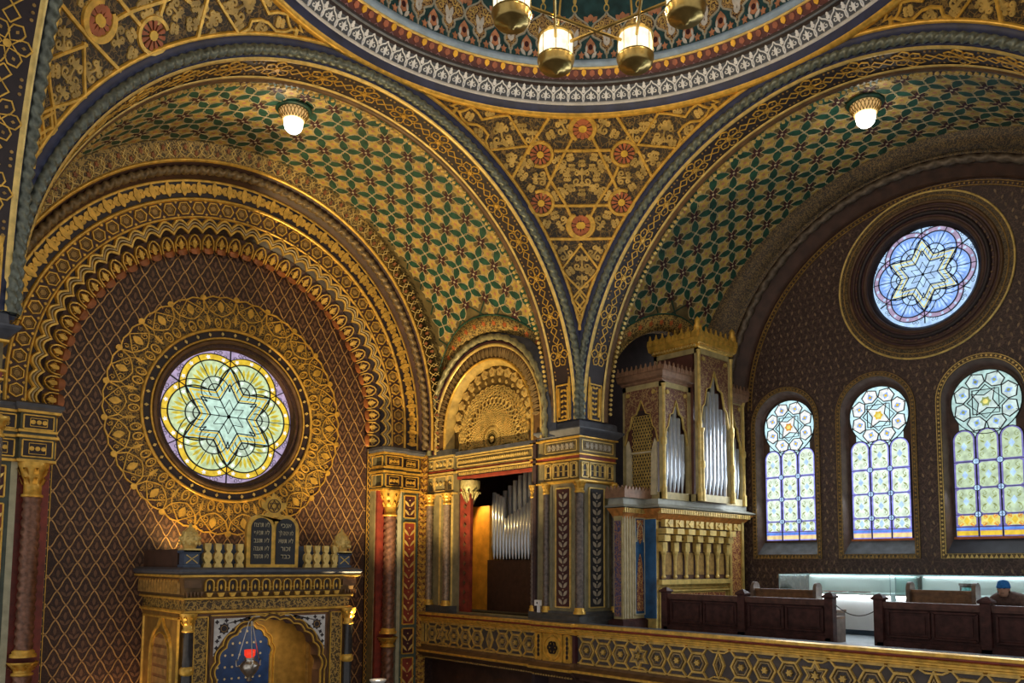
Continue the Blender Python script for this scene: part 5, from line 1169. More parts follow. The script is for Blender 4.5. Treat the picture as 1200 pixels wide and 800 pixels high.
for sg in (-1, 1):
    g = G(); u0, u1 = sorted((AX + sg * 1.22, AX + sg * 1.46)); g.plate(S, rect(u0, u1, 1.2, 5.54), .02); pl = g.obj('pattern_strip', FOCH, ARK); g = G(); frame(g, S, u0, u1, 1.2, 5.54, .03, .035); g.obj('strip_frame', GOLD, ARK)
    column(ARK, AX + sg * 1.58, AY - .07, .085, 3.2, 5.30, 5.62, mat('black_marble_shaft', (.03, .028, .03), .25, 0, .3, 12), 1)
    g = G(); g.lathe((AX + sg * 1.58, AY - .07, 0), [(.09, 4.55), (.12, 4.58), (.12, 4.66), (.09, 4.7)], 14); g.obj('shaft_ring', GOLD, ARK, True); g = G(); g.loft(AX + sg * 1.58 - .1, AX + sg * 1.58 + .1, AY - .17, AY + .03, [(.04, 0), (.04, 3.0), (0, 3.2)]); g.obj('column_plinth', BROWNM, ARK)
# side walls and inside
g = G(); g.box(-1.62 + AX, -1.5 + AX, AY + .3, 10.42, 0, 5.62); g.box(1.5 + AX, 1.62 + AX, AY + .02, 10.42, 0, 5.62); g.box(-1.62 + AX, 1.62 + AX, AY, 10.42, 0, 1.0); g.obj('side_wall', mat('ark_side', (.30, .16, .035), .45, .2, .3, 6), ARK)
SLX = plane((-1.62 + AX, 0, 0), (0, -1, 0), (0, 0, 1)); g = G(); gn = G()
frame(g, SLX, -10.3, -8.45, 2, 5.5, .05, .03); q = arch_poly(-9.3, .55, 2.2, 5.35, 16); q[8:10, 1] += .12; g.strap(SLX, q, .06, .04); q2 = arch_poly(-9.3, .45, 2.2, 5.22, 16); g.strap(SLX, q2, .025, .04); gn.plate(SLX, arch_poly(-9.3, .44, 2.2, 5.2, 16), .01)
g.obj('side_arch', GOLD, ARK); gn.obj('side_niche', mat('niche_copper', (.34, .15, .05), .5, .2, .3, 6), ARK)
g = G()
for k in range(16): g.plate(SLX, rect(-9.66, -8.94, 2.3 + k * .18, 2.42 + k * .18), .025)
stuff(g.obj('niche_slats', mat('niche_light', (.52, .27, .08), .5, .2, .3, 6), ARK))
g = G(); g.box(-1.5 + AX, 1.5 + AX, 9.62, 9.7, 1.0, 5.62); g.obj('inner_back', mat('ark_inner', (.42, .24, .05), .45, .2, .3, 6), ARK)
SB = SNY(9.615); q = multifoil(AX + .0, 4.62, .66, 9, .035, 1.2); g = G(); g.plate(SB, q, .01, 0, (AX, 3.2)); BLN = g.obj('starry_niche', mat('night_blue', (.012, .045, .17), .55, 0, .3, 5), ARK)
g = G()
for i in range(-6, 7):
    for j in range(24):
        x, z = AX + i * .145 + (.0725 if j % 2 else 0), 2.6 + j * .115
        if abs(x - AX) < .58 and (z < 4.62 or math.hypot(x - AX, z - 4.62) < .58) and j % 2 == 0: g.plate(SB, starp(x, z, .028, .018, 6), .016)
stuff(g.obj('niche_stars', CREAM, BLN))
g = G(); g.strap(SB, multifoil(AX, 4.62, .68, 9, .035, 1.2), .04, .05); g.strap(SB, multifoil(AX, 4.62, .76, 9, .035, 1.2), .03, .04); g.obj('niche_line', GOLD, ARK)
SRX = plane((1.5 + AX, 0, 0), (0, -1, 0), (0, 0, 1)); g = G()
for u in (-9.6, -9.3, -8.75, -8.5): g.strap(SRX, [(u, 1.2), (u, 5.6)], .05, .05)
g.obj('inner_pilaster', GOLDD, ARK)
g = G(); gq = G(); q = arch_poly(-9.02, .22, 1.2, 5.0, 12); gq.plate(SRX, q, .01); gq.obj('inner_side_niche', BROWN, ARK)
for k in range(17): g.plate(SRX, rect(-9.18, -8.9, 1.6 + k * .19, 1.74 + k * .19), .04)
stuff(g.obj('inner_slats', mat('niche_light', (.5, .27, .1)), ARK))
# entablature
g = G(); g.loft(AX - 1.62, AX + 1.62, AY - .02, 10.42, [(.02, 5.60), (.05, 5.62), (.05, 5.65), (0, 5.66)]); g.loft(AX - 1.62, AX + 1.62, AY - .02, 10.42, [(0, 5.84), (.06, 5.855), (.06, 5.885), (.02, 5.89)]); g.loft(AX - 1.62, AX + 1.62, AY - .02, 10.42, [(.10, 6.24), (.16, 6.25), (.16, 6.285), (.12, 6.29)]); g.obj('gilt_moulding', GOLD, ARK)
g = G(); g.loft(AX - 1.62, AX + 1.62, AY - .02, 10.42, [(.0, 5.65), (0, 5.85)]); g.obj('architrave', FOCH, ARK)
g = G(); g.loft(AX - 1.62, AX + 1.62, AY - .02, 10.42, [(.02, 5.88), (.05, 5.95), (.09, 6.25)]); g.obj('frieze', mat('ark_frieze', (.15, .085, .03), .5, .1, .3, 6), ARK)
g = G(); g.loft(AX - 1.62, AX + 1.62, AY - .02, 10.42, [(.12, 6.28), (.15, 6.30), (.18, 6.34), (.18, 6.38), (.14, 6.40), (.1, 6.42)]); g.obj('cornice', mat('slate_paint', (.07, .075, .095)), ARK)
SFZ = SNY(AY - .11)
for k in range(13):
    c = AX - 1.26 + k * .21; g = G(); g.strap(SFZ, arch_poly(c, .072, 6.0, 6.21, 8), .028, .05); g.plate(SFZ, arch_poly(c, .05, 6.0, 6.18, 8), .012, 1); g.plate(SFZ, [(c - .06, 5.97), (c + .06, 5.97), (c + .03, 5.90), (c - .03, 5.90)], .05); g.plate(SFZ, lens(c, 6.02, .1, .04, PI / 2), .03)
    g.strap(SFZ, [(c + .075, 6.06), (c + .135, 6.06)], .02, .04)
    g.obj('frieze_arch', [GOLD, BLACKB], ARK)
g = G()
for sg in (-1, 1):
    u0, u1 = sorted((AX + sg * 1.40, AX + sg * 1.70)); g.plate(SFZ, rect(u0, u1, 6.06, 6.2), .03); 
    for k in range(5): g.plate(SFZ, [(u0 + .03 + k * .06, 5.99), (u0 + .08 + k * .06, 5.99), (u0 + .055 + k * .06, 5.9)], .05)
stuff(g.obj('frieze_end', BROWNM, ARK))
SLF_ = plane((-1.70 + AX, 0, 0), (0, -1, 0), (0, 0, 1)); g = G()
for k in range(14): c = -10.3 + k * .15; g.strap(SLF_, arch_poly(c, .055, 5.95, 6.2, 6), .03, .04)
stuff(g.obj('side_frieze_arches', GOLDD, ARK))
# cresting: baluster by baluster, pedestals with acorn finials
ZT = 6.42
for c in [PT('Y', AY + .05, x, 660)[0] for x in (242, 254.5, 267, 280, 360, 370.5, 381, 391.5)]:
    g = G(); S = SNY(AY + .0); q = np.array([(-.085, 0), (.085, 0), (.07, .06), (.04, .08), (.085, .16), (.075, .24), (.03, .28), (.06, .33), (.065, .43), (-.065, .43), (-.06, .33), (-.03, .28), (-.075, .24), (-.085, .16), (-.04, .08), (-.07, .06)])
    n = len(q); Vf = [(c + x * .9, AY + .0, ZT + z) for x, z in q] + [(c + x * .9, AY + .1, ZT + z) for x, z in q]
    g.add(Vf, [tuple(range(n))[::-1], tuple(range(n, 2 * n))] + [(i, (i + 1) % n, n + (i + 1) % n, n + i) for i in range(n)]); g.plate(S, circ(c, ZT + .18, .03, 6), .02); g.obj('cresting_piece', GOLDL, ARK)
g = G(); g.box(AX - 1.5, AX + 1.5, AY + .35, AY + .42, ZT, ZT + .42); g.obj('cresting_board', mat('slate_blue_paint', (.06, .085, .14), .5, 0, .25, 6), ARK)
g = G(); g.box(AX - 1.68, AX - 1.62, AY + .3, 10.3, ZT, ZT + .32); g.obj('side_cresting', BROWN, ARK)
for px_, in ((222,), (400,)):
    c = PT('Y', AY + .1, px_, 650)[0]; g = G(); g.loft(c - .13, c + .13, AY - .02, AY + .22, [(.02, ZT), (.02, ZT + .04), (0, ZT + .05), (0, ZT + .24), (.03, ZT + .26), (.03, ZT + .30)]); g.obj('finial_pedestal', mat('slate_blue_paint', (.06, .085, .14)), ARK)
    g = G(); S = SNY(AY - .025)
    for sg in (-1, 1): g.strap(S, [(c - .1 * sg, ZT + .07), (c, ZT + .15), (c - .1 * sg, ZT + .22)], .02, .015)
    g.box(c - .15, c + .15, AY - .05, AY + .24, ZT + .27, ZT + .33); g.obj('pedestal_gilt', GOLDL, ARK)
    g = G(); g.lathe((c, AY + .1, 0), [(.10, ZT + .33), (.12, ZT + .38), (.16, ZT + .44), (.165, ZT + .52), (.13, ZT + .62), (.07, ZT + .69), (.03, ZT + .72), (.03, ZT + .76), (0, ZT + .80)], 18)
    for k in range(10):
        for j in range(3):
            a = (k + .5 * (j % 2)) * PI / 5; r = (.165, .155, .11)[j]; p = np.array([c + r * math.cos(a), AY + .1 + r * math.sin(a), ZT + .42 + j * .09]); g.lathe(p, [(0, -.04), (.035, -.01), (.03, .03), (0, .05)], 5)
    g.obj('acorn_finial', GOLDL, ARK, True)
# tablets of the law
TB = thing('law_tablets', (-.09, AY + .12, ZT), 'twin round-headed black tablets with gilt Hebrew lines on the ark', 'tablets')
tl, tr = PT('Y', AY + .06, 291, 640)[0], PT('Y', AY + .06, 348, 640)[0]; tm = (tl + tr) / 2; hw = (tr - tl) / 4
g = G(); q = np.vstack([[(tl - .03, ZT)], arc(tm - hw, ZT + .72, hw + .035, PI, .35, 12), arc(tm + hw, ZT + .72, hw + .035, PI - .35, 0, 12), [(tr + .03, ZT)]]); n = len(q)
g.add([(x, AY + .06, z) for x, z in q] + [(x, AY + .16, z) for x, z in q], [tuple(range(n))[::-1], tuple(range(n, 2 * n))] + [(i, (i + 1) % n, n + (i + 1) % n, n + i) for i in range(n)]); g.obj('tablet_frame', GOLD, TB)
ST_ = SNY(AY + .055)
import os
for k, sg in enumerate((-1, 1)):
    g = G(); c = tm + sg * hw; g.plate(ST_, arch_poly(c, hw - .045, ZT + .06, ZT + .72 + hw - .03, 14), .012); tb = g.obj('tablet', mat('tablet_black', (.012, .013, .017), .4, 0, .1, 6), TB)
    # Hebrew is set letter by letter right to left, so the strings are stored reversed
    lines = [['לא תרצח', 'לא תנאף', 'לא תגנב', 'לא תענה', 'לא תחמד'], ['אנכי', 'לא יהיה לך', 'לא תשא', 'זכור', 'כבד']][k]
    for i, s_ in enumerate(lines):
        cu = bpy.data.curves.new('lettering', 'FONT'); cu.body = s_[::-1]; cu.size = .125; cu.align_x = 'CENTER'; cu.extrude = .003; cu.resolution_u = 2
        to = bpy.data.objects.new('tmp', cu); COL.objects.link(to); bpy.context.view_layer.update()
        me = bpy.data.meshes.new_from_object(to.evaluated_get(bpy.context.evaluated_depsgraph_get())); bpy.data.objects.remove(to)
        me.name = 'lettering'; me.materials.clear(); me.materials.append(CREAM); lo = bpy.data.objects.new('lettering', me); COL.objects.link(lo); lo.parent = tb
        wdt = lo.dimensions.x; k_ = min(1., .30 / max(wdt, .01))
        M_ = Matrix.Translation((c, AY + .038, ZT + .76 - i * .148)) @ Matrix.Rotation(PI / 2, 4, 'X') @ Matrix.Diagonal((k_, 1., 1, 1)); lo.matrix_basis = WORLD(tb).inverted() @ M_
g = G(); S = SNY(AY + .06); cz = ZT + 1.13
q = np.array([(-.20, -.18), (-.12, -.08), (-.24, .0), (-.26, .12), (-.16, .10), (-.12, .2), (-.04, .2), (0, .3), (.04, .2), (.12, .2), (.16, .10), (.26, .12), (.24, .0), (.12, -.08), (.20, -.18)]); n = len(q)
g.add([(tm + x, AY + .07, cz + z) for x, z in q] + [(tm + x, AY + .13, cz + z) for x, z in q], [tuple(range(n))[::-1], tuple(range(n, 2 * n))] + [(i, (i + 1) % n, n + (i + 1) % n, n + i) for i in range(n)]); g.obj('tablet_crown', GOLD, TB)
g = G()
for t in (0, 1): g.strap(SNY(AY + .07), circ(tm, cz + .04, .105, 3, PI / 2 + t * PI), .022, .02, True)
g.strap(SNY(AY + .07), circ(tm, cz + .04, .125, 16), .016, .02, True); g.obj('crown_star', BROWNM, TB)
# eternal lamp
EL = thing('eternal_lamp', (-.47, 8.08, 4.55), 'hanging silver lamp with red glass before the blue niche', 'lamp'); ex, ey = PT('Y', 8.08, 292, 790)[:2]; zl = 4.62
g = G(); g.lathe((ex, ey, zl), [(0, -.28), (.05, -.25), (.03, -.2), (.09, -.15), (.16, -.05), (.17, .02), (.13, .08), (.08, .11), (.10, .14), (.10, .16), (0, .16)], 20)
for k in range(3): a = k * 2 * PI / 3 + .3; g.tube([(ex + .16 * math.cos(a), ey + .16 * math.sin(a), zl - .02), (ex + .24 * math.cos(a), ey + .24 * math.sin(a), zl + .0), (ex + .25 * math.cos(a), ey + .25 * math.sin(a), zl + .1), (ex + .21 * math.cos(a), ey + .21 * math.sin(a), zl + .12)], .016, 5)
g.obj('lamp_body', SILVER, EL, True)
g = G(); g.lathe((ex, ey, zl), [(.06, .16), (.095, .2), (.10, .3), (.09, .3), (.0, .22)], 16); g.obj('red_glass', mat('red_glass', (.5, .02, .01), .2, 0, .1, 5, emit=(1, .05, .02), estr=.5), EL, True)
for k in range(3): a = k * 2 * PI / 3 + .3; g = G(); g.tube([(ex + .22 * math.cos(a), ey + .22 * math.sin(a), zl + .1), (ex + .03 * math.cos(a), ey + .03 * math.sin(a), 5.44)], .009, 4); g.obj('chain', SILVER, EL)
# ================================================================== great organ case in the window gallery
ORG_ = thing('organ_case', (8.2, 4.9, FZ), 'tall carved organ case with silver pipes on a gilt bracketed base', 'organ')
CASEF = mat('case_frame', (.44, .35, .16), .5, .1, .25, 6); CASEG = mat('case_gilt', (.60, .42, .12), .42, .25, .3, 8)
x0, x1, yf = 6.95, 9.88, 4.45
# base: corner pillar, body, blue flank
g = G(); g.box(6.30, 7.05, 4.86, 5.1, FZ, 7.62); g.obj('base_pillar', CASEF, ORG_)
g = G(); g.loft(6.3, 7.05, 4.86, 5.1, [(.08, FZ), (.08, FZ + .16), (.02, FZ + .2)]); g.obj('pillar_plinth', WOOD, ORG_)
S = SNY(4.855); g = G(); g.plate(S, rect(6.66, 6.92, 5.5, 7.5), .01); g.obj('pillar_panel', BLUE, ORG_)
g = G(); q = np.array([(6.69, 5.55), (6.89, 5.55), (6.88, 6.2), (6.85, 6.55), (6.79, 6.75), (6.73, 6.55), (6.70, 6.2)]); g.plate(S, q, .02); g.plate(S, np.array([(6.69, 7.48), (6.89, 7.48), (6.87, 7.1), (6.79, 6.95), (6.71, 7.1)]), .02); g.obj('pillar_arabesque', FRED, ORG_)
SFL = plane((6.295, 0, 0), (0, -1, 0), (0, 0, 1)); g = G(); g.plate(SFL, rect(-5.07, -4.90, 5.45, 7.45), .008); g.obj('pillar_side_panel', filigree('pillar_side_paint', (.06, .06, .14), (.30, .15, .10), 10, .08, .3, (.22, .05, .04)), ORG_)
g = G(); frame(g, S, 6.64, 6.94, 5.48, 7.52, .03, .025); 
for u in (6.35, 6.42, 6.5, 6.58): g.strap(S, [(u, 5.42), (u, 7.55)], .03, .02)
g.strap(S, [(6.68, 7.0), (6.72, 7.3), (6.79, 7.42), (6.86, 7.3), (6.9, 7.0)], .02, .03); g.obj('pillar_lines', CREAM, ORG_)
g = G(); g.box(x0, x1, yf + .12, 5.6, FZ, 7.55); g.obj('base_body', CASEG, ORG_); g = G(); g.box(x0 - .02, x0, yf + .1, 4.9, FZ + .2, 7.5); g.obj('blue_flank', BLUE, ORG_)
S = SNY(yf + .11); g = G(); g.box(x1 - .42, x1 - .04, yf + .06, yf + .2, FZ, 7.5); g.obj('red_pier', FRED, ORG_); g = G(); g.box(x1 - .06, x1 + .02, yf + .02, yf + .2, FZ, 7.6); g.box(x1 - .5, x1 - .42, yf + .04, yf + .2, FZ, 7.5); g.obj('pier_edge', CASEG, ORG_)
# bracket arcade
xs_ = np.linspace(x0 + .16, x1 - .6, 7); zc0, zc1 = PT('Y', yf, 810, 690)[2], 7.38
g = G(); g.plate(S, rect(x0 + .1, x1 - .5, 6.18, 7.45), .01); g.obj('arcade_ground', BROWN, ORG_)
for i, xx in enumerate(xs_):
    g = G(); g.lathe((xx, yf + .05, 0), [(.035, 6.22), (.05, 6.25), (.03, 6.3), (.034, 6.6), (.045, 6.72), (.06, 6.76), (.06, 6.8)], 8); g.box(xx - .07, xx + .07, yf - .0, yf + .12, 6.8, 7.0); g.box(xx - .09, xx + .09, yf - .06, yf + .12, 7.02, 7.16); g.box(xx - .11, xx + .11, yf - .12, yf + .12, 7.18, 7.3); g.obj('bracket_colonette', CASEG, ORG_)
    if i < 6:
        xm = (xx + xs_[i + 1]) / 2; g = G(); g.plate(S, rect(xm - .12, xm + .12, 6.3, 6.78), .02); g.strap(S, arch_poly(xm, .13, 6.8, 7.12, 8), .04, .08); g.obj('arcade_panel', FRED if False else GOLDD, ORG_)
g = G()
for k in range(8): xx = x0 + .15 + k * .34; g.plate(S, rect(xx, xx + .26, 7.34, 7.5), .12); g.plate(S, starp(xx + .13, 7.42, .08, .04, 4), .14)
g.obj('bracket_cap', CASEG, ORG_)
g = G(); g.box(x0 + .05, x1 - .5, yf + .0, yf + .14, 6.10, 6.2); g.box(x0 + .05, x1 - .5, yf + .04, yf + .14, 5.95, 5.98); g.obj('arcade_sill', CASEG, ORG_)
g = G(); g.plate(S, rect(x0 + .2, x1 - .62, 5.25, 5.92), .02); g.obj('red_panel', FRED, ORG_); g = G(); frame(g, S, x0 + .2, x1 - .62, 5.25, 5.92, .03, .03); frame(g, S, x0 + .1, x1 - .54, 5.2, 6.02, .03, .03); g.obj('red_panel_frame', CASEG, ORG_)
# deep cornice
g = G(); g.loft(x0 + .05, x1, yf + .1, 5.5, [(.0, 7.48), (.05, 7.52), (.10, 7.58), (.22, 7.72)], caps=False); g.loft(6.36, 7.0, 4.9, 5.08, [(.0, 7.45), (.04, 7.5), (.08, 7.6), (.14, 7.72)]); g.obj('fluted_cornice', mat('rust_gilt', (.55, .22, .05), .45, .2, .35, 10), ORG_)
g = G()
for k in range(52): xx = x0 - .1 + k * .06; g.box(xx, xx + .03, yf - .13, yf - .02, 7.62, 7.72)
for k in range(13): xx = 6.25 + k * .06; g.box(xx, xx + .03, 4.74, 4.8, 7.62, 7.72)
stuff(g.obj('cornice_flutes', CASEG, ORG_))
g = G(); g.loft(x0 + .05, x1, yf + .1, 5.5, [(.24, 7.74), (.26, 7.76), (.18, 7.80), (.10, 7.83), (.10, 7.94)]); g.loft(6.36, 7.0, 4.9, 5.08, [(.16, 7.74), (.18, 7.76), (.12, 7.80), (.1, 7.94)]); g.obj('cornice_shelf', mat('shelf_grey', (.34, .34, .29), .5, 0, .2, 6), ORG_)
# upper case helper
def case_box(xa, xb, ya, yb, za, zb, nm):
    g = G(); t = .09
    g.box(xa, xa + t, ya, ya + t, za, zb); g.box(xb - t, xb, ya, ya + t, za, zb); g.box(xa, xa + t, yb - t, yb, za, zb); g.box(xa, xb, ya, ya + t, za, za + .16); g.box(xa, xb, ya, ya + t, zb - .12, zb); g.box(xa, xa + t, ya, yb, za, za + .16); g.box(xa, xa + t, ya, yb, zb - .12, zb); g.obj(nm + '_frame', CASEF, ORG_)
    g = G(); g.box(xa + .03, xb - .03, ya + .16, yb, za, zb - .02); g.obj(nm + '_back', mat('case_inner', (.10, .035, .025), .5, 0, .3, 6), ORG_)
Z0 = 7.94
def head(nm, S, u0, u1, z0, z1, par=ORG_):
    """carved cusped head with two round bosses above the pipes"""
    um, hw_ = (u0 + u1) / 2, (u1 - u0) / 2; pts = []
    foil_ = [(u0, z0), (u0 + hw_ * .15, z0 + (z1 - z0) * .25), (u0 + hw_ * .3, z0 + (z1 - z0) * .3), (u0 + hw_ * .45, z0 + (z1 - z0) * .52), (u0 + hw_ * .7, z0 + (z1 - z0) * .55), (um, z0 + (z1 - z0) * .8)]
    L = np.array(foil_ + [(um, z1), (u0, z1)]); R_ = L.copy(); R_[:, 0] = 2 * um - R_[:, 0]
    g = G(); g.plate(S, L, .02, 0, (u0 + hw_ * .3, z0 + (z1 - z0) * .75)); g.plate(S, R_[::-1], .02, 0, (u1 - hw_ * .3, z0 + (z1 - z0) * .75)); g.obj(nm, FCASE, par)
    g = G(); f = np.array(foil_); g.strap(S, f, .025, .04); f2 = f.copy(); f2[:, 0] = 2 * um - f2[:, 0]; g.strap(S, f2, .025, .04)
    for sg in (-1, 1): g.plate(S, circ(um + sg * hw_ * .78, z1 - .1, .05, 8), .05)
    g.obj(nm + '_line', CASEG, par)
def ranks(xa, xb, y, za, n, hts):
    for i in range(n):
        xx = xa + (i + .5) * (xb - xa) / n; pipe(ORG_, xx, y, za, za + hts[i], (xb - xa) / n * .46, .34 + .16 * (1 - abs(i - (n - 1) / 2) / (n / 2)) * -1 + .16)
yl = 4.42
case_box(7.02, 7.95, yl, 5.5, Z0, 10.55, 'left_tower'); case_box(9.10, 9.9, yl, 5.5, Z0, 10.55, 'right_tower'); case_box(7.92, 9.12, 4.2, 5.4, Z0, 11.45, 'main_tower')
head('left_head', SNY(yl + .05), 7.12, 7.86, 9.2, 10.43); head('right_head', SNY(yl + .05), 9.19, 9.82, 9.2, 10.43); head('main_head', SNY(4.25), 8.02, 9.03, 9.7, 11.33)
ranks(7.16, 7.82, yl + .1, Z0 + .16, 5, (1.35, 1.7, 1.95, 1.7, 1.35)); ranks(9.22, 9.80, yl + .1, Z0 + .16, 5, (1.25, 1.5, 1.75, 1.5, 1.25)); ranks(8.05, 9.0, 4.3, Z0 + .16, 7, (1.7, 2.05, 2.4, 2.75, 2.4, 2.05, 1.7))
for xx, yy, za, zb in ((7.06, yl, Z0, 10.5), (7.95, 4.2, Z0, 11.4), (8.0, 4.17, Z0, 9.6), (9.07, 4.17, Z0, 9.6), (9.1, 4.2, Z0, 11.4), (9.86, yl, Z0, 10.5)):
    g = G(); g.lathe((xx, yy, 0), [(.06, za), (.06, za + .25), (.04, za + .3), (.04, (za + zb) / 2 - .1), (.06, (za + zb) / 2 - .06), (.06, (za + zb) / 2 + .06), (.035, (za + zb) / 2 + .1), (.035, zb - .12), (.06, zb)], 8); g.obj('case_colonette', CASEG, ORG_, True)
# side face of the left tower: lattice grille under carved head
SX_ = plane((7.02, 0, 0), (0, -1, 0), (0, 0, 1)); head('side_head', SX_, -5.42, -4.52, 9.2, 10.43)
g = G(); gd = G(); gd.plate(SX_, rect(-5.22, -4.72, Z0 + .16, 9.95), .005); gd.obj('grille_back', BLACKB, ORG_)
for i in range(7):
    for j in range(24): g.strap(SX_, circ(-5.19 + i * .073 + (.036 if j % 2 else 0), 8.14 + j * .072, .036, 6), .014, .02, True)
stuff(g.obj('grille', CASEG, ORG_)); g = G(); g.strap(SX_, [(-5.25, 9.0), (-4.7, 9.0)], .05, .04)
for sg, u in ((1, -5.38), (-1, -4.56)): g.plate(SX_, [(u, Z0 + .1), (u + sg * .16, Z0 + .1), (u + sg * .14, 9.0), (u + sg * .05, 9.3), (u, 9.2)], .03)
g.obj('grille_rail', CREAM, ORG_)
def crest(xa, xb, ya, yb, z, h, n, m, nm):
    """cornice with a row of pointed leaves"""
    g = G(); g.loft(xa, xb, ya, yb, [(.0, z), (.03, z + .03), (.03, z + .06), (.08, z + .10), (.10, z + .2), (.10, z + .24), (.02, z + .25)]); g.obj(nm + '_cornice', m, ORG_)
    g = G()
    for S, a, b in ((SNY(ya - .09), xa - .1, xb + .1), (plane((xa - .09, 0, 0), (0, -1, 0), (0, 0, 1)), -yb - .1, -ya + .1)):
        k = int((b - a) / (h * .62)); d = (b - a) / k
        for i in range(k): u = a + (i + .5) * d; g.plate(S, [(u - d * .48, z + .23), (u + d * .48, z + .23), (u + d * .4, z + .23 + h * .5), (u + d * .15, z + .23 + h * .55), (u, z + .23 + h), (u - d * .15, z + .23 + h * .55), (u - d * .4, z + .23 + h * .5)], .03)
    stuff(g.obj(nm + '_crest', m, ORG_))
CASER = mat('case_rose_brown', (.26, .14, .08), .5, .1, .3, 8)
crest(7.02, 7.92, yl, 5.5, 10.55, .2, 8, CASER, 'left'); crest(9.12, 9.88, yl, 5.5, 10.45, .2, 8, CASER, 'right'); crest(7.92, 9.12, 4.2, 5.4, 11.45, .26, 8, GOLD, 'main')
g = G(); S = SNY(4.17); S5 = plane((7.89, 0, 0), (0, -1, 0), (0, 0, 1))
for k in range(15): g.plate(S, circ(7.95 + k * .08, 11.5, .028, 6), .05)
for k in range(15): g.plate(S5, circ(-5.35 + k * .08, 11.5, .028, 6), .05)
stuff(g.obj('bead_row', GOLDL, ORG_))
for xx, yy in ((7.9, 4.18), (9.14, 4.18)): g = G(); g.lathe((xx, yy, 11.68), [(.07, 0), (.07, .2), (.09, .22), (.06, .32), (.07, .36), (.05, .42), (0, .48)], 8); g.obj('corner_finial', GOLD, ORG_, True)
g = G()
for k in range(9):
    a = k * .1; S = SNY(4.75); u = 6.26 + k * .1; g.plate(S, [(u - .05, 7.94), (u + .05, 7.94), (u + .05, 8.1), (u, 8.2), (u - .05, 8.1)], .03)
S = plane((6.24, 0, 0), (0, -1, 0), (0, 0, 1))
for k in range(5): u = -5.2 + k * .1; g.plate(S, [(u - .05, 7.94), (u + .05, 7.94), (u + .05, 8.1), (u, 8.2), (u - .05, 8.1)], .03)
stuff(g.obj('low_crest', CASER, ORG_))
# the case is laid out on convenient axes above; settle it to its measured footprint against the window wall
def settle(P):
    x = 6.5 + (P[:, 0] - 7.02) * (3.15 / 2.88); y = P[:, 1] - .40; z = np.where(P[:, 2] > 6.5, 6.5 + (P[:, 2] - 6.5) * .96, P[:, 2]); return np.stack([x, y, z], -1)
for ob in ORG_.children:
    off = np.array(ORG_.location); co_ = np.zeros(len(ob.data.vertices) * 3); ob.data.vertices.foreach_get('co', co_); co_ = settle(co_.reshape(-1, 3) + off) - off; ob.data.vertices.foreach_set('co', co_.ravel()); ob.data.update()
# wall behind the organ case: lunette recess of the gallery
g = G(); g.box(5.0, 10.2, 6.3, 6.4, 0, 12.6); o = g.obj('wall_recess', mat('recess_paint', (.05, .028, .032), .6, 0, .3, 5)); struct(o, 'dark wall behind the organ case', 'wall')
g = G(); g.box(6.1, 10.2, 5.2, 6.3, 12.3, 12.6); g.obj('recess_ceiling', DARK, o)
# ================================================================== pews
def pew(y0, y1, x, posts, label, group=None):
    """panelled pew seen from the front: posts, panels, plinth, top rail, seat"""
    T = thing('pew', (x, (y0 + y1) / 2, FZ), label, 'pew', group)
    ZTp = 5.95
    g = G(); g.box(x + .03, x + .07, y0, y1, FZ + .1, ZTp - .05); g.obj('back_board', WOOD, T)
    g = G(); g.box(x - .03, x + .10, y0, y1, ZTp - .07, ZTp); g.box(x - .015, x + .08, y0, y1, ZTp - .10, ZTp - .07); g.obj('top_rail', WOODM if False else mat('walnut_rail', (.09, .036, .026), .5, 0, .4, 9, spec=.3), T)
    g = G(); g.box(x - .05, x + .10, y0, y1, FZ, FZ + .12); g.box(x - .035, x + .08, y0, y1, FZ + .12, FZ + .15); g.obj('plinth', WOOD, T)
    g = G(); g.box(x + .07, x + .50, y0, y1, FZ + .42, FZ + .46); g.obj('seat', WOODM, T)
    S = SPX(x + .028)
    for yp in posts:
        g = G(); g.loft(x - .05, x + .09, yp - .07, yp + .07, [(0, FZ), (0, ZTp + .02), (.03, ZTp + .035), (.03, ZTp + .06), (-.03, ZTp + .11), (-.069, ZTp + .13)]); g.obj('post', WOOD, T)
    ps = sorted(posts)
    for a, b in zip(ps[:-1], ps[1:]):
        n = max(2, round((b - a) / .85)) if b - a > .9 else 1
        for k in range(n):
            u0, u1 = a + .10 + k * (b - a - .2) / n + .03, a + .10 + (k + 1) * (b - a - .2) / n - .03
            g = G(); frame(g, S, -u1, -u0, FZ + .22, ZTp - .14, .045, .03); g.plate(S, rect(-u1 + .06, -u0 - .06, FZ + .28, ZTp - .20), .015); g.obj('panel', WOOD, T)
    return T
pew(.08, 3.46, 5.78, (.10, 1.74, 3.44), 'dark walnut pew with four panels in front of the organ case')
pew(-5.6, -.68, 5.78, (-.71, -2.24, -3.9, -5.5), 'long dark walnut pew beside the gap, below the amber window')
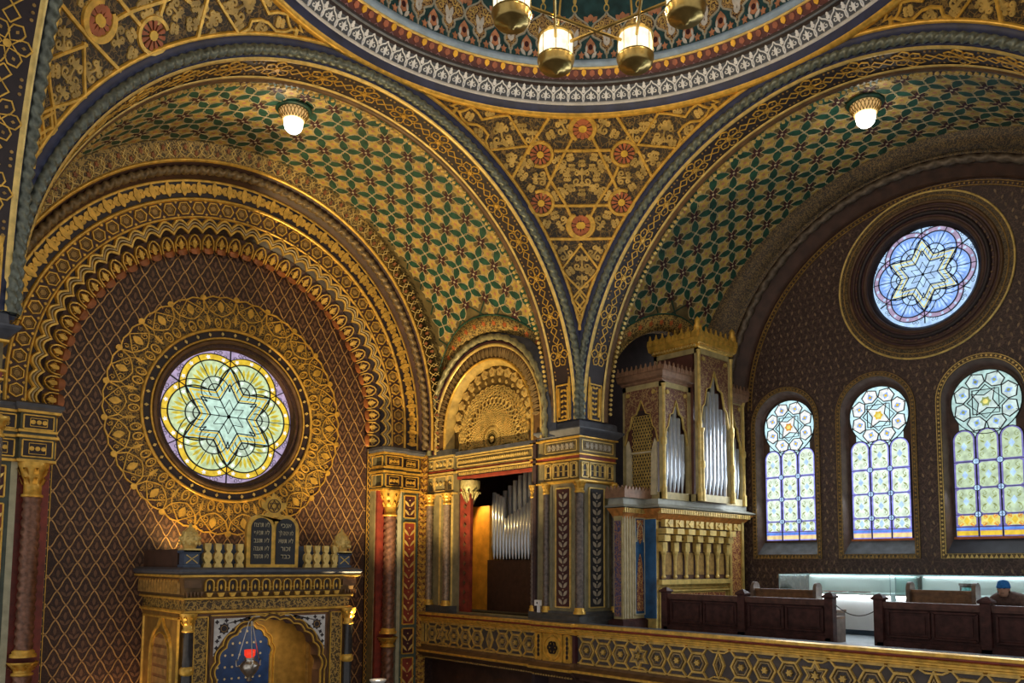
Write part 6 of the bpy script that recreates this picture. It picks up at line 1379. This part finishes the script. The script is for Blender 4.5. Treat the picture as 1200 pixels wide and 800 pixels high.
def bench(y0, y1, x, ztop, label):
    """second-row bench: lighter back board between round-topped ends"""
    T = thing('bench', (x, (y0 + y1) / 2, FZ), label, 'bench')
    g = G(); g.box(x, x + .05, y0, y1, FZ + .3, ztop - .06); g.box(x - .02, x + .07, y0, y1, ztop - .08, ztop - .04); g.obj('back_board', WOODM, T)
    g = G(); g.box(x + .05, x + .48, y0, y1, FZ + .42, FZ + .46); g.obj('seat', WOODM, T)
    for yy in (y0, y1):
        g = G(); q = np.vstack([[(-.12, FZ)], arc(0, ztop - .03, .12, PI, 0, 10), [(.12, FZ)]]); n = len(q)
        g.add([(x + .03 + a, yy - .03, z) for a, z in q] + [(x + .03 + a, yy + .03, z) for a, z in q], [tuple(range(n))[::-1], tuple(range(n, 2 * n))] + [(i, (i + 1) % n, n + (i + 1) % n, n + i) for i in range(n)]); g.box(x + .1, x + .5, yy - .025, yy + .025, FZ, FZ + .42); g.obj('bench_end', mat('grey_oak', (.15, .10, .07), .5, 0, .4, 9), T)
XB2 = 6.75
ya, yb_ = PT('X', XB2, 884, 690)[1], PT('X', XB2, 957, 690)[1]; bench(yb_, ya, XB2, PT('X', XB2, 900, 687)[2], 'worn oak bench with round-topped ends behind the four-panel pew')
ya, yb_ = PT('X', XB2, 1066, 688)[1], PT('X', XB2, 1143, 690)[1]; bench(yb_, ya, XB2, PT('X', XB2, 1100, 687)[2] - .02, 'worn oak bench with round-topped ends behind the long pew')
# low pew end in the gap
p = PT('X', 6.4, 976, 730); T = thing('bench_stub', (6.5, p[1], FZ), 'low rounded oak bench end in the gap between the pews', 'bench end')
g = G(); q = np.vstack([[(-.2, FZ)], arc(-.02, FZ + .32, .18, PI, PI / 2, 6), [(.2, FZ + .5), (.2, FZ)]]); n = len(q); g.add([(6.46 + a, p[1] - .1, z) for a, z in q] + [(6.46 + a, p[1] + .06, z) for a, z in q], [tuple(range(n))[::-1], tuple(range(n, 2 * n))] + [(i, (i + 1) % n, n + (i + 1) % n, n + i) for i in range(n)]); g.obj('end_board', mat('grey_oak', (.15, .10, .07)), T)
g = G(); g.box(6.31, 6.66, p[1] - .12, p[1] + .08, FZ + .5, FZ + .55); g.obj('end_cap', WOODM, T)
# ================================================================== display cases
LED = mat('led_strip', (1, 1, 1), .4, 0, 0, emit=(.85, .95, 1.), estr=4.)
GLS = bpy.data.materials.new('case_glass'); GLS.use_nodes = True; nt = GLS.node_tree; nt.nodes.clear()
o_ = nt.nodes.new('ShaderNodeOutputMaterial'); mx = nt.nodes.new('ShaderNodeMixShader'); tr = nt.nodes.new('ShaderNodeBsdfTransparent'); gl2 = nt.nodes.new('ShaderNodeBsdfGlossy'); gl2.inputs['Roughness'].default_value = .05; tr.inputs[0].default_value = (.9, .97, .96, 1); mx.inputs[0].default_value = .10
nt.links.new(tr.outputs[0], mx.inputs[1]); nt.links.new(gl2.outputs[0], mx.inputs[2]); nt.links.new(mx.outputs[0], o_.inputs[0])
def case(y0, y1, x0, x1, label):
    T = thing('display_case', ((x0 + x1) / 2, (y0 + y1) / 2, FZ), label, 'display case')
    zt, zb = 6.33, 5.98
    g = G(); g.box(x0 + .12, x1, y0 + .12, y1 - .12, FZ, FZ + .1); g.obj('case_foot', mat('case_foot_blue', (.10, .16, .22), .5, 0, .2, 4), T)
    g = G(); g.box(x0, x1, y0, y1, FZ + .1, zb); g.obj('case_body', CASEW, T)
    g = G(); e = .006
    g.box(x0, x0 + e, y0, y1, zb, zt); g.box(x1 - e, x1, y0, y1, zb, zt); g.box(x0, x1, y0, y0 + e, zb, zt); g.box(x0, x1, y1 - e, y1, zb, zt); g.box(x0, x1, y0, y1, zt - e, zt); g.obj('glass_hood', GLS, T)
    g = G(); r_ = .007
    for z in (zb, zt): g.tube([(x0, y0, z), (x1, y0, z), (x1, y1, z), (x0, y1, z)], r_, 4, closed=True)
    for a, b in ((x0, y0), (x1, y0), (x0, y1), (x1, y1)): g.tube([(a, b, zb), (a, b, zt)], r_, 4)
    g.obj('hood_edge', mat('glass_edge', (.35, .48, .50), .2, 0, .1, 4), T)
    g = G(); g.box(x1 - .05, x1 - .01, y0 + .05, y1 - .05, zt - .035, zt - .012); g.obj('led_strip', LED, T)
    g = G(); g.box(x1 - .012, x1 - .008, y0 + .01, y1 - .01, zb, zt - .02); g.obj('back_panel', CASEW, T)
    g = G(); g.box(x0 - .03, x0 - .001, y0, y1, zb - .03, zb - .005); g.obj('front_lip', CASEW, T); g = G(); g.box(x0 - .028, x0 - .004, y0 + .02, y1 - .02, zb - .036, zb - .03); g.obj('lip_fill_strip', mat('lip_fill_glow', (1, 1, 1), .4, 0, 0, emit=(.9, .97, 1.), estr=40.), T)  # glowing strip under the lip is added to brighten the case front
    return T
yc0, yc1 = PT('X', 8.1, 913, 680)[1], PT('X', 8.1, 1043, 680)[1]; case(yc1, yc0, 8.1, 9.35, 'glass-topped white display case below the window next to the organ case')
yd0 = PT('X', 8.1, 1049, 680)[1]; case(yd0 - 3.4, yd0, 8.1, 9.35, 'long glass-topped white display case holding a small picture stand')
def leaflet(px_, py_, w_, d_, m, name, label):
    p = PT('X', 8.75, px_, py_); p[0] = 8.75; g = G(); g.box(p[0] - d_ / 2, p[0] + d_ / 2, p[1] - w_ / 2, p[1] + w_ / 2, 5.983, 5.998); tag(g.obj(name, m), label, 'exhibit')
BK_ = mat('exhibit_dark_red', (.16, .03, .03), .5, 0, .3, 30); BK2 = mat('exhibit_red_white', (.5, .2, .18), .5, 0, .6, 40)
leaflet(978, 681, .42, .22, BK2, 'open_booklet', 'red and white open booklet in the case next to the organ'); leaflet(1007, 690, .36, .2, BK_, 'closed_booklet', 'dark red closed booklet in the case next to the organ'); leaflet(1097, 689, .32, .2, BK2, 'printed_card', 'red printed card lying in the long display case')
p = PT('X', 8.7, 1133, 685); T = thing('picture_stand', (8.7, p[1], 5.983), 'small bright blue picture on a dark stand in the long case', 'picture stand')
g = G(); g.box(8.69, 8.72, p[1] - .12, p[1] + .12, 5.983, 6.16); g.obj('picture_board', BLACKB, T); g = G(); g.box(8.684, 8.69, p[1] - .085, p[1] + .085, 6.0, 6.13); g.obj('picture', mat('picture_print', (.2, .55, .7), .4, 0, .8, 18), T); g = G(); g.box(8.68, 8.74, p[1] - .13, p[1] + .13, 6.16, 6.2); g.obj('stand_rail', mat('stand_brown', (.14, .09, .09), .5, 0, .2, 9), T)
# slack cord between the pews
a, b = np.array([5.80, .026, 5.88]), np.array([5.80, -.636, 5.80]); t = np.linspace(0, 1, 14)[:, None]; pts = a + (b - a) * t; pts[:, 2] -= .13 * (1 - (2 * t[:, 0] - 1) ** 2); g = G(); g.tube(pts, .009, 5); tag(g.obj('barrier_cord', STONE), 'thin grey cord sagging before the white display case', 'cord')
# ================================================================== person bending over behind the long pew
def skinned(verts, edges, radii, root=0, sub=2):
    me = bpy.data.meshes.new('skin'); me.from_pydata(verts, edges, []); o = bpy.data.objects.new('skin', me); COL.objects.link(o)
    m = o.modifiers.new('s', 'SKIN'); sv = me.skin_vertices[0].data
    for i, r in enumerate(radii): sv[i].radius = (r, r) if not isinstance(r, tuple) else r; sv[i].use_root = (i == root)
    o.modifiers.new('d', 'SUBSURF').levels = sub; bpy.context.view_layer.update()
    mm = bpy.data.meshes.new_from_object(o.evaluated_get(bpy.context.evaluated_depsgraph_get())); V = np.array([v.co[:] for v in mm.vertices]); F = [tuple(p.vertices) for p in mm.polygons]
    bpy.data.objects.remove(o); return V, F
HX = 6.72; hd = PT('X', HX, 1176, 690); hy, hz = hd[1], hd[2]; SZ = FZ + .46
PER = thing('person', (7.35, hy, FZ), 'person in brown coat and blue knitted cap bending forward behind the long pew', 'person')
bx = HX + .62                                                   # pelvis behind, leaning towards the pew front (-X)
Vv = [(bx, hy, SZ + .10), (bx - .14, hy, SZ + .24), (bx - .32, hy, SZ + .33), (bx - .46, hy, SZ + .36), (HX + .10, hy, hz - .06), (HX + .03, hy, hz - .03)]
R = [.15, .155, .17, .14, .06, .055]; Ee = [(0, 1), (1, 2), (2, 3), (3, 4), (4, 5)]
def chain(start, pts, rad):
    prev = start
    for p_, r_ in zip(pts, rad): Vv.append(p_); R.append(r_); Ee.append((prev, len(Vv) - 1)); prev = len(Vv) - 1
for sg in (-1, 1):
    chain(3, [(bx - .44, hy + sg * .20, SZ + .33), (bx - .50, hy + sg * .30, SZ + .10), (bx - .70, hy + sg * .20, SZ + .04), (bx - .78, hy + sg * .13, SZ + .08)], [.075, .055, .042, .032])
    chain(0, [(bx - .08, hy + sg * .12, SZ + .06), (bx - .42, hy + sg * .14, SZ + .07), (bx - .40, hy + sg * .14, FZ + .09), (bx - .52, hy + sg * .14, FZ + .06)], [.10, .075, .055, .05])
V, F = skinned(Vv, Ee, R); g = G(); g.add(V, F); body = g.obj('body', mat('brown_coat', (.14, .085, .07), .8, 0, .3, 25), PER, True)
# head: shaped lathe with nose, ears, eyes, mouth; looking down
def ell(g, c, r, n=12, m=9, mi=0): g.lathe(c, [(r[0] * math.sin(t) + 1e-4, -r[2] * math.cos(t)) for t in np.linspace(0, PI, m)], n, mi)
hc = np.array([HX, hy, hz]); g = G(); SK = mat('skin', (.46, .27, .19), .6, 0, .1, 12)
pf = [(.001, -.118), (.045, -.112), (.062, -.08), (.070, -.03), (.078, .03), (.074, .075), (.05, .108), (.001, .12)]
g.lathe(hc, pf, 18); tl_ = Matrix.Rotation(-.55, 4, 'Y')
g.add([hc + np.array(v) for v in ((-.070, -.012, -.02), (-.070, .012, -.02), (-.102, 0, -.028), (-.074, 0, .025), (-.076, 0, -.034))], [(0, 2, 3), (1, 3, 2), (0, 4, 2), (1, 2, 4)])
for sg in (-1, 1): ell(g, hc + np.array([0, sg * .078, .0]), (.014, .01, .032), 8, 6)
head_o = g.obj('head', SK, PER, True)
g = G()
for sg in (-1, 1): ell(g, hc + np.array([-.068, sg * .03, .012]), (.012, .012, .009), 8, 6)
g.box(hc[0] - .072, hc[0] - .062, hy - .025, hy + .025, hc[2] - .066, hc[2] - .058); stuff(g.obj('eyes_and_mouth', mat('dark_hair', (.02, .015, .012), .6, 0, .2, 20), head_o))
g = G(); g.lathe(hc, [(.085, .02), (.092, .035), (.09, .07), (.075, .11), (.05, .132), (.001, .142)], 18); g.lathe(hc, [(.088, .012), (.097, .018), (.097, .048), (.088, .054)], 18); g.obj('knitted_cap', mat('blue_wool', (.015, .16, .50), .85, 0, .25, 40), PER, True)
g = G(); g.lathe(hc, [(.083, -.06), (.088, -.02), (.086, .02)], 12, a0=-PI / 2, a1=PI / 2); g.obj('hair', MATS['dark_hair'], PER, True)
for sg in (-1, 1):                                              # hands with five fingers each
    w0 = np.array([bx - .80, hy + sg * .12, SZ + .085]); Vv, Ee, R = [tuple(w0), tuple(w0 + (-.05, -sg * .01, .005)), tuple(w0 + (-.085, -sg * .015, .005))], [(0, 1), (1, 2)], [.024, (.034, .016), (.034, .014)]
    for f_, (dy, ln) in enumerate(((-.03, .055), (-.01, .068), (.01, .072), (.03, .062))):
        b0 = w0 + np.array([-.085, dy, .004]); Vv += [tuple(b0), tuple(b0 + (-ln * .55, 0, .004)), tuple(b0 + (-ln, 0, -.012))]; n = len(Vv); R += [.009, .009, .007]; Ee += [(2, n - 3), (n - 3, n - 2), (n - 2, n - 1)]
    b0 = w0 + np.array([-.035, -sg * .035, 0]); Vv += [tuple(b0), tuple(b0 + (-.035, -sg * .02, -.004))]; n = len(Vv); R += [.011, .009]; Ee += [(1, n - 2), (n - 2, n - 1)]
    V, F = skinned(Vv, Ee, R, 0, 1); g = G(); g.add(V, F); g.obj('hand', SK, PER, True)
# grey backpack beside the person
p = PT('X', 6.95, 1192, 692); T = thing('backpack', (7.0, p[1] - .12, SZ), 'grey backpack beside the person in the blue cap', 'backpack')
bench(p[1] - 1.9, p[1] - .28, 6.95, 5.93, 'worn oak bench carrying the grey backpack')
g = G(); zs = np.linspace(0, 1, 10); a = np.linspace(0, 2 * PI, 16, endpoint=False); rr = np.array([.7, .95, 1, 1, 1, .98, .95, .85, .6, .15])
sx, sy = np.sign(np.cos(a)) * np.abs(np.cos(a)) ** .6, np.sign(np.sin(a)) * np.abs(np.sin(a)) ** .6
g.grid(np.stack([7.22 + rr[:, None] * .11 * sx, p[1] - .42 + rr[:, None] * .13 * sy, SZ + .003 + zs[:, None] * .46 + 0 * a], -1), cv=True); g.obj('bag_body', mat('grey_nylon', (.17, .16, .20), .7, 0, .3, 20), T, True)
g = G(); g.tube([(7.12, p[1] - .36, SZ + .42), (7.07, p[1] - .36, SZ + .3), (7.10, p[1] - .36, SZ + .1)], .014, 5); g.obj('strap', STONE, T)
# ================================================================== uplighters and small fittings
def uplight(x, y, z, label):
    T = thing('uplighter', (x, y, 0), label, 'lamp')
    g = G(); g.lathe((x, y, z), [(.03, -.10), (.05, -.09), (.12, -.06), (.17, 0), (.175, .02), (.16, .015), (.11, -.045), (.0, -.06)], 24); g.obj('white_bowl', mat('white_bowl', (.85, .83, .8), .4, 0, .05, 5), T, True)
    g = G(); g.tube([(x, y, .02), (x, y, z - .1)], .02, 8); g.obj('stem', STONE, T); g = G(); g.lathe((x, y, 0), [(.18, .0), (.18, .02), (.03, .04)], 20); g.obj('foot', STONE, T, True)
    g = G(); g.lathe((x, y, z), [(.0, .0), (.05, -.005), (.06, -.03)], 12); g.obj('lamp_disc', glow('uplight_glow', (1, .9, .7), 6.), T)
    return T
def spot(name, loc, target, energy, color, size, blend=.6, rad=.08, parent=None):
    L = bpy.data.lights.new(name, 'SPOT'); L.energy = energy; L.color = color; L.spot_size = math.radians(size); L.spot_blend = blend; L.shadow_soft_size = rad
    o = bpy.data.objects.new(name, L); COL.objects.link(o); o.location = loc; d = Vector(target) - Vector(loc); o.rotation_euler = d.to_track_quat('-Z', 'Y').to_euler(); return o
UY = 8.0; p = PT('Y', UY, 443, 797); uplight(p[0], UY, p[2], 'white bowl uplighter before the right ark pilaster'); uplight(-p[0], UY, p[2], 'white bowl uplighter before the left ark pilaster')
spot('uplighter_beam', (p[0], UY, p[2] + .06), (p[0] + 1.5, 8.3, 12.5), 1700, (1, .74, .36), 85)
spot('uplighter_beam', (-p[0], UY, p[2] + .06), (-p[0] + .3, 9.6, 13), 55, (1, .7, .33), 85)
for i, (x, e) in enumerate(((-1.05, 75), (1.1, 30))):
    T = thing('flood_lamp', (x, 9.7, 6.425), ['small black floodlight on the ark roof under the lit lace', 'small black floodlight on the ark roof by the right finial'][i], 'lamp'); g = G(); g.box(x - .08, x + .08, 9.62, 9.78, 6.425, 6.5); g.obj('lamp_housing', STONE, T); g = G(); g.box(x - .06, x + .06, 9.64, 9.76, 6.5, 6.505); g.obj('lamp_lens', glow('flood_glow', (1, .7, .3), 8.), T)
    spot('flood_beam', (x, 9.7, 6.55), (x * .75, 10.5, 7.9), e, (1, .66, .22), 110, .8, .05)
T = thing('niche_lamp', (.35, 8.62, 5.5), 'small lamp under the ark canopy lighting the blue niche', 'lamp'); g = G(); g.lathe((.35, 8.62, 5.5), [(.0, .1), (.05, .1), (.07, .0), (.0, .02)], 12); g.obj('lamp_shade', GOLDD, T, True); spot('niche_beam', (.35, 8.62, 5.48), (.3, 9.3, 4.2), 32, (1, .78, .5), 130, .8, .05)
T = thing('floor_flood', (-2.15, 9.9, 0), 'small floor floodlight on a stand beside the ark, lighting the lattice wall', 'lamp'); g = G(); g.tube([(-2.15, 9.9, 0), (-2.15, 9.9, 3.2)], .02, 8); g.lathe((-2.15, 9.9, 0), [(.15, 0), (.15, .02), (.02, .03)], 16); g.obj('stand', STONE, T); g = G(); g.box(-2.23, -2.07, 9.82, 9.98, 3.2, 3.3); g.obj('lamp_housing', STONE, T); spot('floor_flood_beam', (-2.15, 9.9, 3.36), (-2.25, 10.5, 5.2), 30, (1, .6, .25), 110, .9, .05)
g = G(); T = thing('loft_lamp', (5.75, 9.6, 8.2), 'small lamp inside the organ loft lighting the oak casing', 'lamp'); g.lathe((5.75, 9.6, 8.2), [(0, .1), (.06, .08), (.09, 0), (.0, .0)], 12); g.obj('lamp_shade', STONE, T, True); spot('loft_beam', (5.75, 9.6, 8.18), (6.15, 9.0, 7.0), 60, (1, .66, .25), 100, .6, .05)
p = PT('X', 4.96, 499, 607); T = thing('security_camera', tuple(p), 'small white dome camera on the slim column beside the loft', 'camera'); g = G(); g.lathe((4.76, p[1], p[2]), [(0, -.05), (.035, -.04), (.05, 0), (.05, .03), (.0, .05)], 14); g.obj('camera_dome', mat('white_plastic', (.8, .8, .8), .4, 0, .05, 5), T, True); g = G(); g.box(4.76, 4.84, p[1] - .02, p[1] + .02, p[2] - .01, p[2] + .04); g.obj('bracket', STONE, T)
p = PT('X', 4.9, 632, 706); T = thing('wall_sensor', tuple(p), 'small white sensor box at the foot of the crossing pier', 'sensor'); g = G(); g.box(4.82, 4.9, p[1] - .07, p[1] + .07, p[2] - .06, p[2] + .06); g.obj('sensor_box', MATS['white_plastic'], T); g = G(); g.box(4.815, 4.82, p[1] - .03, p[1] + .0, p[2] - .02, p[2] + .02); g.obj('sensor_eye', LEAD, T); g = G(); g.box(4.86, 4.9, p[1] - .03, p[1] + .03, p[2] - .2, p[2] - .06); g.obj('sensor_post', MATS['white_plastic'], T)
